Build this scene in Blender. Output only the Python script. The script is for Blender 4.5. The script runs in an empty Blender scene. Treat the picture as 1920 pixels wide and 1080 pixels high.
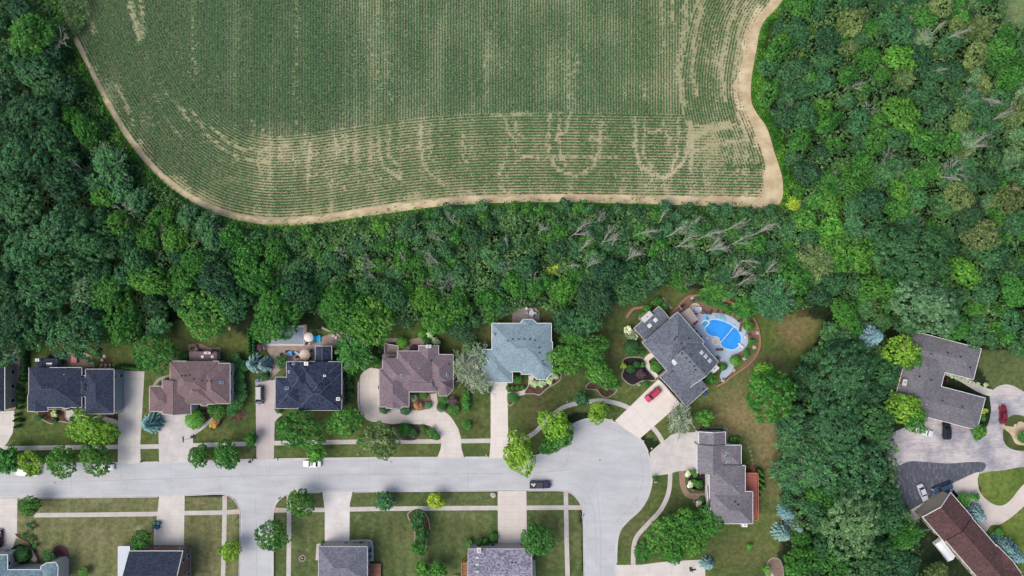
import bpy, bmesh, math, random
import numpy as np
from mathutils import Vector, Matrix
R = math.radians
scene = bpy.context.scene
COL = scene.collection

# ------------------------------------------------------------------ camera, world, sun, exposure
H = 193.0            # flying height of the camera (m)
S = 0.145            # metres per photograph pixel on the ground
cd = bpy.data.cameras.new('camera'); cam = bpy.data.objects.new('camera', cd); COL.objects.link(cam)
cam.location = (0, 0, H); cam.rotation_euler = (0, 0, 0)
cd.sensor_width = 36.0; cd.lens = 18.0 * H / (960 * S); cd.clip_start = 1.0; cd.clip_end = 9000.0
scene.camera = cam
SUN_EL, SUN_AZ = R(56), R(206)      # azimuth: where the light comes from, counted from +X
world = bpy.data.worlds.new('World'); scene.world = world; world.use_nodes = True
wn = world.node_tree; wn.nodes.clear()
sky = wn.nodes.new('ShaderNodeTexSky'); sky.sky_type = 'NISHITA'; sky.sun_disc = False
sky.sun_elevation = SUN_EL; sky.sun_rotation = math.pi/2 - SUN_AZ; sky.air_density = 0.9; sky.dust_density = 4.0; sky.ozone_density = 1.0
bg = wn.nodes.new('ShaderNodeBackground'); bg.inputs['Strength'].default_value = 0.135
out = wn.nodes.new('ShaderNodeOutputWorld')
wn.links.new(sky.outputs[0], bg.inputs[0]); wn.links.new(bg.outputs[0], out.inputs[0])
sd = bpy.data.lights.new('sun', 'SUN'); sun = bpy.data.objects.new('sun', sd); COL.objects.link(sun)
sd.energy = 1.45; sd.angle = R(46); sd.color = (1.0, 0.95, 0.87)
dv = Vector((math.cos(SUN_AZ)*math.cos(SUN_EL), math.sin(SUN_AZ)*math.cos(SUN_EL), math.sin(SUN_EL)))
sun.rotation_euler = dv.to_track_quat('Z', 'Y').to_euler(); sun.location = dv*120
scene.view_settings.view_transform = 'Standard'; scene.view_settings.look = 'None'
scene.view_settings.exposure = 0.74; scene.view_settings.gamma = 1.0

# ------------------------------------------------------------------ helpers
def P(px, py, z=0.0):
    k = S*(H - z)/H
    return Vector(((px-960)*k, (540-py)*k, z))
def PX(x, y, z=0.0):
    k = S*(H - z)/H
    return x/k+960, 540-y/k
KAL = 0.70
def C(r, g, b, k=KAL):            # observed sRGB -> base colour
    f = lambda c: ((c/255+0.055)/1.055)**2.4 if c > 10.3 else c/255/12.92
    return (min(f(r)*k, .85), min(f(g)*k, .85), min(f(b)*k, .85), 1.0)

def newmat(name, rough=0.9, spec=0.2):
    m = bpy.data.materials.new(name); m.use_nodes = True
    nt = m.node_tree; b = nt.nodes['Principled BSDF']
    b.inputs['Roughness'].default_value = rough
    b.inputs['Specular IOR Level'].default_value = spec
    return m, nt, b
def N(nt, t, **kw):
    n = nt.nodes.new(t)
    for k, v in kw.items(): setattr(n, k, v)
    return n
def noise(nt, vec, scale, detail=3, rough=0.55):
    n = N(nt, 'ShaderNodeTexNoise'); n.inputs['Scale'].default_value = scale
    n.inputs['Detail'].default_value = detail; n.inputs['Roughness'].default_value = rough
    nt.links.new(vec, n.inputs['Vector']); return n.outputs['Fac']
def remap(nt, v, a, b, c, d):
    n = N(nt, 'ShaderNodeMapRange'); n.clamp = True
    for i, x in zip(('From Min', 'From Max', 'To Min', 'To Max'), (a, b, c, d)): n.inputs[i].default_value = x
    nt.links.new(v, n.inputs['Value']); return n.outputs['Result']
def mix(nt, fac, a, b, bt='MIX'):
    n = N(nt, 'ShaderNodeMix', data_type='RGBA', blend_type=bt)
    for i, x in ((0, fac), (6, a), (7, b)):
        if isinstance(x, (tuple, list)): n.inputs[i].default_value = x
        elif isinstance(x, (int, float)): n.inputs[i].default_value = x
        else: nt.links.new(x, n.inputs[i])
    return n.outputs[2]
def mul(nt, col, v):
    n = N(nt, 'ShaderNodeVectorMath', operation='SCALE')
    if isinstance(col, (tuple, list)): n.inputs[0].default_value = col[:3]
    else: nt.links.new(col, n.inputs[0])
    if isinstance(v, (int, float)): n.inputs['Scale'].default_value = v
    else: nt.links.new(v, n.inputs['Scale'])
    return n.outputs[0]
def math_(nt, op, a, b=0.0):
    n = N(nt, 'ShaderNodeMath', operation=op)
    for i, x in ((0, a), (1, b)):
        if isinstance(x, (int, float)): n.inputs[i].default_value = x
        else: nt.links.new(x, n.inputs[i])
    return n.outputs[0]
def wpos(nt): return N(nt, 'ShaderNodeNewGeometry').outputs['Position']
def bump(nt, b, h, dist=0.05, st=0.5):
    n = N(nt, 'ShaderNodeBump'); n.inputs['Strength'].default_value = st; n.inputs['Distance'].default_value = dist
    nt.links.new(h, n.inputs['Height']); nt.links.new(n.outputs[0], b.inputs['Normal'])

_mc = {}
def paint(rgb, rough=0.5, spec=0.4, metal=0.0, var=0.12, k=KAL):
    key = (rgb, rough, metal, var, k)
    if key in _mc: return _mc[key]
    m, nt, b = newmat('paint_%d_%d_%d' % rgb, rough, spec)
    c = C(*rgb, k=k); b.inputs['Metallic'].default_value = metal
    g = wpos(nt); f = noise(nt, g, 2.3, 4)
    nt.links.new(mul(nt, c, remap(nt, f, .3, .7, 1-var, 1+var)), b.inputs['Base Color'])
    _mc[key] = m; return m
def glass(rgb=(40, 50, 62)):
    key = ('glass', rgb)
    if key in _mc: return _mc[key]
    m, nt, b = newmat('window_glass', 0.08, 0.6); c = C(*rgb)
    nt.links.new(mul(nt, c, remap(nt, noise(nt, wpos(nt), 1.5), .3, .7, .7, 1.3)), b.inputs['Base Color'])
    _mc[key] = m; return m

class MB:
    """collects faces of one mesh"""
    def __init__(s): s.v = []; s.f = []; s.mi = []
    def add(s, vs, fs, m=0):
        o = len(s.v); s.v += [tuple(x) for x in vs]; s.f += [tuple(i+o for i in f) for f in fs]; s.mi += [m]*len(fs)
    def box(s, c, d, rz=0.0, m=0, taper=1.0):
        hx, hy, hz = d[0]/2, d[1]/2, d[2]/2; ca, sa = math.cos(rz), math.sin(rz); vs = []
        for z, t in ((-hz, 1), (hz, taper)):
            for x, y in ((-hx, -hy), (hx, -hy), (hx, hy), (-hx, hy)):
                x *= t; y *= t
                vs.append((c[0]+x*ca-y*sa, c[1]+x*sa+y*ca, c[2]+z))
        s.add(vs, [(3, 2, 1, 0), (4, 5, 6, 7), (0, 1, 5, 4), (1, 2, 6, 5), (2, 3, 7, 6), (3, 0, 4, 7)], m)
    def tube(s, p0, p1, r0, r1=None, n=8, m=0, cap=True):
        p0, p1 = Vector(p0), Vector(p1); r1 = r0 if r1 is None else r1
        d = (p1-p0).normalized(); a = d.orthogonal().normalized(); b = d.cross(a)
        vs = []
        for p, r in ((p0, r0), (p1, r1)):
            for i in range(n):
                t = 2*math.pi*i/n; vs.append(p + a*(r*math.cos(t)) + b*(r*math.sin(t)))
        fs = [(i, (i+1) % n, n+(i+1) % n, n+i) for i in range(n)]
        if cap: fs += [tuple(range(n))[::-1], tuple(range(n, 2*n))]
        s.add(vs, fs, m)
    def lathe(s, c, prof, n=16, m=0, sx=1, sy=1):
        vs = []; fs = []
        for r, z in prof:
            for i in range(n):
                t = 2*math.pi*i/n; vs.append((c[0]+r*math.cos(t)*sx, c[1]+r*math.sin(t)*sy, c[2]+z))
        k = len(prof)
        for j in range(k-1):
            for i in range(n): fs.append((j*n+i, j*n+(i+1) % n, (j+1)*n+(i+1) % n, (j+1)*n+i))
        fs += [tuple(range(n))[::-1], tuple(range((k-1)*n, k*n))]
        s.add(vs, fs, m)
    def prism(s, pts, z0, z1, m=0):
        n = len(pts); ar = sum(pts[i][0]*pts[(i+1) % n][1]-pts[(i+1) % n][0]*pts[i][1] for i in range(n))
        if ar < 0: pts = pts[::-1]
        vs = [(p[0], p[1], z0) for p in pts] + [(p[0], p[1], z1) for p in pts]
        fs = [tuple(range(n))[::-1], tuple(range(n, 2*n))] + [(i, (i+1) % n, n+(i+1) % n, n+i) for i in range(n)]
        s.add(vs, fs, m)
    def build(s, name, mats, parent=None, loc=None, tri=False, smooth=False):
        me = bpy.data.meshes.new(name)
        org = Vector(loc) if loc is not None else (parent.matrix_basis.translation if parent is not None and parent.get('_w') else Vector((0, 0, 0)))
        vs = [(x-org[0], y-org[1], z-org[2]) for x, y, z in s.v]
        me.from_pydata(vs, [], s.f)
        if not isinstance(mats, (list, tuple)): mats = [mats]
        for mm in mats: me.materials.append(mm)
        me.polygons.foreach_set('material_index', s.mi)
        if tri:
            b = bmesh.new(); b.from_mesh(me); bmesh.ops.triangulate(b, faces=[f for f in b.faces if len(f.verts) > 4]); b.to_mesh(me); b.free()
        if smooth: me.polygons.foreach_set('use_smooth', [True]*len(me.polygons))
        o = bpy.data.objects.new(name, me); COL.objects.link(o)
        if parent is not None: o.parent = parent
        elif loc is not None: o.location = org
        return o
def setp(o, label=None, cat=None, group=None, kind=None):
    if label: o['label'] = label
    if cat: o['category'] = cat
    if group: o['group'] = group
    if kind: o['kind'] = kind
    return o
def thing(name, label, cat, loc=(0, 0, 0), rz=0.0, group=None, w=False):
    o = bpy.data.objects.new(name, None); COL.objects.link(o); o.location = loc; o.rotation_euler = (0, 0, rz)
    o.empty_display_size = 0.3
    if w: o['_w'] = 1
    return setp(o, label, cat, group)
def copy_thing(root, loc, rz=0.0, sc=(1, 1, 1), label=None, group=None, cat=None):
    r = root.copy(); COL.objects.link(r); r.location = loc; r.rotation_euler = (0, 0, rz); r.scale = sc
    setp(r, label, cat, group)
    for ch in list(root.children):
        c = ch.copy(); COL.objects.link(c); c.parent = r
        for g in list(ch.children):
            d = g.copy(); COL.objects.link(d); d.parent = c
    return r

def inpoly(X, Y, poly):
    X = np.asarray(X, float); Y = np.asarray(Y, float); ins = np.zeros(X.shape, bool); n = len(poly)
    for i in range(n):
        x0, y0 = poly[i]; x1, y1 = poly[(i+1) % n]
        if y0 == y1: continue
        c = ((y0 > Y) != (y1 > Y)) & (X < (x1-x0)*(Y-y0)/(y1-y0)+x0)
        ins ^= c
    return ins
def segdist(X, Y, line):
    d = np.full(np.shape(X), 1e9)
    for (x0, y0), (x1, y1) in zip(line[:-1], line[1:]):
        dx, dy = x1-x0, y1-y0; L = dx*dx+dy*dy+1e-9
        t = np.clip(((X-x0)*dx+(Y-y0)*dy)/L, 0, 1)
        d = np.minimum(d, np.hypot(X-x0-t*dx, Y-y0-t*dy))
    return d
def catmull(pts, n=8, closed=False):
    pts = [tuple(p) for p in pts]; m = len(pts); outp = []
    rng = range(m) if closed else range(m-1)
    for i in rng:
        if closed: a, b, c, d = pts[i-1], pts[i], pts[(i+1) % m], pts[(i+2) % m]
        else: a, b, c, d = pts[max(i-1, 0)], pts[i], pts[i+1], pts[min(i+2, m-1)]
        for k in range(n):
            t = k/n; t2 = t*t; t3 = t2*t
            outp.append(tuple(0.5*(2*b[j]+(c[j]-a[j])*t+(2*a[j]-5*b[j]+4*c[j]-d[j])*t2+(3*b[j]-a[j]-3*c[j]+d[j])*t3) for j in (0, 1)))
    if not closed: outp.append(pts[-1])
    return outp
def vnoise(X, Y, cell, seed):          # smooth value noise 0..1
    g = np.random.RandomState(seed).rand(256, 256)
    u = X/cell+1000.0; v = Y/cell+1000.0; iu = np.floor(u).astype(int); iv = np.floor(v).astype(int)
    fu = u-iu; fv = v-iv; fu = fu*fu*(3-2*fu); fv = fv*fv*(3-2*fv)
    a = g[iu % 256, iv % 256]; b = g[(iu+1) % 256, iv % 256]; c = g[iu % 256, (iv+1) % 256]; d = g[(iu+1) % 256, (iv+1) % 256]
    return (a*(1-fu)+b*fu)*(1-fv)+(c*(1-fu)+d*fu)*fv
def sheet(name, pts, z, mat, kind='structure', px=True):
    w = [P(*p) if px else Vector((p[0], p[1], 0)) for p in pts]
    me = bpy.data.meshes.new(name); b = bmesh.new()
    f = b.faces.new([b.verts.new((q.x, q.y, z)) for q in w]); f.normal_update()
    if f.normal.z < 0: f.normal_flip()
    bmesh.ops.triangulate(b, faces=[f]); b.to_mesh(me); b.free(); me.materials.append(mat)
    o = bpy.data.objects.new(name, me); COL.objects.link(o)
    if kind: o['kind'] = kind
    return o
def ribbon(name, line, width, z, mat, h=0.0, kind='structure', px=True):
    """strip of even width along a line; with h it is a solid of that height above z"""
    w = [P(*p).xy if px else Vector(p) for p in line]; n = len(w); L = []; Rr = []
    for i, p in enumerate(w):
        a = w[max(i-1, 0)]; b = w[min(i+1, n-1)]; t = (b-a).normalized(); q = Vector((-t.y, t.x))
        L.append(p+q*width/2); Rr.append(p-q*width/2)
    mb = MB()
    if h <= 0:
        vs = [(p.x, p.y, z) for p in Rr]+[(p.x, p.y, z) for p in L]
        mb.add(vs, [(i, i+1, n+i+1, n+i) for i in range(n-1)])
    else:
        vs = []
        for p, q in zip(Rr, L): vs += [(p.x, p.y, z), (q.x, q.y, z), (q.x, q.y, z+h), (p.x, p.y, z+h)]
        fs = []
        for i in range(n-1):
            a = 4*i; b = a+4
            fs += [(a+3, b+3, b+2, a+2), (a+1, a+2, b+2, b+1), (a, b, b+3, a+3), (a, a+1, b+1, b)]
        fs += [(0, 3, 2, 1), (4*n-4, 4*n-3, 4*n-2, 4*n-1)]
        mb.add(vs, fs)
    o = mb.build(name, mat)
    if kind: o['kind'] = kind
    return o
# ------------------------------------------------------------------ surface materials
def concrete(name, rgb, joint=1.52, rot=0.0, jx=1.52, tone=0.1, joints=True):
    m, nt, b = newmat(name, 0.9, 0.15); g = wpos(nt); c = C(*rgb)
    f = noise(nt, g, 0.35, 5, .6); f2 = noise(nt, g, 5.0, 3)
    v = mul(nt, c, remap(nt, f, .3, .7, 1-tone, 1+tone)); v = mul(nt, v, remap(nt, f2, .3, .7, .95, 1.05))
    st = noise(nt, g, 0.9, 6, .7)
    v = mix(nt, remap(nt, st, .58, .75, 0, .22), v, C(rgb[0]*.72, rgb[1]*.70, rgb[2]*.68))
    if joints:
        mp = N(nt, 'ShaderNodeMapping'); nt.links.new(g, mp.inputs[0]); mp.inputs['Rotation'].default_value = (0, 0, rot)
        br = N(nt, 'ShaderNodeTexBrick'); nt.links.new(mp.outputs[0], br.inputs['Vector']); br.offset = 0.0
        br.inputs['Scale'].default_value = 1.0; br.inputs['Brick Width'].default_value = jx; br.inputs['Row Height'].default_value = joint
        br.inputs['Mortar Size'].default_value = 0.035; br.inputs['Mortar Smooth'].default_value = 0.3
        br.inputs['Color1'].default_value = (1, 1, 1, 1); br.inputs['Color2'].default_value = (.96, .96, .96, 1); br.inputs['Mortar'].default_value = (.76, .74, .72, 1)
        v = mix(nt, 1.0, v, br.outputs['Color'], 'MULTIPLY')
    nt.links.new(v, b.inputs['Base Color']); bump(nt, b, f2, .01, .3); return m
M_walk = concrete('pavement_concrete', (196, 190, 184), 1.5, 0, 1.5)
M_drive = concrete('driveway_concrete', (207, 202, 195), 3.1, 0, 3.1)
M_drive2 = concrete('driveway_concrete_pale', (222, 214, 206), 3.0, R(-41.5), 3.0, .05)
M_drive3 = concrete('driveway_concrete_grey', (197, 193, 189), 3.0, 0.2, 3.2, .14)
M_kerb = concrete('kerb_concrete', (200, 198, 198), 3, 0, 3, .08)
M_stone = concrete('stone_edging', (158, 148, 136), .4, 0, .5, .2, False)
def pavers(name, a, bb, s=0.45):
    m, nt, b = newmat(name, .9, .15); g = wpos(nt)
    br = N(nt, 'ShaderNodeTexBrick'); nt.links.new(g, br.inputs['Vector']); br.inputs['Scale'].default_value = 1
    br.inputs['Brick Width'].default_value = s; br.inputs['Row Height'].default_value = s/2; br.inputs['Mortar Size'].default_value = .015
    br.inputs['Color1'].default_value = C(*a); br.inputs['Color2'].default_value = C(*bb); br.inputs['Mortar'].default_value = C(a[0]*.6, a[1]*.6, a[2]*.6)
    v = mul(nt, br.outputs['Color'], remap(nt, noise(nt, g, .8, 4), .3, .7, .82, 1.15))
    nt.links.new(v, b.inputs['Base Color']); return m
M_paver = pavers('brick_pavers', (160, 128, 116), (172, 142, 128))
M_patio = pavers('patio_pavers', (165, 148, 138), (180, 163, 152), .6)
def asphalt(name, rgb, tone=.07, cracks=True):
    m, nt, b = newmat(name, .92, .1); g = wpos(nt); c = C(*rgb)
    mp = N(nt, 'ShaderNodeMapping'); nt.links.new(g, mp.inputs[0]); mp.inputs['Scale'].default_value = (.25, 1, 1)
    v = mul(nt, c, remap(nt, noise(nt, mp.outputs[0], .5, 5, .6), .3, .7, 1-tone, 1+tone))
    v = mul(nt, v, remap(nt, noise(nt, g, 9, 3), .3, .7, .94, 1.06))
    v = mul(nt, v, remap(nt, noise(nt, g, .09, 3), .35, .65, .93, 1.05))
    if cracks:
        for sc, w, st in ((.11, .006, .22), (.32, .010, .14)):
            vo = N(nt, 'ShaderNodeTexVoronoi', feature='DISTANCE_TO_EDGE'); vo.inputs['Scale'].default_value = sc
            nv = N(nt, 'ShaderNodeVectorMath', operation='ADD'); nt.links.new(g, nv.inputs[0])
            nn = N(nt, 'ShaderNodeTexNoise'); nn.inputs['Scale'].default_value = .5; nn.inputs['Detail'].default_value = 5; nt.links.new(g, nn.inputs['Vector'])
            sc2 = N(nt, 'ShaderNodeVectorMath', operation='SCALE'); sc2.inputs['Scale'].default_value = 3.0; nt.links.new(nn.outputs['Color'], sc2.inputs[0])
            nt.links.new(sc2.outputs[0], nv.inputs[1]); nt.links.new(nv.outputs[0], vo.inputs['Vector'])
            fade = remap(nt, noise(nt, g, .07, 2), .42, .6, 0, st)
            fac = math_(nt, 'MULTIPLY', remap(nt, vo.outputs['Distance'], 0, w, 1, 0), fade)
            v = mix(nt, fac, v, C(90, 92, 98))
    nt.links.new(v, b.inputs['Base Color']); bump(nt, b, noise(nt, g, 20, 2), .01, .3); return m
M_road = asphalt('road_asphalt', (186, 188, 191), .09)
M_gravel = None

# ------------------------------------------------------------------ ground sheet
FIELD_L = catmull([(60, -140), (108, 0), (135, 70), (160, 120), (200, 200), (240, 265), (290, 325), (340, 366), (400, 398), (455, 415), (520, 423), (600, 419), (660, 410), (760, 395), (860, 384), (1000, 379), (1200, 382), (1320, 386), (1440, 388)], 6)
FIELD_R = catmull([(1462, 384), (1468, 365), (1466, 330), (1452, 285), (1438, 240), (1420, 214), (1409, 190), (1409, 150), (1418, 95), (1430, 45), (1468, 0), (1560, -140)], 6)
FIELD = FIELD_L + FIELD_R
LAWN = [  # polygon, colour, dryness
 ([(-40, 600), (60, 630), (110, 640), (250, 640), (330, 600), (420, 600), (470, 640), (640, 610), (740, 590), (900, 600), (1000, 575), (1110, 590), (1160, 560), (1280, 540), (1400, 560), (1480, 590), (1545, 600), (1530, 640), (1480, 720), (1470, 900), (1455, 1100), (1150, 1100), (1140, 950), (1240, 830), (1100, 770), (1040, 780), (1000, 865), (-40, 880)], 0),
 ([(-60, 930), (450, 930), (450, 1200), (-60, 1200)], 1),
 ([(515, 925), (1085, 920), (1100, 1200), (515, 1200)], 2),
 ([(1820, 660), (1950, 650), (1950, 740), (1860, 730)], 3),
 ([(1830, 870), (1960, 860), (1960, 1160), (1840, 1160), (1850, 1000)], 4),
 ([(1870, 770), (1960, 770), (1960, 850), (1870, 850)], 3),
 ([(1860, -60), (1990, -60), (1990, 60), (1880, 50)], 5),
 ([(1080, 540), (1280, 530), (1200, 640), (1150, 720), (1100, 660)], 6),
 ([(1595, 480), (1660, 490), (1665, 560), (1640, 600), (1600, 560)], 6),
]
def ground_colour(px, py):
    n1 = vnoise(px, py, 60, 1); n2 = vnoise(px, py, 22, 2); n3 = vnoise(px, py, 8, 3)
    def c3(*a): return np.array(C(*a)[:3])
    col = np.zeros(px.shape+(3,)); col[:] = c3(40, 52, 34)
    dark = c3(64, 86, 48); olive = c3(106, 114, 74); dry = c3(136, 134, 98); lush = c3(86, 116, 52)
    def put(mask, c): col[mask] = c[mask] if c.ndim == 2 and c.shape[0] == mask.shape[0] else c
    for poly, t in LAWN:
        mk = inpoly(px, py, poly); d = np.clip(.55*n1+.3*n2+.35*n3-.1, 0, 1)
        if t == 0:
            a, b2, w = c3(56, 82, 40), c3(102, 112, 66), d*1.15
        elif t == 1: a, b2, w = olive*.85, dry*.92, d*.9
        elif t == 2: a, b2, w = dark*1.05, olive, d*1.15
        elif t == 3: a, b2, w = dark, olive, d
        elif t == 4: a, b2, w = lush*.8, c3(118, 132, 66), d
        elif t == 5: a, b2, w = c3(70, 108, 66), c3(120, 140, 92), d
        else: a, b2, w = c3(62, 84, 46), c3(98, 98, 62), d
        w = np.clip(w, 0, 1)[..., None]; cc = a*(1-w)+b2*w
        if t in (1, 2): cc = cc*(1+.13*np.sin(px*6.283/(31 if t == 1 else 24)+n2*2.5)*(py > 966))[..., None]
        col[mk] = cc[mk]
    return col
SPLATS = [  # px, py, rx, ry, colour, strength : worn, dry or lush turf
 (1390, 780, 75, 60, (138, 124, 90), .9), (1440, 830, 30, 110, (136, 124, 92), .85), (1465, 900, 8, 120, (150, 138, 106), .6), (1490, 620, 45, 40, (130, 112, 80), .8),
 (1430, 640, 35, 50, (88, 108, 52), .7), (1390, 1040, 60, 40, (112, 106, 72), .5), (1406, 1026, 8, 8, (70, 110, 48), .8), (1200, 1000, 40, 50, (108, 104, 76), .6),
 (1430, 690, 50, 40, (116, 110, 76), .7), (1230, 560, 60, 25, (88, 104, 54), .5), (1300, 550, 40, 10, (112, 102, 74), .4),
 (1010, 760, 50, 50, (82, 76, 54), .7), (1070, 720, 20, 30, (92, 82, 60), .6), (945, 610, 40, 14, (92, 84, 62), .6), (915, 640, 9, 30, (120, 108, 82), .6), (1040, 600, 30, 18, (116, 96, 76), .6), (905, 580, 20, 14, (110, 96, 74), .5),
 (190, 990, 60, 40, (112, 108, 78), .5), (190, 940, 30, 6, (150, 144, 120), .5), (240, 945, 6, 5, (140, 126, 112), .5), (180, 1000, 12, 10, (140, 134, 104), .5), (262, 993, 8, 5, (160, 150, 136), .8), (380, 942, 22, 6, (132, 124, 96), .6), (700, 1030, 50, 40, (66, 78, 44), .4),
 (380, 1000, 40, 60, (98, 96, 64), .4), (745, 990, 30, 30, (92, 90, 58), .5), (860, 1000, 50, 30, (88, 92, 60), .5), (1080, 1020, 8, 50, (110, 106, 74), .5), (1030, 970, 30, 10, (98, 98, 66), .4),
 (440, 640, 25, 20, (96, 98, 54), .6), (410, 620, 40, 15, (66, 84, 40), .4), (460, 780, 30, 20, (92, 100, 56), .4), (420, 810, 50, 14, (104, 104, 64), .5), (60, 800, 30, 10, (62, 80, 44), .4), (665, 1046, 5, 5, (64, 80, 52), .5), (567, 1046, 10, 10, (92, 88, 76), .7), (567, 1012, 5, 4, (56, 76, 46), .6),
 (895, 800, 15, 30, (84, 74, 56), .5), (1350, 640, 50, 50, (80, 96, 56), .3), (1370, 830, 20, 8, (84, 84, 60), .4), (430, 850, 25, 6, (104, 100, 74), .5), (470, 845, 14, 8, (120, 112, 92), .5), (770, 845, 40, 8, (96, 96, 64), .4),
 (1905, 20, 20, 20, (136, 140, 100), .5), (1650, 510, 8, 20, (104, 86, 64), .7), (1320, 1020, 60, 14, (92, 90, 64), .4), (1160, 960, 20, 20, (110, 104, 78), .5), (1260, 940, 20, 40, (92, 90, 62), .5),
 (270, 380, 120, 110, (46, 70, 34), .5), (420, 440, 90, 40, (66, 92, 44), .5),
]
def make_ground():
    x0, x1, y0, y1 = -148, 148, -88, 88
    xs = np.concatenate([[-4000, -1500, -600, -300, -200], np.arange(x0, x1+.1, .7), [200, 300, 600, 1500, 4000]])
    ys = np.concatenate([[-4000, -1500, -600, -300, -160], np.arange(y0, y1+.1, .7), [160, 300, 600, 1500, 4000]])
    X, Y = np.meshgrid(xs, ys); px = X/S+960; py = 540-Y/S
    col = ground_colour(px.ravel(), py.ravel())
    pxr, pyr = px.ravel(), py.ravel()
    jx = (vnoise(pxr, pyr, 9, 21)-.5)*16; jy = (vnoise(pxr, pyr, 9, 22)-.5)*16
    for a, b, rx, ry, c, st in SPLATS:
        d = np.hypot((pxr+jx-a)/rx, (pyr+jy-b)/ry); w = (np.clip(1.15-d, 0, 1)**.8*st)[:, None]
        col = col*(1-w)+np.array(C(*c)[:3])*w
    # weedy grass band round the cornfield
    dl = segdist(pxr, pyr, FIELD_L); w = (np.clip(1.4-dl/45, 0, 1)*.9*np.where(pxr < 700, 1, dl < 26))[:, None]
    col = col*(1-w)+np.array(C(80, 128, 46)[:3])*w
    dl = segdist(pxr, pyr, FIELD_R); w = (np.clip(1-dl/35, 0, 1)*.8)[:, None]
    col = col*(1-w)+np.array(C(80, 112, 54)[:3])*w
    ny, nx = X.shape
    idx = np.arange(nx*ny).reshape(ny, nx)
    q = np.stack([idx[:-1, :-1], idx[:-1, 1:], idx[1:, 1:], idx[1:, :-1]], -1).reshape(-1, 4)
    me = bpy.data.meshes.new('ground')
    me.vertices.add(nx*ny); me.vertices.foreach_set('co', np.stack([X.ravel(), Y.ravel(), np.zeros(nx*ny)], 1).ravel())
    me.loops.add(q.size); me.loops.foreach_set('vertex_index', q.ravel())
    me.polygons.add(len(q)); me.polygons.foreach_set('loop_start', np.arange(len(q))*4); me.polygons.foreach_set('loop_total', np.full(len(q), 4))
    me.update(); at = me.color_attributes.new('turf', 'FLOAT_COLOR', 'POINT')
    at.data.foreach_set('color', np.concatenate([col, np.ones((len(col), 1))], 1).ravel())
    m, nt, b = newmat('grass_turf', 1.0, 0.05); g = wpos(nt)
    a = N(nt, 'ShaderNodeAttribute', attribute_name='turf'); v = a.outputs['Color']
    v = mul(nt, v, remap(nt, noise(nt, g, .8, 6, .78), .3, .7, .52, 1.48))
    v = mul(nt, v, remap(nt, noise(nt, g, 5, 4, .7), .3, .7, .6, 1.42))
    v = mix(nt, remap(nt, noise(nt, g, .55, 5, .7), .56, .72, 0, .35), v, C(122, 122, 92))
    nt.links.new(v, b.inputs['Base Color']); bump(nt, b, noise(nt, g, 6, 3), .12, .7)
    me.materials.append(m); o = bpy.data.objects.new('ground', me); COL.objects.link(o); o['kind'] = 'structure'
make_ground()

# ------------------------------------------------------------------ cornfield
m, nt, b = newmat('field_soil', 1.0, .05); g = wpos(nt)
v = mix(nt, remap(nt, noise(nt, g, .05, 4), .4, .6, 0, 1), C(166, 160, 124), C(188, 176, 144))
sx = N(nt, 'ShaderNodeSeparateXYZ'); nt.links.new(g, sx.inputs[0])       # a film of low weeds greens the older, inner rows
wf = math_(nt, 'MULTIPLY', remap(nt, sx.outputs['Y'], 40, 49, 0, 1), math_(nt, 'MULTIPLY', remap(nt, sx.outputs['X'], 30, 52, 1, 0), remap(nt, sx.outputs['X'], -108, -80, .35, 1)))
v = mix(nt, remap(nt, noise(nt, g, .2, 4), .4, .6, .1, .4), v, C(140, 150, 112))
v = mix(nt, math_(nt, 'MULTIPLY', wf, remap(nt, noise(nt, g, .12, 4), .35, .65, .55, .9)), v, C(138, 152, 118))
v = mul(nt, v, remap(nt, noise(nt, g, 1.1, 5, .7), .3, .7, .85, 1.12)); v = mul(nt, v, remap(nt, noise(nt, g, 8, 2), .3, .7, .88, 1.1))
nt.links.new(v, b.inputs['Base Color']); bump(nt, b, noise(nt, g, 4, 3), .1, .6)
sheet('field', FIELD, .004, m)
m, nt, b = newmat('dirt_track', 1.0, .05); g = wpos(nt)
v = mix(nt, remap(nt, noise(nt, g, .3, 4), .4, .62, 0, 1), C(186, 168, 136), C(212, 196, 162)); v = mul(nt, v, remap(nt, noise(nt, g, 5, 4, .7), .3, .7, .86, 1.1))
nt.links.new(v, b.inputs['Base Color']); M_dirt = m
def resample(line, st=3.0):
    a = np.array(line, float); L = np.concatenate([[0], np.cumsum(np.linalg.norm(np.diff(a, axis=0), axis=1))]); t = np.arange(0, L[-1], st)
    return [tuple(q) for q in np.stack([np.interp(t, L, a[:, 0]), np.interp(t, L, a[:, 1])], 1)]
def band(name, outer, w_in, z, mat):
    outer = resample(outer, 4.0); w = [P(*p).xy for p in outer]; n = len(w); mb = MB(); L = []; Rr = []
    for i, p in enumerate(w):
        t = (w[min(i+1, n-1)]-w[max(i-1, 0)]).normalized(); q = Vector((-t.y, t.x)); ww = w_in[0]+(w_in[1]-w_in[0])*i/(n-1)
        ww *= .45+.7*vnoise(np.array([p.x]), np.array([p.y]), 6, 9)[0]+.5*vnoise(np.array([p.x]), np.array([p.y]), 1.6, 19)[0]
        L.append(p+q*ww); Rr.append(p)
    mb.add([(p.x, p.y, z) for p in Rr]+[(p.x, p.y, z) for p in L], [(i, i+1, n+i+1, n+i) for i in range(n-1)])
    o = mb.build(name, mat); o['kind'] = 'structure'
band('dirt_track', FIELD_L[:60], (1.1, 1.4), .010, M_dirt)
band('dirt_track', FIELD_L[53:], (1.5, 2.6), .011, M_dirt)
band('dirt_track', FIELD_R, (4.8, 2.8), .013, M_dirt)
sheet('dirt_track', catmull([(1400, 392), (1400, 372), (1425, 352), (1440, 322), (1458, 322), (1466, 350), (1460, 384)], 5, True), .016, M_dirt)

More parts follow.
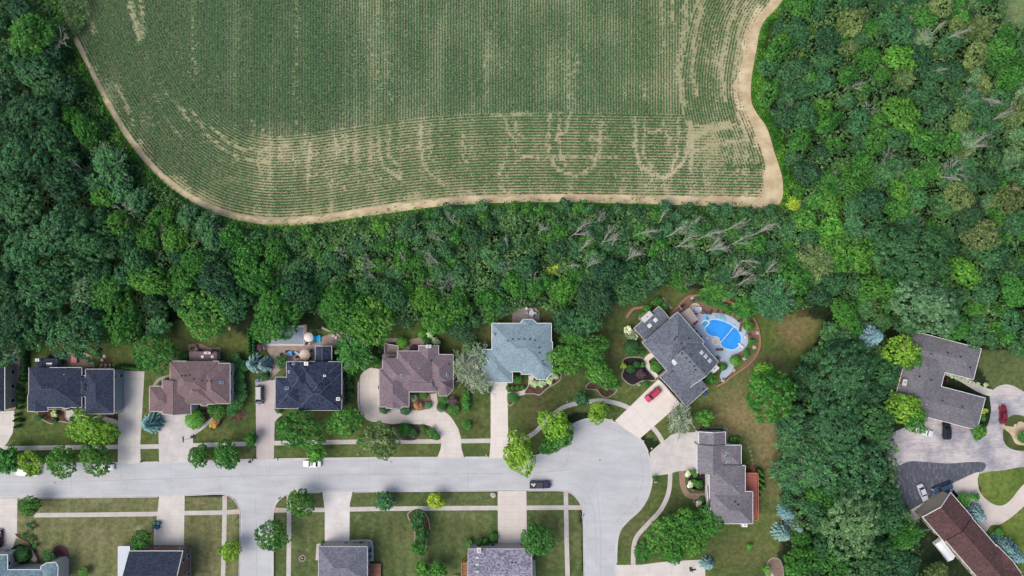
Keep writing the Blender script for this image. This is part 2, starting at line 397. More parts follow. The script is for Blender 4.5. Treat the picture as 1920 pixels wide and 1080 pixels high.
TRACKS = [([(708, 238), (711, 290), (722, 318), (752, 336)], 6), ([(727, 236), (728, 292), (748, 312)], 5), ([(788, 232), (789, 290), (800, 322), (832, 346)], 6), ([(805, 232), (806, 296), (822, 325)], 5),
 ([(868, 226), (868, 300), (884, 332)], 4), ([(886, 226), (887, 300), (898, 325)], 3), ([(944, 216), (952, 246), (962, 262)], 5), ([(962, 214), (968, 250), (984, 262)], 5), ([(950, 260), (948, 300), (930, 335)], 3), ([(966, 265), (965, 300), (950, 330)], 3),
 ([(920, 218), (998, 214)], 5), ([(1030, 212), (1026, 290), (1045, 318), (1078, 332), (1108, 315), (1124, 280), (1126, 226)], 6), ([(1048, 212), (1046, 280), (1060, 312)], 5), ([(1070, 212), (1058, 250), (1040, 262)], 5), ([(1108, 228), (1110, 290), (1095, 310)], 4), ([(975, 296), (1155, 294)], 5), ([(740, 280), (845, 274)], 4), ([(1095, 262), (1140, 262)], 4),
 ([(1190, 220), (1189, 270), (1198, 310), (1222, 330), (1250, 334), (1276, 312), (1288, 280), (1292, 228)], 7), ([(1207, 222), (1207, 290), (1225, 318)], 5), ([(1240, 222), (1254, 268)], 5), ([(1270, 222), (1270, 280), (1258, 320)], 6),
 ([(1286, -20), (1282, 60), (1270, 130), (1282, 200)], 8), ([(1322, -20), (1303, 60), (1296, 130), (1304, 180)], 7), ([(1385, -20), (1365, 60), (1352, 120), (1356, 190)], 7), ([(1262, -20), (1258, 40)], 6), ([(1405, -20), (1385, 60), (1375, 150), (1385, 220), (1400, 260)], 6), ([(1240, -10), (1242, 110)], 4),
 ([(1290, 262), (1330, 240), (1372, 236)], 13), ([(1300, 285), (1340, 270), (1400, 262)], 6), ([(1293, 320), (1300, 240)], 6), ([(1210, 245), (1240, 248)], 6),
 ([(395, 238), (420, 262), (455, 280), (500, 284)], 5), ([(385, 252), (410, 275), (450, 300), (505, 304)], 5), ([(360, 210), (380, 240)], 5), ([(328, 190), (352, 226)], 5), ([(310, 220), (345, 265)], 3), ([(220, 160), (250, 235)], 6), ([(330, 0), (400, 130)], 0),
 ([(240, -10), (262, 75)], 9), ([(262, -10), (268, 70)], 5), ([(155, -10), (175, 60)], 7), ([(492, 225), (490, 275), (488, 360)], 3), ([(474, 225), (476, 260)], 4), ([(556, 0), (552, 170), (556, 250)], 3), ([(626, 240), (630, 290)], 5), ([(648, 250), (650, 310)], 4), ([(582, 262), (575, 350)], 5), ([(550, 285), (552, 350)], 4),
 ([(707, 0), (712, 230)], 2.5), ([(735, 0), (730, 200)], 2), ([(912, 60), (910, 200)], 4), ([(880, 160), (884, 195)], 4), ([(1065, 0), (1064, 210)], 4), ([(1080, 100), (1070, 210)], 4), ([(358, 0), (366, 140)], 3), ([(1207, 155), (1207, 190)], 4), ([(1172, 150), (1172, 185)], 4)]
PATCH = [(530, 282, 95, 36), (640, 300, 90, 50), (1405, 80, 22, 90), (1300, 50, 44, 60), (1350, 300, 60, 50), (760, 340, 90, 24), (1250, 345, 120, 16), (1180, 330, 80, 16), (420, 330, 50, 24), (366, 146, 6, 9), (425, 300, 18, 10), (400, 320, 10, 22), (440, 345, 22, 22), (470, 300, 60, 30), (560, 300, 60, 40), (640, 280, 60, 22), (1215, 352, 60, 10), (680, 345, 50, 30), (620, 350, 60, 30), (1330, 250, 45, 18), (1385, 300, 40, 45), (1420, 330, 40, 50), (1340, 100, 14, 80), (1440, 30, 30, 40), (1400, 150, 20, 90), (300, 180, 25, 20), (280, 230, 25, 16), (150, 20, 20, 20), (556, 40, 8, 12), (745, 320, 20, 12), (1090, 345, 70, 10), (860, 350, 60, 10), (925, 100, 60, 70), (1060, 130, 50, 70), (690, 120, 40, 90), (420, 150, 40, 20), (770, 370, 70, 10), (1275, 60, 60, 60), (1290, 150, 18, 60)]
CROP_LB = catmull([(60, -140), (118, 0), (146, 70), (170, 120), (209, 195), (249, 260), (298, 318), (346, 357), (404, 388), (458, 403), (520, 409), (600, 403), (660, 394), (760, 379), (860, 369), (1000, 365), (1200, 367), (1320, 369), (1440, 371)], 10)
CROP_R = catmull([(1440, 420), (1438, 330), (1428, 285), (1412, 240), (1400, 212), (1391, 185), (1391, 150), (1401, 95), (1413, 42), (1446, 0), (1530, -140)], 10)
def offset_line(line, d):
    a = np.array(line); t = np.gradient(a, axis=0); t /= np.linalg.norm(t, axis=1)[:, None]+1e-9
    nrm = np.stack([t[:, 1], -t[:, 0]], 1); return a+nrm*d      # pixel space, y down: left of travel
CROP_LB = resample(CROP_LB); CROP_R = resample(CROP_R)
def make_corn():
    rs = np.random.RandomState(7); sp = 0.762/S; PXs = []; DIR = []
    def sample(line, step=1.35):
        a = np.array(line); seg = np.linalg.norm(np.diff(a, axis=0), axis=1); L = np.concatenate([[0], np.cumsum(seg)])
        s = np.arange(0, L[-1], step); s = s+rs.uniform(-.5, .5, len(s)); x = np.interp(s, L, a[:, 0]); y = np.interp(s, L, a[:, 1]); return x, y
    def dist_side(x, y, line): return segdist(x, y, line[::4]+[line[-1]])
    pts = []
    nLB, nR = 29, 22
    lb_poly = [tuple(q) for q in CROP_LB]
    inner_field = [tuple(q) for q in CROP_LB]+[tuple(q) for q in CROP_R]
    def smooth_off(line, d):
        a = offset_line(line, d); k = 9; pad = np.concatenate([np.repeat(a[:1], k, 0), a, np.repeat(a[-1:], k, 0)])
        ker = np.ones(2*k+1)/(2*k+1); return np.stack([np.convolve(pad[:, i], ker, 'valid') for i in (0, 1)], 1)
    for k in range(nLB):
        x, y = sample(smooth_off(CROP_LB, (k+.5)*sp)); d = dist_side(x, y, CROP_LB); dR = dist_side(x, y, CROP_R)
        lim = np.where(k < 12, 10, np.where(y < 330, 75, 10)); lim = np.where((y < 238), nR*sp, lim)
        ok = (d > (k-.9)*sp) & (dR > lim) & (x < 1432)
        pts.append((x[ok], y[ok], np.full(ok.sum(), 0)))
    for k in range(nR):
        x, y = sample(smooth_off(CROP_R, (k+.5)*sp)); d = dist_side(x, y, CROP_R)
        ymax = 234 if k > 13 else 318
        ok = (d > (k-.9)*sp) & (y < ymax) & inpoly(x, y, inner_field)
        pts.append((x[ok], y[ok], np.full(ok.sum(), 1)))
    for k in range(-10, 260):
        x = 240+k*sp
        if x > 1420: break
        xx, yy = sample([(x, -140), (x, 320)]); dL = dist_side(xx, yy, CROP_LB); dR = dist_side(xx, yy, CROP_R)
        ok = (dL > (nLB+.1)*sp) & (dR > (nR+.1)*sp) & inpoly(xx, yy, inner_field)
        pts.append((xx[ok], yy[ok], np.full(ok.sum(), 2)))
    x = np.concatenate([p[0] for p in pts]); y = np.concatenate([p[1] for p in pts]); t = np.concatenate([p[2] for p in pts])
    ok = (y > -45); x, y, t = x[ok], y[ok], t[ok]
    keep = np.ones(len(x)); jx = (vnoise(x, y, 7, 31)-.5)*6+(rs.rand(len(x))-.5)*5; jy = (vnoise(x, y, 7, 32)-.5)*6+(rs.rand(len(x))-.5)*5
    for line, w in TRACKS:
        if w <= 0: continue
        d = segdist(x+jx, y+jy, line); keep *= 1-(.92 if w >= 5 else .6)*np.clip(1.45-d/(w*.62), 0, 1)**1.4
    for a, b, rx, ry in PATCH:
        d = np.hypot((x+2*jx-a)/rx, (y+2*jy-b)/ry); keep *= 1-np.clip(1.15-d, 0, 1)**.8*(.5+.4*vnoise(x, y, 5, 33))*np.where(t == 2, .12, .30)
    big = vnoise(x, y, 55, 41); st = vnoise(x*3.2, y*.22, 30, 42)       # streaks along the rows
    vig = .74+.5*big+.62*(st-.5)
    for a_, b_, c_ in ((690, 45, .16), (905, 40, .10), (1070, 34, .18), (1245, 22, .12), (365, 12, .1)): vig = vig-np.where(t == 2, c_*np.exp(-((x-a_)/b_)**2), 0)
    vig = np.where(t == 2, vig+.05, vig-.10); vig = np.where((t == 1), vig-.02, vig)
    vig = np.where((x < 420) & (y < 330), vig+.25, vig); vig = np.where((x > 470) & (x < 640) & (y < 230), vig+.22, vig)
    edge = np.minimum(segdist(x, y, CROP_LB[::4]), segdist(x, y, CROP_R[::4])); vig = vig-.45*np.clip(1-edge/22, 0, 1)
    vig = np.where(t == 2, vig, vig+.17); trk = keep.copy(); keep = keep*np.where(t == 2, np.clip(vig+.35, .6, 1), np.clip(vig, .12, 1.0)); vig = np.where(t == 2, np.clip(vig, .62, 1.2), vig); size = np.clip(.42+.68*vig*np.clip(keep+.25, 0, 1), .40, 1.25)*np.where(t == 2, .98, 1.0)
    ok = rs.rand(len(x)) < keep; x, y, t, size = x[ok], y[ok], t[ok], size[ok]
    n = len(x); nl = 3
    X = (x-960)*S; Y = (540-y)*S
    cx = np.repeat(X, nl)+rs.normal(0, .05, n*nl); cy = np.repeat(Y, nl)+rs.normal(0, .05, n*nl); sz = np.repeat(size, nl)*rs.uniform(.75, 1.2, n*nl)
    ang = rs.uniform(0, 2*np.pi, n*nl); L = .235*sz; W = .085*sz; h = rs.uniform(.25, .5, n*nl)*sz; dr = rs.uniform(-.18, .1, n*nl)
    ux, uy = np.cos(ang), np.sin(ang)
    co = np.zeros((n*nl, 4, 3))
    for i, (a, b, dz) in enumerate(((-.25, -1, 0), (1, -.6, 1), (1, .6, 1), (-.25, 1, 0))):
        co[:, i, 0] = cx+ux*L*a-uy*W*b; co[:, i, 1] = cy+uy*L*a+ux*W*b; co[:, i, 2] = h+dr*dz
    mesh_quads('corn_plants', co, M_corn, 'stuff')
    print('corn', n)
def mesh_quads_data(name, co, mat, attr=None):
    n = len(co); me = bpy.data.meshes.new(name)
    me.vertices.add(n*4); me.vertices.foreach_set('co', co.reshape(-1).astype(np.float32))
    me.loops.add(n*4); me.loops.foreach_set('vertex_index', np.arange(n*4)); me.polygons.add(n)
    me.polygons.foreach_set('loop_start', np.arange(n)*4); me.polygons.foreach_set('loop_total', np.full(n, 4)); me.update()
    if attr is not None:
        at = me.attributes.new('tone', 'FLOAT', 'FACE'); at.data.foreach_set('value', attr.astype(np.float32))
    me.materials.append(mat); return me
def mesh_quads(name, co, mat, kind=None, attr=None):
    o = bpy.data.objects.new(name, mesh_quads_data(name, co, mat, attr)); COL.objects.link(o)
    if kind: o['kind'] = kind
    return o
def leafmat(name, rgb=None, tone=False, var=.45, hue=.5):
    """leaves: base colour from the object's own colour (or rgb), varied leaf by leaf"""
    m, nt, b = newmat(name, .65, .25)
    if rgb: c = N(nt, 'ShaderNodeRGB'); c.outputs[0].default_value = C(*rgb); base = c.outputs[0]
    else: base = N(nt, 'ShaderNodeObjectInfo').outputs['Color']
    rnd = N(nt, 'ShaderNodeNewGeometry').outputs['Random Per Island']
    v = mul(nt, base, remap(nt, rnd, 0, 1, 1-var, 1+var))
    if tone:
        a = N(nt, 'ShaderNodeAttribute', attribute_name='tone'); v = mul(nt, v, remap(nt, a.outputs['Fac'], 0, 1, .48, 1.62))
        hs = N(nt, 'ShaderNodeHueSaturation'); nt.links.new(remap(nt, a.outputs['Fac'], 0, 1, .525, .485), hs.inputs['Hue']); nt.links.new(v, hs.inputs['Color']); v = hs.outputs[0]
    nt.links.new(v, b.inputs['Base Color'])
    tr = N(nt, 'ShaderNodeBsdfTranslucent'); nt.links.new(v, tr.inputs['Color']); mx = N(nt, 'ShaderNodeMixShader'); mx.inputs[0].default_value = .25
    o = nt.nodes['Material Output']; nt.links.new(b.outputs[0], mx.inputs[1]); nt.links.new(tr.outputs[0], mx.inputs[2]); nt.links.new(mx.outputs[0], o.inputs[0]); return m
M_corn = leafmat('corn_leaves', (70, 118, 66))
make_corn()
# ------------------------------------------------------------------ road, kerbs, pavements, driveways
ROAD_TOP = [(-160, 872), (0, 869), (260, 867), (480, 861), (700, 858), (940, 857), (985, 857)] + catmull([(985, 857), (1008, 853), (1028, 840), (1048, 815), (1071, 797), (1095, 786.5), (1118, 784), (1145, 788), (1173, 801), (1200, 822), (1217, 852), (1223, 884), (1219, 920), (1203, 952), (1178, 976), (1163, 994), (1157, 1020), (1156, 1060)], 6)[1:] + [(1156, 1300)]
ROAD_B1 = [(-160, 936), (0, 934), (300, 931), (400, 926)] + catmull([(415, 926), (430, 930), (443, 941), (450, 958), (451, 985)], 5) + [(449, 1080), (447, 1300)]
ROAD_B2 = [(513, 1300), (512, 1080), (512, 980)] + catmull([(512, 968), (516, 948), (525, 935), (538, 927), (556, 923.5)], 5) + [(700, 921.5), (900, 920), (1045, 919.5)] + catmull([(1045, 919.5), (1068, 923), (1084, 937), (1092, 957), (1094, 985)], 5)[1:] + [(1095.5, 1080), (1097, 1300)]
road_poly = ROAD_TOP + ROAD_B2[::-1] + ROAD_B1[::-1]
sheet('road', road_poly, .020, M_road)
OPEN = [((221, 866), (264, 866)), ((298, 866), (362, 863)), ((480, 860), (514, 860)), ((820, 857), (870, 857)), ((917, 856), (951, 856)), ((1153, 789), (1199, 821)), ((1218, 850), (1224, 893)), ((1156, 1058), (1156, 1200)),
        ((-50, 936), (34, 935)), ((298, 931), (346, 929)), ((604, 923), (661, 923)), ((933, 920), (987, 920))]
def near_open(p):
    for a, b in OPEN:
        mx, my = (a[0]+b[0])/2, (a[1]+b[1])/2; r = math.hypot(b[0]-a[0], b[1]-a[1])/2
        if math.hypot(p[0]-mx, p[1]-my) < r: return True
    return False
M_gutter = concrete('gutter_concrete', (196, 195, 194), 3, 0, 3, .08)
def dens(line, step=7):
    a = [Vector(p) for p in line]; o = [a[0]]
    for p, q in zip(a[:-1], a[1:]):
        n = max(1, int((q-p).length/step))
        for i in range(1, n+1): o.append(p.lerp(q, i/n))
    return o
def offs(line, d):
    n = len(line); o = []
    for i, p in enumerate(line):
        t = (line[min(i+1, n-1)]-line[max(i-1, 0)]).normalized(); o.append(p+Vector((-t.y, t.x))*d)
    return o
for line, sd_ in ((ROAD_TOP, 1), (ROAD_B1, -1), (ROAD_B2, -1)):
    d = dens(line, 4)
    ribbon('gutter', [tuple(p) for p in offs(d, sd_*1.6)], .46, .026, M_gutter)
    run = []
    for p in offs(d, sd_*-.6)+[None]:
        if p is None or near_open(p):
            if len(run) > 2: ribbon('kerb', run, .2, .0, M_kerb, h=.14)
            run = []
        else: run.append(tuple(p))
# pavements
sides = {
 'a': [(-60, 842), (0, 841), (150, 838.5), (300, 837), (430, 833), (560, 830), (700, 828), (820, 827.5), (950, 825.5), (985, 821), (1005, 809), (1022, 791), (1050, 768), (1072, 758.5), (1106, 753), (1129, 751), (1159, 757), (1182, 766.5), (1206, 783), (1224, 802), (1239, 822), (1252, 855), (1256.5, 884), (1253.5, 923), (1239, 955.6), (1215, 982), (1194.4, 1006), (1188, 1027), (1187, 1064)],
 'b': [(64, 966), (180, 965), (300, 963.5), (346, 962), (420, 961), (449, 959)],
 'c': [(421.5, 930), (420.5, 1000), (418, 1090)],
 'd': [(515, 957), (560, 956), (608, 956), (704, 954), (801, 953), (988, 952), (1090, 951.5)],
 'e': [(542, 930), (542, 1000), (541, 1090)],
 'f': [(1061, 924), (1062, 1000), (1064.5, 1090)],
}
for k, l in sides.items():
    pts = catmull(l, 5) if k == 'a' else l
    ribbon('pavement', pts, 1.22, {'a': .034, 'b': .034, 'c': .038, 'd': .034, 'e': .038, 'f': .038}[k], M_walk)
M_pink = paint((196, 170, 164), .9, .1)
for a in ([(445, 956), (449.5, 954.5), (450, 963), (437, 963), (436, 959.5)], [(418.5, 930), (425, 929), (425.5, 938), (418, 938)], [(515, 951), (522, 952), (526, 960.5), (514.5, 961)], [(537, 930), (543, 926.5), (545.5, 936), (538.5, 937)], [(1056.5, 923), (1064.5, 923), (1065, 931), (1057, 931)], [(1081, 947.5), (1089, 947), (1091, 955.5), (1082, 956)]):
    sheet('kerb_ramp', a, .044, M_pink)
# driveways
DRV = [([(-40, 770), (27, 770), (27, 792), (24, 812), (14, 830), (4, 842), (2, 869), (-40, 869)], M_drive),
 ([(221, 694), (271, 696.5), (267, 770), (263, 834), (264, 868), (221, 869), (222, 760)], M_drive),
 ([(297, 772), (359, 775), (362, 812), (362, 833), (362, 864), (298.5, 867), (297.5, 821)], M_drive3),
 ([(479, 712.5), (516, 712.5), (515, 768), (530, 777.5), (521, 784), (515, 792), (513.6, 860), (481, 862), (480.5, 829)], concrete('driveway_concrete_tan', (192, 182, 180), 4, 0, 6, .08)),
 ([(695, 689), (684, 694), (676, 704), (673, 718), (672.5, 752), (674, 768), (681, 780), (688, 787), (697, 790.5), (736, 795), (792, 795.5), (804, 799), (815, 806), (823, 816), (828, 828), (826, 842), (820, 857.5), (870, 857), (865.5, 842), (863.7, 819), (859, 803), (852, 791), (845, 781), (836, 773), (822, 766), (809, 764), (771, 768), (711, 766), (711, 692)], concrete('driveway_concrete_cream', (212, 204, 196), 3, 0, 3, .09)),
 ([(920, 712), (951, 712), (953, 820), (954, 826), (950, 858), (917.5, 858), (920, 826)], concrete('driveway_concrete_white', (222, 214, 206), 3.1, 0, 2.2, .05)),
 ([(1234, 711), (1278, 754), (1199, 823), (1175, 806), (1153, 789)], M_drive2),
 ([(1218, 849), (1230, 838), (1248, 824), (1258, 815.5), (1268, 812), (1307, 810), (1308, 882), (1274, 883), (1251, 889), (1224, 893), (1222, 875)], M_drive3),
 ([(1156, 1059), (1200, 1059), (1230, 1055), (1257, 1052), (1322, 1049), (1324, 1200), (1156, 1200)], M_drive),
 ([(298.5, 930), (346.5, 928), (346, 960), (344.5, 1034), (287.5, 1034), (289, 990), (295, 967)], M_drive),
 ([(604.5, 923), (661, 922), (656, 945), (655, 1026), (609, 1026), (609, 955)], concrete('driveway_concrete_blotched', (214, 210, 208), 4, 0, 3.3, .12)),
 ([(933, 920.5), (987, 920), (988, 1028), (934, 1028)], concrete('driveway_concrete_buff', (208, 200, 192), 2.1, 0, 2.1, .05)),
 ([(-60, 935), (33, 934), (32, 1003), (25, 1025), (17, 1034), (16, 1045), (-60, 1045)], M_drive)]
for i, (p, mt) in enumerate(DRV): sheet('driveway', p, .046+.0, mt)
M_path = concrete('path_concrete', (205, 196, 186), 1.2, 0, 1.2, .08)
def path(line, w, mat=None, z=.054, sm=True): return ribbon('path', catmull(line, 6) if sm else line, w, z, mat or M_path)
path([(953, 740), (968, 738), (982, 735), (994, 727), (996, 704)], 1.4)
path([(1230, 708), (1222, 694), (1212, 681), (1214, 672), (1225, 664)], 1.4, M_drive2)
path([(815, 772), (814, 755), (812, 738)], 2.0)
path([(118, 769), (126, 777), (140, 781), (158, 783), (190, 783), (205, 787), (222, 795)], 1.5, M_walk)
sheet('path', catmull([(114, 768), (130, 765), (142, 778), (136, 787), (122, 784)], 5, True), .060, M_walk)
path([(362, 812), (378, 801), (392, 788), (396, 782)], 1.3, M_walk)
path([(361, 700), (330, 704), (301, 710), (290, 722), (287, 730)], .8, M_stone)
path([(31, 1004), (48, 1010), (62, 1024), (66, 1042), (62, 1052)], 1.3)
path([(1278, 883), (1280, 908), (1287, 925), (1297, 930), (1323, 930)], 1.5, M_paver)
path([(1308, 806), (1335, 803.5), (1362, 803.5), (1363, 835)], .9, M_stone, sm=False)
path([(783, 797), (783, 824)], .5, M_paver, sm=False)
path([(594, 1050), (596, 1021), (607, 1020)], .7, M_walk, sm=False)
path([(655, 1016), (688, 1015), (696, 1020), (697, 1052)], 1.0, M_walk)
path([(344, 1024), (355, 1026), (355, 1100)], .9, M_walk, sm=False)
path([(1000, 1050), (1002, 1100)], 1.0, M_walk, sm=False)
path([(1774, 697), (1800, 708), (1838, 730), (1860, 737)], 1.9, M_walk)
# private lane of the two large houses
m, nt, b = newmat('worn_asphalt', .95, .1); g = wpos(nt)
v = mix(nt, remap(nt, noise(nt, g, .16, 5, .65), .40, .6, 0, 1), C(150, 150, 158), C(196, 190, 188))
mp = N(nt, 'ShaderNodeMapping'); nt.links.new(g, mp.inputs[0]); mp.inputs['Scale'].default_value = (.3, 1.5, 1); mp.inputs['Rotation'].default_value = (0, 0, -.3)
v = mul(nt, v, remap(nt, noise(nt, mp.outputs[0], 1.2, 6, .75), .3, .7, .74, 1.2)); nt.links.new(v, b.inputs['Base Color'])
lane = catmull([(1662, 830), (1668, 815), (1700, 800), (1740, 783), (1790, 795), (1832, 806), (1850, 800), (1858, 770), (1856, 740), (1872, 724), (1895, 722), (1925, 737), (1990, 770), (1990, 880), (1925, 875), (1880, 882), (1846, 886), (1790, 905), (1780, 930), (1712, 970), (1690, 955), (1672, 900)], 5, True)
sheet('lane', lane, .030, m)
m, nt, b = newmat('fresh_asphalt', .9, .1); g = wpos(nt); mp = N(nt, 'ShaderNodeMapping'); nt.links.new(g, mp.inputs[0]); mp.inputs['Scale'].default_value = (1, .35, 1); mp.inputs['Rotation'].default_value = (0, 0, .5)
v = mix(nt, remap(nt, noise(nt, mp.outputs[0], 1.6, 5, .75), .5, .75, 0, .8), C(84, 88, 98), C(148, 150, 158)); nt.links.new(v, b.inputs['Base Color'])
sheet('lane_patch', catmull([(1676, 880), (1690, 871), (1712, 864.5), (1774, 869), (1820, 866), (1846, 868), (1846, 880), (1832, 887), (1800, 899), (1784, 911), (1774, 930), (1740, 950), (1709, 967), (1692, 952), (1678, 921)], 4, True), .036, m)
path([(1774, 928), (1740, 950), (1712, 966), (1702, 972)], 3.2, M_drive, .042, False)
sheet('driveway', catmull([(1784, 912), (1800, 900), (1834, 885), (1833, 900), (1837, 921), (1851, 938), (1872, 948), (1892, 940), (1922, 905), (1980, 860), (1980, 900), (1925, 945), (1897, 969), (1875, 983), (1858, 985), (1846, 998), (1830, 975), (1812, 945)], 5, True), .046, concrete('driveway_concrete_ring', (208, 198, 190), 5, .6, 5, .07))
m, nt, b = newmat('lane_island_grass', 1, .05); g = wpos(nt)
v = mul(nt, mix(nt, remap(nt, noise(nt, g, .3, 4), .35, .65, 0, 1), C(62, 78, 44), C(88, 94, 56)), remap(nt, noise(nt, g, 5, 4, .7), .3, .7, .7, 1.3)); nt.links.new(v, b.inputs['Base Color'])
sheet('island', catmull([(1883, 800), (1886, 788), (1897, 779), (1911, 778), (1930, 785), (1960, 800), (1960, 836), (1925, 845), (1900, 843), (1885, 833), (1880, 815)], 5, True), .042, m)
# planting beds of dark mulch
m, nt, b = newmat('bark_mulch', 1, .05); g = wpos(nt)
v = mul(nt, mix(nt, remap(nt, noise(nt, g, .8, 3), .4, .6, 0, 1), C(70, 56, 50), C(100, 78, 66)), remap(nt, noise(nt, g, 6, 4, .7), .3, .7, .65, 1.35)); nt.links.new(v, b.inputs['Base Color']); M_mulch = m
m, nt, b = newmat('black_mulch', 1, .05); g = wpos(nt)
nt.links.new(mul(nt, C(48, 44, 46), remap(nt, noise(nt, g, 5, 4, .7), .3, .7, .6, 1.5)), b.inputs['Base Color']); M_mulch2 = m
def bed(pts, mat=None, edge=False, sm=True, z=.062):
    q = catmull(pts, 6, True) if sm else pts
    sheet('planting_bed', q, z, mat or M_mulch)
    if edge: ribbon('bed_edging', q+[q[0]], .28, .0, M_stone, h=.14)
bed([(74, 770), (118, 768), (124, 784), (136, 793), (112, 790), (96, 794), (80, 786), (72, 779)], edge=True)
bed([(160, 778), (215, 775), (221, 780), (221, 787), (196, 781), (170, 781)], sm=False)
bed([(82, 680), (104, 652), (110, 656), (112, 682)], sm=False)
bed([(188, 672), (196, 662), (211, 680), (186, 682)], sm=False)
bed([(368, 775), (396, 764), (404, 775), (380, 795), (372, 788)]); bed([(433, 785), (455, 768), (462, 772), (456, 784), (444, 792)])
bed([(396, 800), (418, 783), (422, 788), (400, 808)]); bed([(1166, 704), (1170, 690), (1168, 676), (1180, 670), (1205, 672), (1212, 690), (1226, 706), (1228, 713), (1205, 714), (1186, 722), (1172, 714)], M_mulch2, True)
bed([(1218, 676), (1240, 684), (1262, 700), (1240, 706), (1222, 690)], M_mulch2)
bed([(984, 736), (1000, 738), (1012, 740), (1026, 728), (1046, 716), (1052, 704), (1046, 696), (1022, 712), (1000, 714)], edge=True)
bed([(952, 742), (970, 742), (964, 754), (954, 760)], edge=True); bed([(958, 718), (984, 714), (984, 730), (958, 734)])
bed([(1098, 728), (1118, 731), (1128, 742), (1140, 745), (1154, 735), (1156, 722), (1140, 715), (1110, 715)], edge=True)
bed([(772, 768), (771, 740), (790, 736), (806, 738), (806, 764)], pavers('bed_stone', (150, 122, 108), (134, 112, 100)))
bed([(735, 796), (782, 797), (782, 823), (750, 824), (735, 815)]); bed([(787, 797), (806, 799), (822, 813), (826, 823), (812, 824), (800, 815)])
bed([(752, 647), (800, 640), (804, 655), (785, 660), (752, 660)], pavers('patio_stone', (168, 148, 136), (154, 136, 126)))
bed([(30, 1000), (56, 1008), (68, 1028), (76, 1052), (72, 1060), (66, 1040), (52, 1018), (34, 1008)]); bed([(100, 1030), (112, 1022), (126, 1028), (128, 1045), (118, 1058), (104, 1062), (98, 1048)], paint((92, 66, 70), 1, .05))
bed([(15, 1036), (36, 1020), (54, 1030), (56, 1050), (40, 1062), (16, 1062)], M_mulch2)
bed([(1300, 884), (1324, 884), (1324, 918), (1296, 916), (1290, 900)], M_mulch2); bed([(1302, 936), (1326, 936), (1326, 956), (1314, 954), (1304, 946)], M_mulch2, True)
bed([(655, 1018), (690, 1017), (690, 1026), (655, 1026)], M_mulch2, sm=False)
bed([(1438, 1080), (1438, 1058), (1448, 1046), (1462, 1050), (1468, 1070), (1466, 1090)], pavers('gravel_bed', (150, 130, 118), (128, 110, 98)), True)
bed([(765, 968), (768, 960), (780, 957), (797, 962), (806, 988), (800, 1010), (798, 1030), (786, 1042), (776, 1028), (778, 1006), (776, 992)], edge=True)
bed([(1878, 798), (1900, 800), (1912, 790), (1925, 800), (1925, 832), (1905, 832), (1895, 815)], M_dirt)
bed([(565, 1042), (569, 1041), (573, 1046), (568, 1052), (561, 1048)], M_mulch, True)
bed([(1298, 920), (1300, 912), (1308, 912)], M_stone)

# tar seams and hairline joints in the asphalt
M_seam = paint((160, 162, 165), .9, .05, 0, .25)
for l in ([(-100, 905), (100, 903), (300, 898), (480, 892), (700, 890), (900, 888), (1000, 886), (1060, 882)], [(481, 1100), (481, 1000), (478, 930)], [(1126, 1100), (1126, 1000), (1122, 940), (1116, 900)],
          [(1055, 905), (1085, 912), (1108, 940), (1116, 980), (1118, 1060)], [(1085, 800), (1070, 830), (1060, 870), (1030, 884)], [(1200, 850), (1206, 890), (1196, 930), (1172, 962), (1150, 985)], [(1060, 820), (1090, 800), (1130, 798), (1170, 815)]):
    ribbon('road_seam', catmull(l, 8), .09, .0245, M_seam)
for x in list(range(40, 1000, 93)):
    y0 = 871-(x-0)*.012; ribbon('road_seam', [(x, y0), (x+2, y0+56)], .05, .0275, M_seam)
M_wear = paint((172, 172, 176), .95, .05, 0, .1)
rsw = random.Random(4)
for i in range(46):
    x, y = rsw.choice([(rsw.uniform(0, 1000), rsw.uniform(880, 912)), (rsw.uniform(1080, 1200), rsw.uniform(820, 960))]); a = rsw.uniform(0, 6.28); pts = [(x, y)]
    for k in range(rsw.randint(3, 8)): a += rsw.uniform(-.9, .9); x += math.cos(a)*rsw.uniform(3, 7); y += math.sin(a)*rsw.uniform(3, 7); pts.append((x, y))
    if all(inpoly([p[0]], [p[1]], road_poly)[0] for p in pts): ribbon('road_crack', pts, rsw.uniform(.03, .07), .029+i*.0001, M_seam)
# ------------------------------------------------------------------ crowns, trunks
M_bark = paint((92, 80, 68), .95, .1); M_deadwood = paint((178, 176, 168), .9, .1, 0, .2); M_palewood = paint((170, 164, 156), .9, .1)
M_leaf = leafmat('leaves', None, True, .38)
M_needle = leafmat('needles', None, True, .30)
def quads(c, nrm, size, rs, asp=1.0, along=None):
    n = len(c); nrm = nrm/(np.linalg.norm(nrm, axis=1)[:, None]+1e-9)
    if along is None:
        r = rs.normal(size=(n, 3)); u = np.cross(nrm, r)
    else: u = along-nrm*np.sum(along*nrm, 1)[:, None]
    u /= np.linalg.norm(u, axis=1)[:, None]+1e-9; w = np.cross(nrm, u)
    s = size[:, None]; a = u*s*asp; b = w*s
    return np.stack([c-a, c-b*.8+a*.1, c+a, c+b*.8+a*.1], 1)     # a pointed, leaf-like diamond
def fib(n, rs, zmin=-1):
    i = np.arange(n)+.5; z = 1-(1-zmin)*i/n; ph = i*2.39996+rs.rand()*6.28; r = np.sqrt(np.maximum(0, 1-z*z))
    return np.stack([r*np.cos(ph), r*np.sin(ph), z], 1)
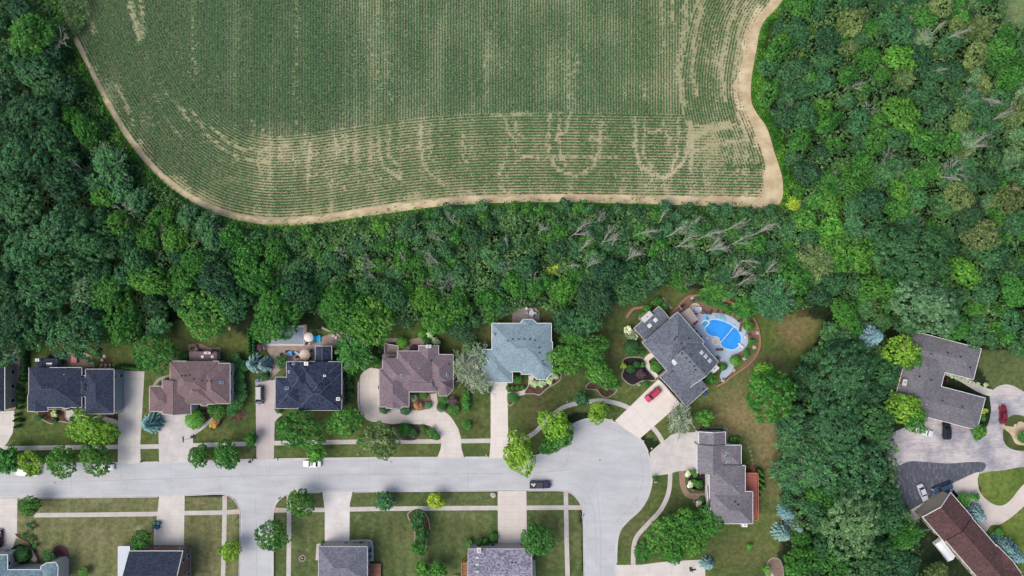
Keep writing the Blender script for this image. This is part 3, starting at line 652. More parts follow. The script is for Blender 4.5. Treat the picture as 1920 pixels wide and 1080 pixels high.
def crown_broad(seed, Rr, cl=1.0, leaf=.30, dens_=1.0, flat=.72, lump=.2):
    """lobed crown: several limbs each carry a lobe of leaf clusters; base of the tree is the origin, radius Rr"""
    rs = np.random.RandomState(seed); zc = Rr*.95+1.3; nl = 5+int(Rr*.9); LC = [np.zeros(3)]; LR = [Rr*.58]
    for k in range(nl):
        a = 6.283*(k+rs.uniform(-.3, .3))/nl; q = rs.uniform(.42, .66)*Rr*(1+lump*rs.uniform(-.6, .7)); LC.append(np.array([q*np.cos(a), q*np.sin(a), rs.uniform(-.22, .20)*Rr])); LR.append(Rr*rs.uniform(.30, .46))
    for k in range(max(2, nl//2)):
        a = rs.uniform(0, 6.283); q = rs.uniform(.1, .4)*Rr; LC.append(np.array([q*np.cos(a), q*np.sin(a), Rr*rs.uniform(.22, .36)])); LR.append(Rr*rs.uniform(.24, .34))
    rc0 = (.26+.060*Rr)*cl; CC = []; DD = []; TT = []
    for i, (c0, r0) in enumerate(zip(LC, LR)):
        n = int(dens_*1.25*r0*r0/(rc0*rc0)*1.6)+5; d = fib(n, rs, -.3)+rs.normal(0, .16, (n, 3)); d /= np.linalg.norm(d, axis=1)[:, None]
        p = c0+d*(r0*rs.uniform(.72, 1.10, n))[:, None]*np.array([1, 1, flat+.1]); ok = np.ones(n, bool)
        for j, (c1, r1) in enumerate(zip(LC, LR)):
            if j != i: ok &= (np.linalg.norm((p-c1)/np.array([1, 1, flat+.1]), axis=1) > r1*.80)
        CC.append(p[ok]); DD.append(d[ok]); TT.append(np.full(ok.sum(), rs.normal(0, .10)))
    cc = np.concatenate(CC); d = np.concatenate(DD); lt = np.concatenate(TT); n = len(cc)
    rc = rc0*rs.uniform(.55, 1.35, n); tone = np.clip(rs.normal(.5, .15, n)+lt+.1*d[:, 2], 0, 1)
    per = np.maximum(9, (dens_*4.6*(rc/leaf)**2)).astype(int)
    idx = np.repeat(np.arange(n), per); m = len(idx)
    od = d[idx]+np.array([0, 0, .8]); od /= np.linalg.norm(od, axis=1)[:, None]
    ld = rs.normal(size=(m, 3)); ld /= np.linalg.norm(ld, axis=1)[:, None]
    s = np.sum(ld*od, 1); ld = np.where((s < -.1)[:, None], -ld, ld)
    c = cc[idx]+ld*(rc[idx]*rs.uniform(.6, 1.12, m))[:, None]*np.array([1, 1, .85])
    c[:, 2] += zc; nr = ld*.9+od*.5+rs.normal(0, .40, (m, 3)); nr[:, 2] = np.abs(nr[:, 2])*.8+.1
    sz = leaf*rs.uniform(.5, 1.1, m)
    return quads(c, nr, sz, rs, 1.3), np.clip(tone[idx]+rs.normal(0, .10, m), 0, 1)
def crown_spray(seed, Rr, leaf=.20, nb=46, dens_=1.0):
    """open crown: leafy sprays run out along the limbs, seen as radial streaks from above"""
    rs = np.random.RandomState(seed); zc = Rr*.7+1.0; C_ = []; Nn = []; A = []; T = []
    d = fib(nb, rs, -.05)+rs.normal(0, .12, (nb, 3)); d /= np.linalg.norm(d, axis=1)[:, None]
    for i in range(nb):
        L = Rr*rs.uniform(.72, 1.08); w = Rr*rs.uniform(.10, .19); m = int(dens_*95*(Rr/3.5)**.8)
        t = rs.beta(2.6, 1.3, m); base = np.outer(t*L, d[i])*np.array([1, 1, .85]); base[:, 2] += zc-.12*L*t*t
        off = rs.normal(size=(m, 3))*(w*(1.15-.75*t))[:, None]; base += off
        C_.append(base); dd = np.tile(d[i], (m, 1))+rs.normal(0, .25, (m, 3)); A.append(dd)
        nn = rs.normal(0, .45, (m, 3)); nn[:, 2] = 1; Nn.append(nn); T.append(np.clip(rs.normal(.5, .09, m)+rs.normal(0, .17)+.2*t-.1, 0, 1))
    c = np.concatenate(C_); return quads(c, np.concatenate(Nn), leaf*rs.uniform(.6, 1.2, len(c)), rs, 1.8, np.concatenate(A)), np.concatenate(T)
def crown_spruce(seed, Rr, Ht, leaf=.17):
    rs = np.random.RandomState(seed); C_ = []; A = []; Nn = []; T = []; z = .5; lay = 0
    while z < Ht-.2:
        rr = Rr*(1-z/Ht)**.8; nb = max(5, int(7+rr*3.2)); ph0 = rs.rand()*6.28
        for k in range(nb):
            a = ph0+6.283*k/nb+rs.normal(0, .12); L = rr*rs.uniform(.82, 1.12)+.12; m = int(16+L*34)
            t = rs.uniform(.1, 1, m); side = rs.uniform(-1, 1, m)*.30*(L*.45+.2)*(1.1-t)
            x = np.cos(a)*t*L-np.sin(a)*side; y = np.sin(a)*t*L+np.cos(a)*side
            C_.append(np.stack([x, y, z-.20*t*L+.05*rs.normal(size=m)], 1))
            aa = a+np.sign(side)*.7; A.append(np.stack([np.cos(aa), np.sin(aa), -.15*np.ones(m)], 1))
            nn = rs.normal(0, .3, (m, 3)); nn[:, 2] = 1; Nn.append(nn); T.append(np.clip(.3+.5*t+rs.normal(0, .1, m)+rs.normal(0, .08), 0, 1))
        z += .42+.10*rr; lay += 1
    c = np.concatenate(C_); return quads(c, np.concatenate(Nn), leaf*rs.uniform(.7, 1.2, len(c)), rs, 1.7, np.concatenate(A)), np.concatenate(T)
def crown_dense(seed, Rr, Ht, leaf=.12, power=2.2, cone=0.0):
    """clipped or columnar evergreen: a close skin of small leaves"""
    rs = np.random.RandomState(seed); n = int(5.2*Rr*(Rr+Ht)/(leaf*leaf)*.55)
    u = rs.uniform(0, 1, n); a = rs.uniform(0, 6.283, n)
    z = u; prof = (1-np.abs(2*z-1)**power)**(1/power) if cone == 0 else np.clip((1-z)**cone, 0, 1)*np.clip(z*9, .6, 1)
    top = rs.rand(n) < (.35 if cone == 0 else .1)
    th = rs.uniform(0, 1, n)**.5
    if cone == 0:
        zt = .5+.5*(1-th**power)**(1/power); z = np.where(top, zt, z); prof = np.where(top, th, prof)
    bump_ = 1+.10*np.sin(a*5+z*9+seed)+.07*rs.normal(size=n)
    r = Rr*prof*bump_; c = np.stack([r*np.cos(a), r*np.sin(a), z*Ht+.05], 1)
    nr = np.stack([np.cos(a)*.8, np.sin(a)*.8, (2*z-1)*1.2+.35], 1)+rs.normal(0, .35, (n, 3))
    return quads(c, nr, leaf*rs.uniform(.7, 1.3, n), rs, 1.2), np.clip(rs.normal(.5, .16, n)+.25*np.sin(a*3+z*7)*.4, 0, 1)
def trunk_mesh(seed, Rr, ht, limbs=7, spread=.75, mat=None, twigs=0, name='trunk', r0=None, up=.55):
    rs = random.Random(seed); mb = MB(); r0 = r0 or .09+.035*Rr; top = Vector((rs.uniform(-.05, .05)*Rr, rs.uniform(-.05, .05)*Rr, ht*.62)); fork = Vector((0, 0, ht*.30))
    mb.tube((0, 0, -.05), (0, 0, .25), r0*1.5, r0*1.05, 7); mb.tube((0, 0, .25), fork, r0*1.05, r0*.8, 7); mb.tube(fork, top, r0*.8, r0*.35, 6)
    for i in range(limbs):
        a = 6.283*(i+rs.random()*.6)/limbs; s = fork.lerp(top, rs.random()); L = Rr*spread*rs.uniform(.75, 1.1)
        e = s+Vector((math.cos(a)*L, math.sin(a)*L, L*up*rs.uniform(.7, 1.3))); mid = s.lerp(e, .5)+Vector((0, 0, L*.08))
        mb.tube(s, mid, r0*.42, r0*.28, 5); mb.tube(mid, e, r0*.28, r0*.10, 5)
        for k in range(twigs):
            q = mid.lerp(e, rs.uniform(-.6, .9)); a2 = a+rs.uniform(-1.0, 1.0); l2 = L*rs.uniform(.25, .5)
            e2 = q+Vector((math.cos(a2)*l2, math.sin(a2)*l2, l2*rs.uniform(.2, .8))); mb.tube(q, e2, max(.045, r0*.18), .025, 4)
            for _ in range(2):
                q3 = q.lerp(e2, rs.uniform(.3, .9)); a3 = a2+rs.uniform(-.9, .9); l3 = l2*.5
                mb.tube(q3, q3+Vector((math.cos(a3)*l3, math.sin(a3)*l3, l3*.5)), .04, .02, 3, cap=False)
    o = mb.build(name, mat or M_bark); me = o.data; bpy.data.objects.remove(o); return me
PROTO = {}
def proto(kind, Rr, seed):
    key = (kind, Rr, seed)
    if key in PROTO: return PROTO[key]
    if kind == 'broad': q, t = crown_broad(seed*7+1, Rr, .8, .24, .95, .72, .4); ht = Rr*1.7+1.3; tr = trunk_mesh(seed, Rr, ht)
    elif kind == 'fine': q, t = crown_broad(seed*7+2, Rr, .62, .20, 1.0, .74, .25); ht = Rr*1.7+1.3; tr = trunk_mesh(seed, Rr, ht)
    elif kind == 'oak': q, t = crown_broad(seed*7+3, Rr, 1.0, .27, .9, .66, .6); ht = Rr*1.6+1.3; tr = trunk_mesh(seed, Rr, ht, 9)
    elif kind == 'spray': q, t = crown_spray(seed*7+4, Rr, .19, 40); ht = Rr*1.5+1; tr = trunk_mesh(seed, Rr, ht, 10, .8, M_palewood, 2)
    elif kind == 'thin': q, t = crown_spray(seed*7+5, Rr, .15, 34, .42); ht = Rr*1.5+1; tr = trunk_mesh(seed, Rr, ht, 14, .9, M_deadwood, 4)
    elif kind == 'spruce': q, t = crown_spruce(seed*7+6, Rr, Rr*2.3); ht = Rr*2.2; tr = trunk_mesh(seed, Rr, ht*1.3, 0)
    elif kind == 'cone': q, t = crown_dense(seed, Rr, Rr*4.2, .10, 2, .62); tr = trunk_mesh(seed, Rr, 1.2, 0, name='trunk')
    elif kind == 'ball': q, t = crown_dense(seed, Rr, Rr*1.55, .11, 2.3); tr = trunk_mesh(seed, Rr, .8, 4, .5)
    elif kind == 'loose': q, t = crown_broad(seed*7+8, Rr, .7, .15, 1.0, .6, .3); q[:, :, 2] *= .62; tr = trunk_mesh(seed, Rr, 1.0, 5, .6)
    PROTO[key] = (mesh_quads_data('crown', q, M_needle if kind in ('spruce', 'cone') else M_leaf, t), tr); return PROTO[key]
SIZES = {'broad': (2.2, 3.4, 5.0, 7.2), 'fine': (2.0, 3.2, 5.0), 'oak': (4.0, 6.0, 8.6), 'spray': (2.2, 3.4, 5.0), 'thin': (2.4, 3.6, 5.4), 'spruce': (1.6, 3.0, 4.2), 'cone': (.55, .95), 'ball': (.6, 1.1, 1.9), 'loose': (.8, 1.6, 2.6)}
NSEED = {'broad': 3, 'fine': 3, 'oak': 3, 'spray': 3, 'thin': 3, 'spruce': 2, 'cone': 2, 'ball': 2, 'loose': 3}
KN = {'broad': 'broadleaf_tree', 'fine': 'shade_tree', 'oak': 'oak_tree', 'spray': 'scrub_tree', 'thin': 'sparse_tree', 'spruce': 'spruce_tree', 'cone': 'arborvitae', 'ball': 'clipped_bush', 'loose': 'loose_shrub'}
ALL = []
trs = random.Random(5)
def tree(px, py, r, col, kind='broad', label=None, cat='tree', group=None, zs=1.0, hz=None, name=None):
    """px, py: where the photograph shows the middle of the crown; r: radius in photograph pixels"""
    rad = r*S*.96; sizes = SIZES[kind]; Rr = min(sizes, key=lambda s: abs(math.log(s/rad))); sd_ = trs.randrange(NSEED[kind])
    cr, tr = proto(kind, Rr, sd_); k = rad/Rr; zmid = (hz if hz is not None else {'spruce': 1.0, 'cone': 2.0, 'ball': .8, 'loose': .6}.get(kind, 1.25)*rad+1.0)*zs
    p = P(px, py, zmid); nm = name or KN[kind]
    o = thing(nm, label, cat, (p.x, p.y, 0), trs.uniform(0, 6.28), group)
    an = trs.uniform(.82, 1.22) if cat == 'tree' and kind != 'spruce' else 1; o.scale = (k*an, k/an, k*zs*trs.uniform(.93, 1.1))
    t = bpy.data.objects.new('trunk', tr); COL.objects.link(t); t.parent = o
    c = bpy.data.objects.new('crown' if cat == 'tree' else 'foliage', cr); COL.objects.link(c); c.parent = o
    kk = 1.7*trs.uniform(.92, 1.08); f = lambda v: max(.001, v)
    cc = C(*col, k=KAL*kk); c.color = (f(cc[0]*trs.uniform(.92, 1.08)), f(cc[1]), f(cc[2]*trs.uniform(.9, 1.1)), 1)
    ALL.append([o, px, py, r, col, kind, label]); return o
G = {'dk': (44, 78, 48), 'dk2': (36, 64, 38), 'oak': (54, 94, 56), 'mid': (56, 104, 40), 'br': (70, 117, 44), 'br2': (80, 132, 48), 'yg': (104, 142, 46), 'lime': (134, 158, 48), 'ol': (92, 112, 64), 'ol2': (82, 100, 58), 'sil': (88, 120, 80), 'blu': (104, 134, 134), 'gr': (114, 130, 102), 'teal': (62, 104, 62), 'ever': (48, 90, 46)}
CW = {'dk': 'dark green', 'dk2': 'very dark green', 'oak': 'deep green', 'mid': 'mid green', 'br': 'bright green', 'br2': 'vivid light green', 'yg': 'yellow-green', 'lime': 'lime green', 'ol': 'olive', 'ol2': 'dull olive', 'sil': 'silvery green', 'blu': 'blue-grey', 'gr': 'greyish green', 'teal': 'blue-green', 'ever': 'evergreen'}
YARD = [  # px, py, r, colour, kind, label
 (139, 632, 50, 'oak', 'oak', 'big spreading oak overhanging the patio behind the dark-roofed house'),
 (284, 664, 38, 'mid', 'broad', 'round green tree between the wide driveway and the brown-roofed house'),
 (374, 590, 45, 'br', 'fine', 'large bright green round tree on the back lawn behind the brown-roofed house'),
 (512, 592, 50, 'mid', 'broad', 'large green tree overhanging the rectangular covered pool'), (498, 622, 24, 'yg', 'fine', 'yellow-green tree leaning over the west end of the rectangular pool'),
 (662, 662, 40, 'mid', 'spray', 'feathery green tree beside the blue-black roof with the small gable wing'),
 (157, 803, 34, 'yg', 'broad', 'yellow-green tree on the front lawn before the curved white path'), (196, 815, 24, 'yg', 'fine', 'smaller yellow-green tree next to the wide driveway'),
 (55, 868, 26, 'yg', 'fine', 'yellowish street tree over a parked pale truck'), (110, 867, 32, 'br', 'fine', 'bright green street tree between two others on the verge'),
 (177, 861, 29, 'br', 'fine', 'bright green street tree over a white parked car'), (4, 865, 28, 'mid', 'spray', 'green street tree cut by the photo edge'),
 (276, 797, 22, 'blu', 'spruce', 'blue spruce on the strip between two driveways'), (472, 684, 20, 'blu', 'spruce', 'blue spruce by the garden with the umbrellas, larger of two'), (492, 685, 17, 'blu', 'spruce', 'blue-green spruce touching a larger one beside the patio'),
 (362, 788, 17, 'br2', 'ball', 'big round bright green bush beside the front steps'), (407, 773, 15, 'mid', 'loose', 'dark green shrub before the brown-roofed house'),
 (470, 821, 13, 'mid', 'fine', 'small narrow tree by the pavement and the minivan driveway'), (468, 832, 9, 'mid', 'fine', 'tiny tree at the pavement edge by the minivan driveway'),
 (556, 811, 42, 'mid', 'broad', 'big dark green tree before the blue-black roofed house'), (643, 790, 34, 'br', 'broad', 'light green tree at the corner of the blue-black roofed house'),
 (711, 828, 37, 'ol', 'oak', 'large olive-brown tree between curved driveway and street'), (594, 851, 17, 'br2', 'fine', 'small bright green street tree over the white sedan'),
 (420, 853, 26, 'mid', 'fine', 'dark green street tree over a dark parked car'), (371, 857, 20, 'mid', 'fine', 'small dark green street tree at the driveway mouth'), (680, 827, 14, 'mid', 'loose', 'dark shrub beside the olive-brown tree'),
 (430, 1033, 20, 'yg', 'fine', 'lime green young tree on the side street verge'), (560, 946, 29, 'mid', 'fine', 'dark green tree at the corner of the side street'),
 (507, 1007, 30, 'mid', 'broad', 'dark green tree overhanging the side street'), (50, 951, 22, 'mid', 'broad', 'green street tree at the near-side pavement by a driveway'),
 (262, 1013, 22, 'mid', 'fine', 'small green tree at the corner of the dark roof with a white terrace'), (721, 942, 19, 'teal', 'spray', 'grey-green young tree on the verge'),
 (816, 941, 19, 'lime', 'fine', 'bright yellow-green young tree on the verge'), (782, 975, 20, 'ever', 'fine', 'dense evergreen nearest the pavement in a curved bed'), (792, 1000, 17, 'ever', 'fine', 'dense evergreen in the middle of a curved bed'),
 (785, 1029, 16, 'mid', 'fine', 'round evergreen at the inner end of a curved bed'), (792, 1068, 17, 'br', 'broad', 'bright green small tree on the lawn near the wooden stairs'), (823, 1070, 18, 'br', 'broad', 'bright green tree nearest the wooden stairs'),
 (1007, 1014, 34, 'mid', 'fine', 'large round green tree beside the speckled mauve roof'), (974, 853, 35, 'yg', 'broad', 'large yellow-green tree overhanging the street near the turning circle'), (968, 864, 16, 'lime', 'fine', 'yellow-tipped tree at the kerb of the turning circle'),
 (1042, 800, 32, 'yg', 'broad', 'light green tree beside the turning circle, next to a lawn'), (1050, 822, 28, 'mid', 'broad', 'green tree leaning over the turning circle'), (1024, 840, 17, 'mid', 'fine', 'small green tree between two large ones at the turning circle'),
 (1122, 775, 22, 'yg', 'fine', 'yellow-green round tree at the top of the turning circle'), (1092, 748, 16, 'oak', 'fine', 'small dark tree by the curved pavement'),
 (1128, 698, 33, 'br', 'broad', 'round bright tree at the wood edge near the curved bed'), (1066, 672, 34, 'br', 'broad', 'bright tree beside the blue-grey roof'), (1078, 630, 30, 'mid', 'spray', 'feathery tree beside the blue-grey roof'), (1110, 655, 30, 'mid', 'broad', 'green tree between the blue-grey roof and the pool house'), (1098, 600, 34, 'oak', 'broad', 'dark tree at the wood edge north of the turning circle'),
 (868, 690, 34, 'gr', 'thin', 'sparse grey-green tree with pale branches beside the blue-grey roof'), (893, 708, 36, 'gr', 'thin', 'wispy greyish tree in front of the blue-grey garage'), (905, 672, 26, 'gr', 'spray', 'greyish feathery tree against the blue-grey roof'), (880, 655, 16, 'sil', 'spray', 'small silvery tree by the gap between two houses'),
 (1183, 627, 11, 'gr', 'loose', None), (1186, 653, 15, 'ever', 'ball', 'large round clipped bush beside the angled grey house'),
 (1446, 740, 54, 'mid', 'broad', 'very large green tree alone on the dry side lawn'), (1432, 708, 28, 'br2', 'fine', 'light green tree top at the edge of the dry side lawn'),
 (1276, 790, 30, 'gr', 'thin', 'grey weeping tree at the corner of the angled driveway'), (1322, 783, 16, 'br', 'broad', 'small green tree behind the top garage'),
 (1248, 1010, 34, 'br', 'broad', 'bright tree in the cluster on the lawn of the red deck house'), (1284, 985, 34, 'br', 'broad', 'green tree topmost in the cluster before the red deck house'), (1330, 986, 33, 'mid', 'broad', 'dark green tree touching the corner of the red deck house'),
 (1300, 1020, 30, 'br', 'fine', 'light green tree near the basketball driveway'), (1206, 1035, 22, 'mid', 'loose', 'dark shrub mass beside the curving pavement'), (1262, 1035, 24, 'mid', 'broad', 'green tree beside the basketball driveway'),
 (1329, 1061, 14, 'blu', 'spruce', 'small blue spruce at the end of the basketball driveway'),
 (1692, 660, 32, 'yg', 'broad', 'yellow-green tree over the C-shaped roof, upper one'), (1715, 675, 22, 'mid', 'fine', 'green tree leaning over the C-shaped roof'), (1700, 762, 36, 'yg', 'broad', 'yellow-green tree at the lower corner of the C-shaped roof'), (1712, 785, 28, 'br', 'broad', 'green tree over the white parked car'),
 (1838, 811, 17, 'br', 'fine', 'small light green tree at the corner of the C-shaped roof'),
 (1635, 630, 32, 'blu', 'spruce', 'large silver-blue spruce between the wood and the C-shaped roof'), (1612, 648, 22, 'teal', 'spruce', 'blue-green spruce beside a larger silver one'),
 (1836, 967, 22, 'blu', 'spruce', 'blue spruce beside the brown gabled roof, between path and wall'), (1902, 1042, 28, 'blu', 'spruce', 'blue spruce at the outer side of the brown roof'), (1885, 1026, 20, 'blu', 'spruce', 'smaller blue spruce against the brown roof'),
 (1808, 937, 14, 'br', 'loose', 'green shrub in the notch beside the brown roof'),
 (1480, 964, 18, 'blu', 'spruce', 'blue spruce, upper of three beside the dry strip'), (1497, 990, 19, 'blu', 'spruce', 'blue spruce, middle of three beside the dry strip'), (1472, 1004, 20, 'blu', 'spruce', 'blue spruce, lower of three beside the dry strip'), (1500, 944, 17, 'sil', 'spruce', 'greenish spruce above the blue ones'),
 (1742, 575, 60, 'sil', 'oak', 'big silvery green oak above the C-shaped roof'), (1723, 478, 64, 'oak', 'oak', 'very large dark oak with a round crown deep in the wood'), (1610, 476, 37, 'br', 'broad', 'bright green tree at the clearing behind the pool garden'),
 (1563, 430, 26, 'br2', 'broad', 'vivid green tree near the soil corner of the cornfield'), (1512, 415, 25, 'br', 'broad', 'bright green tree beside the vivid one near the cornfield corner'), (1534, 490, 36, 'ol', 'spray', 'light olive feathery tree between wood and pool garden'),
 (1636, 542, 30, 'br', 'fine', 'bright round tree beside the narrow clearing'), (1818, 508, 32, 'br2', 'broad', 'vivid green tree next to the very large dark oak'), (1849, 441, 38, 'ol', 'fine', 'olive tree with a broad feathery crown'),
 (1805, 374, 30, 'ol', 'fine', 'olive tree with a brownish tinge, above a larger olive one'), (1893, 372, 30, 'ol2', 'fine', 'olive tree with dead pinkish twigs'), (1595, 40, 28, 'ol', 'fine', 'olive tree high in the wood'), (1618, 30, 18, 'ol2', 'spray', 'dull olive feathery tree next to an olive one'), (1590, 88, 20, 'ol', 'fine', 'small olive tree below two others'),
 (1690, 104, 30, 'br2', 'broad', 'vivid light green tree in the upper wood'), (1700, 144, 22, 'ol', 'spray', 'olive tree below a vivid green one'), (1690, 212, 36, 'br', 'broad', 'bright green tree in the middle of the wood'), (1803, 226, 22, 'ol', 'broad', 'light olive tree among dead branches'),
 (1763, 12, 28, 'ol', 'fine', 'olive tree at the top edge of the wood'), (1809, 30, 22, 'br', 'spray', 'bright feathery tree at the top of the wood'), (1834, 104, 28, 'ol', 'fine', 'olive tree with a twiggy crown near the small clearing'), (1880, 90, 34, 'mid', 'broad', 'round green tree below the corner clearing'), (1848, 160, 18, 'ol', 'fine', 'small olive tree above the dead grey branches'),
 (1507, 104, 9, 'lime', 'fine', 'tiny lime green treetop in the dark wood near the field'), (1521, 53, 9, 'lime', 'fine', 'little lime treetop near the upper end of the field edge'), (1440, 175, 28, 'mid', 'fine', 'bushy green tree bulging into the cornfield edge'), (1493, 381, 16, 'lime', 'spray', 'yellow-green bush at the soil corner of the cornfield'),
 (1584, 712, 64, 'oak', 'oak', 'huge dark oak beside the dry lawn, upper of the row'), (1578, 800, 52, 'oak', 'oak', 'huge dark oak in the middle of the row by the lane'), (1640, 790, 40, 'oak', 'oak', 'dark oak leaning towards the parked white car'), (1532, 880, 44, 'teal', 'spray', 'large feathery blue-green tree beside the dry strip'), (1625, 880, 48, 'oak', 'oak', 'dark oak bordering the old asphalt of the lane'), (1600, 985, 60, 'sil', 'oak', 'large greyish-green oak by the dark asphalt patch'), (1660, 970, 42, 'oak', 'oak', 'deep green oak nearest the silver car'), (1630, 1058, 46, 'oak', 'oak', 'dark oak at the bottom edge of the wood'), (1570, 1060, 34, 'mid', 'broad', 'green tree at the bottom edge of the wood'), (1700, 1010, 36, 'mid', 'spray', 'feathery tree beside the white trailer'), (1700, 1062, 28, 'dk', 'broad', 'dark tree below the feathery one near the trailer'), (1760, 1075, 24, 'ol2', 'broad', 'dull olive tree beside the brown roof corner'), (1500, 1055, 34, 'mid', 'broad', 'green tree behind the edged gravel bed'), (1540, 1030, 26, 'dk', 'broad', 'dark tree between the spruces and the oaks'),
 (1487, 1047, 8, 'lime', 'loose', None), (1630, 860, 5, 'ol', 'loose', None),
 (52, 62, 44, 'mid', 'oak', 'large mid green oak at the upper edge of the wood by the cornfield'), (30, 20, 30, 'dk', 'oak', None), (62, 132, 42, 'oak', 'oak', None), (200, 308, 40, 'teal', 'spray', 'feathery blue-green tree beside the bend of the cornfield'), (45, 210, 46, 'dk', 'oak', None), (40, 290, 48, 'oak', 'oak', None), (110, 340, 42, 'dk', 'oak', None), (128, 215, 22, 'mid', 'fine', None), (35, 380, 46, 'oak', 'oak', None), (110, 430, 50, 'oak', 'oak', None), (45, 470, 50, 'oak', 'oak', None), (170, 460, 42, 'oak', 'oak', None), (80, 540, 48, 'oak', 'oak', None), (20, 600, 44, 'dk', 'oak', None), (150, 540, 36, 'sil', 'oak', None), (200, 545, 36, 'mid', 'broad', None), (225, 605, 44, 'mid', 'broad', 'green tree between the oak patio and the round tree lawn'), (275, 530, 38, 'br', 'broad', 'light green tree in the wood behind the brown-roofed house'), (335, 530, 34, 'mid', 'broad', 'green tree left of a darker one behind the back lawn'), (290, 612, 26, 'teal', 'spray', 'feathery teal tree at the shady lawn edge'), (410, 530, 40, 'dk', 'oak', None), (470, 520, 40, 'mid', 'broad', None), (555, 545, 40, 'dk', 'fine', None), (585, 550, 26, 'br', 'broad', None), (640, 580, 46, 'mid', 'broad', None), (690, 600, 44, 'br', 'fine', 'bright green tree at the wood edge above the stone bed'), (820, 600, 34, 'br', 'broad', 'light green tree overhanging the lawn by the mauve roof'), (795, 562, 30, 'br', 'broad', None), (855, 580, 32, 'mid', 'broad', 'green tree at the lawn corner by the mauve roof'), (860, 622, 30, 'dk', 'broad', 'dark tree at the edge of the lawn by the mauve roof'), (735, 560, 34, 'oak', 'broad', None),
 (1040, 505, 14, 'lime', 'spray', 'yellow treetop standing out in the scrub wood'), (1060, 545, 30, 'br', 'fine', None), (1455, 560, 44, 'teal', 'spray', 'large feathery tree shading the pool garden corner'), (1400, 575, 26, 'mid', 'spray', 'feathery tree over the pool garden path'), (1345, 545, 26, 'br', 'spray', 'bright feathery bush above the pool garden'), (1490, 520, 34, 'mid', 'broad', None),
 (1180, 540, 34, 'oak', 'fine', None), (1140, 510, 34, 'dk', 'fine', None), (1120, 560, 36, 'dk', 'broad', None), (1062, 600, 26, 'dk', 'broad', None), (965, 532, 28, 'mid', 'fine', None), (915, 560, 26, 'mid', 'broad', None),
]
for a in YARD:
    tree(a[0], a[1], a[2], G[a[3]], a[4], a[5], 'tree'if a[4] not in ('ball', 'loose') else 'bush'); ALL[-1].append(a[3])
# woods filled in between those
WOODS = [
 ('left', [(-25, -25), (100, -25), (125, 60), (190, 200), (240, 280), (300, 345), (350, 385), (440, 425), (520, 437), (520, 520), (440, 580), (330, 570), (250, 640), (60, 640), (-25, 660)], (24, 38), [('oak', 'oak'), ('dk', 'oak'), ('dk', 'broad'), ('oak', 'broad'), ('dk', 'oak'), ('oak', 'oak')]),
 ('mid', [(300, 345), (350, 380), (440, 418), (520, 431), (660, 416), (760, 399), (860, 389), (1000, 384), (1200, 387), (1440, 390), (1520, 388), (1560, 560), (1450, 590), (1400, 560), (1300, 530), (1160, 545), (1100, 590), (1050, 590), (1000, 570), (900, 610), (700, 600), (470, 570), (300, 560)], (15, 25), [('oak', 'spray'), ('mid', 'spray'), ('teal', 'spray'), ('mid', 'fine'), ('oak', 'fine'), ('oak', 'broad'), ('dk', 'broad'), ('teal', 'fine'), ('mid', 'broad')]),
 ('right', [(1480, -25), (1860, -25), (1870, 55), (1950, 70), (1950, 655), (1850, 650), (1780, 630), (1700, 610), (1600, 600), (1500, 560), (1460, 400), (1485, 380), (1484, 330), (1466, 260), (1430, 200), (1430, 120), (1445, 50)], (17, 30), [('oak', 'fine'), ('mid', 'fine'), ('oak', 'broad'), ('dk', 'broad'), ('mid', 'broad'), ('mid', 'spray'), ('teal', 'fine'), ('oak', 'spray'), ('mid', 'fine'), ('teal', 'spray')]),
 ('belt', [(1520, 640), (1560, 595), (1640, 600), (1672, 700), (1662, 800), (1668, 900), (1700, 970), (1720, 1100), (1480, 1100), (1470, 1030), (1475, 930), (1470, 850), (1492, 760), (1506, 700)], (18, 28), [('oak', 'broad'), ('dk', 'broad'), ('mid', 'fine'), ('teal', 'spray')]),
]
frs = random.Random(11); nfill = 0
for zn, poly, (r0, r1), pal in WOODS:
    xs_ = [p[0] for p in poly]; ys_ = [p[1] for p in poly]; fails = 0
    while fails < 900 and nfill < 420:
        x, y = frs.uniform(min(xs_), max(xs_)), frs.uniform(min(ys_), max(ys_)); r = frs.uniform(r0, r1)
        if zn == 'mid' and y < 425: r = min(r, 14)
        if not inpoly([x], [y], poly)[0]: fails += .3; continue
        if any((x-t[1])**2+(y-t[2])**2 < (.60*(r+t[3]))**2 for t in ALL): fails += 1; continue
        if math.hypot(x-986, y-588) < r+26 or math.hypot(x-1500, y-620) < r+30: fails += 1; continue
        if inpoly([x], [y], [(1640, 490), (1655, 500), (1665, 560), (1650, 600), (1635, 560)])[0]: continue
        dL_ = float(segdist(np.array([x]), np.array([y]), FIELD_L[::3])[0]) if x < 760 else 99; dR_ = float(segdist(np.array([x]), np.array([y]), FIELD_R[::3])[0])
        if inpoly([x], [y], FIELD)[0] or dL_ < r*.95+(24 if y < 405 and x < 420 else 1) or dR_ < r*.9+8: fails += 1; continue
        ck, kd = frs.choice(pal)
        if zn == 'mid' and x < 760 and y < 500 and frs.random() < .5: ck = frs.choice(['mid', 'br'])
        if zn == 'left' and x > 150 and dL_ < 120: ck, kd = frs.choice([('mid', 'spray'), ('mid', 'fine'), ('br', 'spray'), ('teal', 'spray'), ('mid', 'broad'), ('br', 'fine')]); r = min(r, 26)
        if zn == 'right':
            if x < 1700 and y > 200 and frs.random() < .4: ck = frs.choice(['mid', 'br'])
            if x > 1730 and y < 400 and frs.random() < .14: ck, kd = frs.choice([('ol', 'fine'), ('ol2', 'spray'), ('sil', 'spray')])
        tree(x, y, r, G[ck], kd, zs=1.15 if zn in ('left', 'belt') else 1.05); ALL[-1].append(ck); nfill += 1
print('trees', len(ALL), nfill)
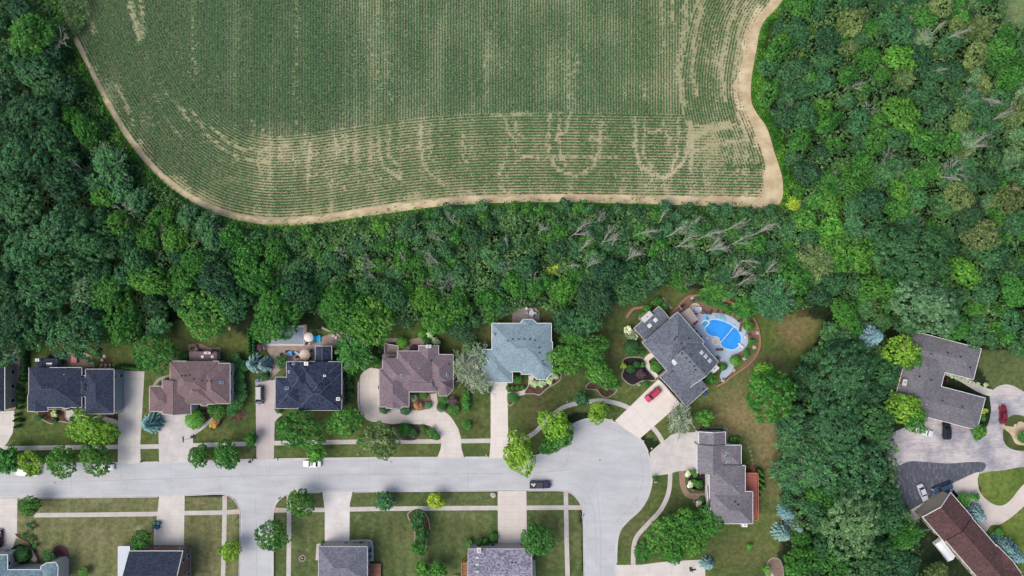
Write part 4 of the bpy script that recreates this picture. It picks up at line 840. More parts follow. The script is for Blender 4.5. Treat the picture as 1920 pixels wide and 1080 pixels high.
# bare trees, grey twigs
def bare_mesh(seed, Rr, lean=0.0, n=16, mat=None):
    rs = random.Random(seed); mb = MB()
    def br(p, d, L, r, dep):
        q = p+d*L; mid = p+d*L*.55+Vector((rs.uniform(-.06, .06), rs.uniform(-.06, .06), .03))*L
        mb.tube(p, mid, r, r*.7, 4 if dep else 6, cap=False); mb.tube(mid, q, r*.7, r*.35, 4, cap=False)
        if dep >= 3: return
        for i in range((5, 4, 3)[dep]):
            t = rs.uniform(.25, 1.0); b = p.lerp(q, t); w = .5 if lean else .6
            dd = (d+Vector((rs.uniform(-1, 1), rs.uniform(-1, 1), rs.uniform(-.3, .6)))*w*(1, 1.1, 1.3)[dep]).normalized()
            br(b, dd, L*rs.uniform(.38, .6), max(.014, r*.42), dep+1)
    r0 = .04+.010*Rr; mb.tube((0, 0, 0), (lean*.25*Rr, 0, Rr*.5), r0*1.3, r0, 7)
    for i in range(n//2):
        a = 6.283*(i+rs.random()*.5)/(n//2) if lean == 0 else rs.uniform(-.62, .62)
        br(Vector((lean*.1*Rr, 0, Rr*.2*(1+rs.random()))), Vector((math.cos(a), math.sin(a), rs.uniform(.25, .8))).normalized(), Rr*rs.uniform(.62, .9)*(1.45 if lean else 1), r0*.6, 0)
    o = mb.build('branches', M_deadwood); me = o.data; bpy.data.objects.remove(o); return me
BARE = [bare_mesh(3, 3.4, 0, 14), bare_mesh(4, 3.4, 0, 14)]+[bare_mesh(k, 3.8, 1.0, 6+k % 3*2) for k in range(5, 10)]
DEAD = [(105, 74, 20, 0, 'bare grey tree at the wood edge by the cornfield top'), (228, 398, 22, 0, 'bare pale tree with radiating branches below the cornfield bend'), (290, 432, 17, 0, 'small bare tree near the pale radiating one'), (55, 195, 22, 0, 'grey bare branches among the dark oaks'), (176, 612, 26, 1, 'dead grey limbs beside the patio oak'), (150, 318, 14, 1, 'grey bare tree next to the feathery blue-green tree'),
 (838, 527, 16, 0, None), (800, 532, 11, 0, None), (822, 492, 17, 1, None), (832, 452, 15, 1, None), (848, 418, 11, 1, None), (952, 463, 14, 1, None), (948, 504, 13, 0, None), (1010, 437, 12, 1, None), (1000, 525, 14, 0, None), (1075, 440, 20, 1, None), (1088, 470, 20, 1, None), (1062, 500, 15, 1, None), (1103, 500, 15, 1, None), (1122, 425, 16, 1, None), (1130, 455, 18, 1, None), (1148, 462, 18, 1, None), (1196, 440, 22, 1, None), (1178, 488, 18, 1, None), (1255, 442, 22, 1, None), (1272, 462, 20, 1, None), (1300, 425, 15, 1, None), (1315, 448, 24, 1, None), (1330, 470, 22, 1, None), (1365, 430, 20, 1, None), (1380, 455, 16, 1, None), (1415, 440, 26, 1, None), (1392, 490, 18, 1, None), (1372, 524, 22, 1, None), (1385, 535, 18, 1, None), (1440, 512, 14, 1, None), (1240, 415, 14, 1, None), (760, 492, 14, 1, None), (705, 500, 16, 1, None), (635, 475, 13, 0, None), (478, 535, 13, 1, None), (1105, 727-190, 12, 0, None), (1285, 527, 13, 0, None), (700, 520, 10, 1, None), (1110, 640, 11, 0, 'bare twigs between the blue-grey roof and the pool house'), (1095, 577, 10, 0, None),
 (1755, 58, 16, 1, None), (1782, 70, 20, 1, None), (1725, 68, 15, 1, None), (1690, 40, 13, 1, None), (1600, 160, 12, 1, None), (1632, 200, 13, 0, None), (1845, 180, 20, 1, None), (1828, 176, 16, 0, None), (1868, 222, 18, 1, None), (1825, 275, 18, 1, None), (1790, 318, 20, 0, None), (1775, 330, 16, 1, None), (1672, 288, 12, 0, None), (1492, 200, 14, 0, None), (1700, 325, 12, 0, None), (1890, 355, 14, 1, None), (1756, 130, 13, 1, None), (1905, 425, 12, 0, None), (1840, 650-90, 10, 0, None)]
drs = random.Random(9)
for i, (x, y, r, ln, lab) in enumerate(DEAD):
    lean = ln; R0 = 3.8 if lean else 3.4; rad = r*S*1.15; zb = 5.2 if (y > 540 and x < 300) or 380 < y else 6.0; th = math.atan2(540-y, x-960)
    if 1050 < x < 1460 and 400 < y < 550: th = R(50)-R((x-1050)*.05)
    if lean: th += drs.uniform(-.4, .4)
    p = P(x, y, 7.5); o = thing('dead_tree', lab, 'tree', (p.x, p.y, 0), th if lean else drs.uniform(0, 6.28), 'bare grey trees in the woods')
    k = rad/R0; base = 4.8
    t = MB(); t.tube((0, 0, -.1), (0, 0, base/k+.2), .16/k, .12/k, 7); t.build('trunk', M_deadwood, o)
    b_ = bpy.data.objects.new('branches', BARE[(2+i % 5) if lean else i % 2]); COL.objects.link(b_); b_.parent = o; b_.location = (0, 0, base/k-R0*.1)
    o.scale = (k, k, k); ALL.append([o, x, y, r, None, 'dead', lab, 'dead'])
# low growth under the trees and weeds round the field
def low_growth():
    rs = np.random.RandomState(3); n = 380000
    px = rs.uniform(-60, 1980, n); py = rs.uniform(-60, 1140, n); ok = np.zeros(n, bool)
    for zn, poly, a, b_ in WOODS: ok |= inpoly(px, py, poly)
    ok |= (segdist(px, py, [(-60, -60), (70, -60), (115, 20)]) < 60)
    ok &= ~inpoly(px, py, [(1640, 490), (1655, 500), (1665, 560), (1650, 600), (1635, 560)])
    px, py = px[ok], py[ok]; n = len(px); zz = np.clip(np.minimum(segdist(px, py, FIELD_L[::3]), segdist(px, py, FIELD_R[::3]))/30, .15, 1); h = zz*np.where(px < 290, 3.6, 6.2)*(.55*vnoise(px, py, 16, 51)+.3*vnoise(px, py, 6, 55)+.15)+.2+rs.uniform(0, .6, n)
    c = np.stack([(px-960)*S, (540-py)*S, h], 1); nr = rs.normal(0, .5, (n, 3)); nr[:, 2] = 1
    q = quads(c, nr, rs.uniform(.20, .42, n), rs, 1.2); mesh_quads('undergrowth', q, leafmat('undergrowth_leaves', (84, 122, 68), True, .5), 'stuff', np.clip(vnoise(px, py, 20, 52), 0, 1))
    # weeds along the field
    X = []; n = 90000; px = rs.uniform(80, 760, n); py = rs.uniform(-60, 460, n); d = segdist(px, py, FIELD_L[::2]); o_ = ~inpoly(px, py, FIELD); ok = (d < 46*(.5+vnoise(px, py, 18, 8))) & o_ & (px < 700)
    a, b2 = px[ok], py[ok]; n = 60000; px = rs.uniform(1380, 1560, n); py = rs.uniform(-60, 420, n); d = segdist(px, py, FIELD_R[::2]); ok = (d < 26*(.3+vnoise(px, py, 18, 9))) & ~inpoly(px, py, FIELD)
    n = 2600; qx = rs.uniform(440, 1440, n); qy = rs.uniform(370, 425, n); d = segdist(qx, qy, FIELD_L[::2]); ok2 = (d < 9*vnoise(qx, qy, 9, 10)*vnoise(qx, qy, 3, 12)*2.6)
    px = np.concatenate([a, px[ok], qx[ok2]]); py = np.concatenate([b2, py[ok], qy[ok2]]); n = len(px); h = 1.3*vnoise(px, py, 6, 53)+rs.uniform(0, .3, n)
    c = np.stack([(px-960)*S, (540-py)*S, h], 1); nr = rs.normal(0, .6, (n, 3)); nr[:, 2] = 1
    mesh_quads('weeds', quads(c, nr, rs.uniform(.12, .26, n), rs, 1.4), leafmat('weed_leaves', (84, 142, 44), True, .4), 'stuff', np.clip(vnoise(px, py, 14, 54), 0, 1))
low_growth()
# ------------------------------------------------------------------ houses
def shingle(rgb, var=.16, rot=0.0, warm=None):
    m, nt, b = newmat('roof_shingles', .95, .1); g = wpos(nt)
    mp = N(nt, 'ShaderNodeMapping'); nt.links.new(g, mp.inputs[0]); mp.inputs['Rotation'].default_value = (0, 0, rot); mp.inputs['Scale'].default_value = (1, 1, 0.01)
    br = N(nt, 'ShaderNodeTexBrick'); nt.links.new(mp.outputs[0], br.inputs['Vector']); br.inputs['Scale'].default_value = 1; br.inputs['Brick Width'].default_value = .42; br.inputs['Row Height'].default_value = .30; br.inputs['Mortar Size'].default_value = .012; br.inputs['Bias'].default_value = 0
    a = tuple(c*(1+var) for c in rgb); d = tuple(c*(1-var) for c in rgb)
    if warm: d = warm
    br.inputs['Color1'].default_value = C(*a); br.inputs['Color2'].default_value = C(*d); br.inputs['Mortar'].default_value = C(*(c*(1-var*1.6) for c in rgb))
    v = mul(nt, br.outputs['Color'], remap(nt, noise(nt, g, .35, 5, .65), .3, .7, .88, 1.1)); v = mul(nt, v, remap(nt, noise(nt, g, 3.2, 3, .7), .3, .7, .93, 1.07))
    nt.links.new(v, b.inputs['Base Color']); return m
def siding(rgb):
    m, nt, b = newmat('wall_siding', .8, .2); g = wpos(nt); w = N(nt, 'ShaderNodeTexWave', bands_direction='Z'); w.inputs['Scale'].default_value = 2.4; nt.links.new(g, w.inputs['Vector'])
    v = mul(nt, C(*rgb), remap(nt, w.outputs['Fac'], 0, 1, .86, 1.05)); nt.links.new(v, b.inputs['Base Color']); return m
def brickwall(rgb):
    m, nt, b = newmat('wall_brick', .9, .15); g = wpos(nt); mp = N(nt, 'ShaderNodeMapping'); nt.links.new(g, mp.inputs[0]); mp.inputs['Rotation'].default_value = (R(90), 0, R(20))
    br = N(nt, 'ShaderNodeTexBrick'); nt.links.new(mp.outputs[0], br.inputs['Vector']); br.inputs['Scale'].default_value = 1; br.inputs['Brick Width'].default_value = .24; br.inputs['Row Height'].default_value = .08; br.inputs['Mortar Size'].default_value = .008
    br.inputs['Color1'].default_value = C(*rgb); br.inputs['Color2'].default_value = C(*(c*.75 for c in rgb)); br.inputs['Mortar'].default_value = C(170, 160, 150)
    nt.links.new(br.outputs['Color'], b.inputs['Base Color']); return m
M_white = paint((232, 232, 230), .5, .3, 0, .04); M_trim = paint((196, 194, 192), .6, .3, 0, .05); M_dark = paint((44, 44, 48), .6, .3)
M_glass = glass(); M_skyglass = glass((70, 120, 150)); M_skywhite = glass((200, 214, 222)); M_brick = brickwall((140, 92, 80)); M_garage = paint((214, 212, 208), .6, .3, 0, .04)
class House:
    def __init__(s, name, label, cx, cy, zE, slope, th, roof, wall, gut=None, over=.45):
        s.zE, s.sl, s.th = zE, slope, R(th); s.u = Vector((math.cos(s.th), math.sin(s.th))); s.vv = Vector((-math.sin(s.th), math.cos(s.th)))
        s.o = Vector((cx, cy)); s.name = name; p = P(cx, cy, 0); s.e = thing(name, label, 'house' if 'house' in name else 'shelter', (p.x, p.y, 0), 0, None, True)
        s.roof = MB(); s.wall = MB(); s.gut = MB(); s.B = []; s.mr, s.mw, s.mg = roof, wall, gut or M_trim; s.over = over
    def uv(s, p): d = Vector(p)-s.o; return d.dot(s.u), d.dot(s.vv)
    def px(s, u, v): q = s.o+s.u*u+s.vv*v; return q.x, q.y
    def W(s, u, v, z): return P(*s.px(u, v), z)
    def block(s, typ, pts, dz=0.0, slope=None, z=None, wall=True, zc=None):
        if len(pts) == 4 and not isinstance(pts[0], tuple): pts = [(pts[0], pts[1]), (pts[2], pts[3])]
        q = [s.uv(p) for p in pts]; u0, u1 = min(a for a, b in q), max(a for a, b in q); v0, v1 = min(b for a, b in q), max(b for a, b in q)
        i = len(s.B); z = (z or s.zE)+dz+i*.007; sl = (slope or s.sl)
        A, Bc, Cc, D = s.W(u0, v0, z), s.W(u1, v0, z), s.W(u1, v1, z), s.W(u0, v1, z); Lu, Lv = (Bc-A).length, (D-A).length
        hu = typ in ('gu',) or (typ == 'hip' and Lu >= Lv); half = (Lv if hu else Lu)/2
        if typ == 'flat': half = 0
        h = half*sl; up = Vector((0, 0, h)); inset = half if typ == 'hip' else 0
        eu = (Bc-A).normalized(); ev = (D-A).normalized()
        blk = dict(A=A, eu=eu, ev=ev, Lu=Lu, Lv=Lv, z=z, sl=sl, typ=typ, hu=hu, half=half, i=i, poly=None); s.B.append(blk)
        if typ == 'shed':                                   # high side at v0 (zc = rise)
            hh = Vector((0, 0, zc)); A2, B2 = A+hh, Bc+hh; s._slab([A2, B2, Cc, D]); blk['rise'] = zc
        elif typ == 'flat': s._slab([A, Bc, Cc, D])
        elif hu:
            R1 = (A+D)/2+eu*inset+up; R2 = (Bc+Cc)/2-eu*inset+up
            s._faces([A, Bc, Cc, D, R1, R2], [(0, 1, 5, 4), (2, 3, 4, 5), (3, 0, 4), (1, 2, 5)] if typ == 'hip' else [(0, 1, 5, 4), (2, 3, 4, 5)], typ)
            s._caps(R1, R2, [(A, R1), (D, R1), (Bc, R2), (Cc, R2)] if typ == 'hip' else [])
        else:
            R1 = (A+Bc)/2+ev*inset+up; R2 = (D+Cc)/2-ev*inset+up
            s._faces([A, Bc, Cc, D, R1, R2], [(1, 2, 5, 4), (3, 0, 4, 5), (0, 1, 4), (2, 3, 5)] if typ == 'hip' else [(1, 2, 5, 4), (3, 0, 4, 5)], typ)
            s._caps(R1, R2, [(A, R1), (Bc, R1), (D, R2), (Cc, R2)] if typ == 'hip' else [])
        if wall:
            k = s.over+i*.004; a = A+eu*k+ev*k; b = Bc-eu*k+ev*k; c = Cc-eu*k-ev*k; d = D+eu*k-ev*k; zt = z-.08
            vs = [(p.x, p.y, 0) for p in (a, b, c, d)]+[(p.x, p.y, zt+.08-(0 if typ in ('gu', 'gv', 'hip') else .12)) for p in (a, b, c, d)]
            s.wall.add(vs, [(0, 1, 5, 4), (1, 2, 6, 5), (2, 3, 7, 6), (3, 0, 4, 7), (3, 2, 1, 0), (4, 5, 6, 7)]); blk['w'] = (a, b, c, d)
            if typ in ('gu', 'gv'):
                for p, q in (((a, d), (b, c)) if typ == 'gu' else ((a, b), (d, c))):
                    n_ = (b-a).normalized() if typ == 'gu' else (d-a).normalized(); m_ = (p+q)/2; t_ = m_+Vector((0, 0, (half-k)*sl+k*sl*.6))
                    sgn = 1 if True else 0
                    pp = [Vector((w.x, w.y, z)) for w in (p, q)]+[Vector((m_.x, m_.y, z+(half)*sl-.06))]
                    ins = (s.bc(blk)-m_); ins.z = 0; ins.normalize(); bk = [w+ins*.1 for w in pp]
                    s.wall.add(pp+bk, [(0, 1, 2), (5, 4, 3), (0, 3, 4, 1), (1, 4, 5, 2), (2, 5, 3, 0)])
        return blk
    def bc(s, b): return b['A']+b['eu']*b['Lu']/2+b['ev']*b['Lv']/2
    def _slab(s, q, t=.2):
        lo = [w-Vector((0, 0, t)) for w in q]; s.roof.add([*q, *lo], [(0, 1, 2, 3)[::-1], (4, 5, 6, 7), (0, 1, 5, 4), (1, 2, 6, 5), (2, 3, 7, 6), (3, 0, 4, 7)])
    def _faces(s, vs, fs, typ, t=.2):
        n = len(vs); vs = [Vector(v) for v in vs]; lo = [v-Vector((0, 0, t)) for v in vs]
        F = list(fs)+[tuple(n+i for i in f[::-1]) for f in fs]
        if typ == 'hip': F += [(0, 1, n+1, n), (1, 2, n+2, n+1), (2, 3, n+3, n+2), (3, 0, n, n+3)]
        else:
            cnt = {}
            for f in fs:
                for a, b in zip(f, f[1:]+f[:1]): cnt[frozenset((a, b))] = cnt.get(frozenset((a, b)), 0)+1
            F += [(a, b, n+b, n+a) for e, c in cnt.items() if c == 1 for a, b in [tuple(e)]]
        s.roof.add(vs+lo, F)
    def _caps(s, R1, R2, hips):
        if (R2-R1).length > .3: s.roof.tube(R1, R2, .075, n=5, m=1)
        for a, b in hips: s.roof.tube(a, b, .055, n=5, m=1)
    def poly(s, pts, apex, dz=0.0, rise=1.5, wall=True):
        i = len(s.B); z = s.zE+dz+i*.007; q = [P(*p, z) for p in pts]; ap = P(*apex, z+rise); n = len(q)
        s.roof.add(q+[ap]+[w-Vector((0, 0, .2)) for w in q], [(j, (j+1) % n, n) for j in range(n)]+[(j, (j+1) % n, n+1+(j+1) % n, n+1+j) for j in range(n)]+[tuple(range(n+1, 2*n+1))])
        for w in q: s.roof.tube(w, ap, .05, n=5, m=1)
        s.B.append(dict(poly=[(w.x, w.y) for w in q], z=z, rise=rise, i=i, ap=ap))
        for j in range(n):
            a, b = q[j], q[(j+1) % n]; s._gut(a, b, i)
        if wall:
            c = sum(q, Vector())/n; s.wall.prism([tuple((c+(w-c)*.86).xy) for w in q], 0, z-.02)
    def height(s, x, y):
        h = 0
        for b in s.B:
            if b.get('poly'):
                if inpoly([x], [y], b['poly'])[0]: h = max(h, b['z']+b['rise']*.5)
                continue
            d = Vector((x, y, 0))-b['A']; a, c = d.x*b['eu'].x+d.y*b['eu'].y, d.x*b['ev'].x+d.y*b['ev'].y
            if not (0 <= a <= b['Lu'] and 0 <= c <= b['Lv']): continue
            mu, mv = min(a, b['Lu']-a), min(c, b['Lv']-c)
            if b['typ'] == 'hip': m_ = min(mu, mv)
            elif b['typ'] == 'gu': m_ = mv
            elif b['typ'] == 'gv': m_ = mu
            else: m_ = 0
            h = max(h, b['z']+m_*b['sl']+(b.get('rise', 0)*(1-c/b['Lv'])))
        return h
    def on(s, px, py):
        z = s.zE+1
        for _ in range(4): p = P(px, py, z); z = max(s.height(p.x, p.y), .5)
        p = P(px, py, z); hx = s.height(p.x+.3, p.y)-s.height(p.x-.3, p.y); hy = s.height(p.x, p.y+.3)-s.height(p.x, p.y-.3)
        n = Vector((-hx/.6, -hy/.6, 1)).normalized() if abs(hx) < 1 and abs(hy) < 1 else Vector((0, 0, 1)); return p, n
    def _inside(s, x, y, skip, pad=.15):
        for b in s.B:
            if b['i'] == skip or b.get('poly'): continue
            d = Vector((x, y, 0))-b['A']; a, c = d.x*b['eu'].x+d.y*b['eu'].y, d.x*b['ev'].x+d.y*b['ev'].y
            if pad < a < b['Lu']-pad and pad < c < b['Lv']-pad: return True
        return False
    def _gut(s, a, b, i, w=.13):
        L = (b-a).length; n = max(1, int(L/.7)); ang = math.atan2((b-a).y, (b-a).x)
        run = []
        for k in range(n):
            p = a.lerp(b, (k+.5)/n)
            if not s._inside(p.x, p.y, i): run.append(k)
        j = 0
        while j < len(run):
            k0 = run[j]
            while j+1 < len(run) and run[j+1] == run[j]+1: j += 1
            p, q = a.lerp(b, k0/n), a.lerp(b, (run[j]+1)/n); c = (p+q)/2; s.gut.box((c.x, c.y, c.z-.045), ((q-p).length+.1, w, .15), ang); j += 1
    def finish(s, windows=True, doors=(), garages=(), chim=(), sky=(), vents=(), rake=None):
        for b in s.B:
            if b.get('poly'): continue
            A, eu, ev, Lu, Lv, t = b['A'], b['eu'], b['ev'], b['Lu'], b['Lv'], b['typ']; Bc, Cc, D = A+eu*Lu, A+eu*Lu+ev*Lv, A+ev*Lv
            ed = {'gu': [(A, Bc), (D, Cc)], 'gv': [(A, D), (Bc, Cc)], 'shed': [(D, Cc)]}.get(t, [(A, Bc), (Bc, Cc), (Cc, D), (D, A)])
            for p, q in ed: s._gut(p, q, b['i'])
            if t in ('gu', 'gv'):
                h = Vector((0, 0, b['half']*b['sl']))
                ends = [(A, D), (Bc, Cc)] if t == 'gu' else [(A, Bc), (D, Cc)]
                for p, q in ends:
                    m_ = (p+q)/2+h
                    if not s._inside(((p+q)/2).x, ((p+q)/2).y, b['i']):
                        for x_ in (p, q): s.gut.tube(x_-Vector((0, 0, .04)), m_-Vector((0, 0, .04)), .10, n=4)
        if s.gut.v: s.gut.build('gutter', s.mg, s.e)
        rr = s.roof.build('roof', [s.mr, s.mrc if hasattr(s, 'mrc') else s.mr], s.e, tri=True)
        s.wall.build('wall', s.mw, s.e)
        # windows round every block
        if windows:
            lv = [1.5] if s.zE < 4.3 else [1.5, 4.3]; cnt = 0
            for b in s.B:
                if b.get('poly') or 'w' not in b: continue
                a_, b_, c_, d_ = b['w']
                for p, q in ((a_, b_), (b_, c_), (c_, d_), (d_, a_)):
                    L = (q-p).length; n = int((L-1.2)/3.0)
                    if n < 1: continue
                    ang = math.atan2((q-p).y, (q-p).x); nrm = Vector(((q-p).y, -(q-p).x, 0)).normalized(); c0 = s.bc(b)
                    if nrm.dot(((p+q)/2-c0).xy.to_3d()) < 0: nrm = -nrm
                    for k in range(n):
                        w = p.lerp(q, (k+.5)/n)
                        if s._inside(w.x+nrm.x*.6, w.y+nrm.y*.6, b['i'], -.2) or any((w.xy-P(*g[:2], 0).xy).length < 3.2 for g in garages) or any((w.xy-P(*g[:2], 0).xy).length < 1.6 for g in doors): continue
                        for z in lv:
                            if z+.9 > b['z']: continue
                            f = MB(); f.box((w.x+nrm.x*.03, w.y+nrm.y*.03, z), (1.2, .12, 1.4), ang); o = f.build('window', M_white, s.e)
                            g = MB(); g.box((w.x+nrm.x*.075, w.y+nrm.y*.075, z), (1.02, .06, 1.22), ang); g.build('pane', M_glass, o, loc=s.e.location); cnt += 1
                            if cnt > 60: return
        for k, (px, py, ang) in enumerate(garages):
            p = P(px, py, 1.1); f = MB(); f.box((p.x, p.y, 1.12), (4.7, .14, 2.25), R(ang)); o = f.build('garage_door', M_garage, s.e)
            g = MB(); g.box((p.x, p.y, 1.85), (3.9, .18, .3), R(ang)); g.build('pane', M_glass, o, loc=s.e.location)
        for px, py, ang in doors:
            p = P(px, py, 1); f = MB(); f.box((p.x, p.y, 1.05), (1.0, .16, 2.1), R(ang)); o = f.build('door', paint((86, 50, 44), .5), s.e)
            g = MB(); g.tube((p.x+.35*math.cos(R(ang)), p.y+.35*math.sin(R(ang)), 1.0), (p.x+.35*math.cos(R(ang))+.02, p.y+.35*math.sin(R(ang))-.14, 1.0), .03); g.build('handle', M_trim, o, loc=s.e.location)
        for c in chim:
            px, py, w, l, col = c[:5]; p, n = s.on(px, py); mt = {'w': M_white, 'b': M_brick, 'g': M_trim}[col]; f = MB()
            zb = p.z-.6 if len(c) < 6 else 0.0; zt = p.z+.9; ang = -s.th
            pp = P(px, py, zt); f.box((pp.x, pp.y, (zb+zt)/2), (w, l, zt-zb), ang); o = f.build('chimney', mt, s.e)
            g = MB(); g.box((pp.x, pp.y, zt+.06), (w+.16, l+.16, .12), ang); g.tube((pp.x, pp.y, zt+.12), (pp.x, pp.y, zt+.42), .13, .11, 8, 1); g.build('chimney_cap', [M_trim if col != 'w' else M_white, M_dark], o, loc=s.e.location)
        for px, py, w, l, col in sky:
            p, n = s.on(px, py); rot = n.to_track_quat('Z', 'Y').to_matrix(); ca = Matrix.Rotation(-s.th, 3, 'Z')
            for nm, ww, ll, h0, h1, mt in (('skylight', w, l, .02, .16, M_trim if col != 'w' else M_white), ('pane', w-.16, l-.16, .1, .19, {'b': M_skyglass, 'w': M_skywhite, 'd': glass((60, 76, 84))}[col])):
                f = MB(); vs = []
                t = (Vector((math.cos(-s.th), math.sin(-s.th), 0))); t = (t-n*t.dot(n)).normalized(); bt = n.cross(t)
                for h in (h0, h1):
                    for a, b in ((-1, -1), (1, -1), (1, 1), (-1, 1)): vs.append(p+t*(a*ww/2)+bt*(b*ll/2)+n*h)
                f.add(vs, [(3, 2, 1, 0), (4, 5, 6, 7), (0, 1, 5, 4), (1, 2, 6, 5), (2, 3, 7, 6), (3, 0, 4, 7)])
                if nm == 'skylight': par = f.build(nm, mt, s.e)
                else: f.build(nm, mt, par, loc=s.e.location)
        for vpt in vents:
            px, py = vpt[:2]; p, n = s.on(px, py); f = MB()
            if len(vpt) > 2: f.tube(p-n*.1, p+Vector((0, 0, .35)), .09, n=8); f.build('vent_pipe', M_white, s.e)
            else: f.box(tuple(p+Vector((0, 0, .1))), (.42, .42, .28), -s.th, 0, .7); f.build('roof_vent', M_dark, s.e)
def cap(h, rgb): h.mrc = paint(rgb, .95, .1)

SH_N = shingle((60, 67, 84), .16); SH_N2 = shingle((56, 64, 84), .26); SH_B = shingle((122, 104, 106), .07); SH_M = shingle((116, 108, 118), .13, 0, (124, 102, 104)); SH_BL = shingle((134, 154, 162), .07); SH_G = shingle((108, 113, 124), .13, R(41)); SH_G2 = shingle((124, 120, 127), .10); SH_G3 = shingle((116, 114, 120), .10, R(14)); SH_R = shingle((92, 70, 70), .14, R(49)); SH_L = shingle((146, 142, 158), .24); SH_GB = shingle((118, 120, 132), .12); SH_T = shingle((118, 142, 152), .12)
# dark blue-black roof, first full house from the west
h = House('house', 'two-part house with blue-black hip roofs beside the widest plain driveway', 130, 730, 5.6, .52, 0, SH_N, siding((150, 160, 170))); cap(h, (84, 90, 106))
h.block('hip', (54, 689, 153.5, 764)); h.block('hip', (160, 692, 214, 776)); h.block('gv', (52, 740, 90, 771), slope=.35, z=5.5)
h.block('hip', (146, 704, 176, 744), z=5.2); h.block('gv', (117, 738, 131.5, 764.8), slope=.5); h.block('flat', (151, 735, 162, 770), z=3.2, slope=.1)
h.block('shed', (68, 672, 109, 690), z=2.9, zc=.2)
h.finish(garages=[(222, 737, 90), (222, 758, 90)], doors=[(128, 768, 0)], chim=[(70, 675, .9, .6, 'w', 1)], sky=[(93, 683, 1.6, .9, 'b')], vents=[(79, 724), (83, 723.5), (89, 724), (95, 724.5), (157, 723.5), (161, 723.5), (166, 723.5), (121, 702, 1)])
# brown-mauve hip roofs
h = House('house', 'house with wide brownish mauve hip roofs and a small blue skylight', 360, 715, 5.6, .50, 0, SH_B, siding((206, 206, 204))); cap(h, (134, 116, 114))
h.block('hip', (319, 677, 410, 752)); h.block('hip', (372, 681, 431.5, 757)); h.block('gv', (304, 712, 358, 776), z=5.3); h.block('hip', (280, 724, 332, 771.5), z=5.0); h.block('hip', (343, 706, 403, 758), slope=.56)
h.block('shed', (355, 659, 407, 678), z=3.0, zc=.25); h.block('flat', (376.5, 753, 389, 761), z=5.2, slope=.1)
h.finish(garages=[(320, 772, 0), (345, 772, 0)], doors=[(383, 757, 0)], chim=[(389, 661.5, 1.6, .5, 'b', 1)], sky=[(416, 717, 1.1, .75, 'b'), (380, 669, .8, .8, 'b'), (398.5, 669, .8, .8, 'd')], vents=[(340, 705), (347.5, 705), (355, 704), (363, 711), (378, 714), (389, 714), (395, 715)])
# blue-black roof by the umbrellas
h = House('house', 'house with intricate blue-black hip roofs beside the umbrella patio', 585, 720, 5.6, .62, 0, SH_N2, siding((120, 112, 110))); cap(h, (104, 110, 126))
h.block('hip', (560, 678, 641, 763)); h.block('hip', (558, 700, 640, 769.5), slope=.7); h.block('hip', (516, 707, 572, 766), z=5.2, slope=.5); h.block('hip', (537, 678, 592, 738), slope=.64, z=5.4); h.block('gv', (591, 648.5, 622, 682), z=3.6, slope=.5)
h.finish(garages=[], doors=[(605, 766, 0)], chim=[(574, 682, .9, .7, 'w'), (634, 748, .9, .8, 'b'), (608.5, 704.5, .5, .3, 'w')], sky=[(550.6, 682, .8, .8, 'b'), (538, 728, 1.0, .8, 'b'), (542, 697, .6, .8, 'b')], vents=[(585, 722), (591, 722), (597, 722), (602, 722)])
# speckled mauve-brown
h = House('house', 'house with speckled purplish brown roofs inside the looping driveway', 780, 700, 5.4, .5, 0, SH_M, siding((196, 188, 180))); cap(h, (132, 122, 130))
h.block('hip', (717, 671, 800, 731)); h.block('hip', (711, 692, 767, 763)); h.block('gv', (724, 740, 753, 765), slope=.4); h.block('hip', (745, 658, 822, 735), slope=.52); h.block('gv', (785, 648, 822.5, 705), slope=.42); h.block('hip', (800, 664.5, 850, 727)); h.poly([(820, 712), (850, 712), (850, 729), (839, 742.5), (822, 742.5)], (835, 722), rise=2.2)
h.block('shed', (717, 664, 744.5, 674), z=3.2, zc=.3); h.block('gu', (771, 700, 812, 734), slope=.62)
h.finish(garages=[(711, 712, 90), (711, 738, 90)], doors=[(812, 736, 0)], chim=[(803.5, 649.5, 1.3, .7, 'g')], sky=[(753.7, 704.6, .6, 1.0, 'd'), (839, 702, .7, .9, 'b')], vents=[(786, 690.5, 1), (766, 679, 1), (808, 676), (842, 683)])
# blue-grey
h = House('house', 'house with one broad pale blue-grey roof with white gutters', 975, 655, 5.6, .42, 0, SH_BL, siding((200, 198, 190)), M_white); cap(h, (142, 160, 174))
h.block('hip', (922, 606, 1034, 697)); h.block('hip', (977, 640, 1036, 702)); h.block('hip', (904, 655, 961, 717.5), z=5.2, slope=.4); h.poly([(994.6, 690), (1036, 690), (1036, 699), (1023, 712), (1007, 712), (994.6, 700)], (1015, 682), rise=1.6)
h.poly([(974, 606.5), (981, 598.5), (999, 598.5), (1007, 606.5)], (990, 610), rise=.9)
h.finish(garages=[(936, 713, 0)], doors=[(985, 699, 0)], chim=[(924.5, 628, .5, .6, 'b')], vents=[(952, 639), (961, 636), (972, 636), (983, 636), (994, 636), (1003, 638), (1011, 652), (1011.5, 661), (1017.5, 677), (1018, 688), (1001.5, 630, 1), (1030, 610, 1)])
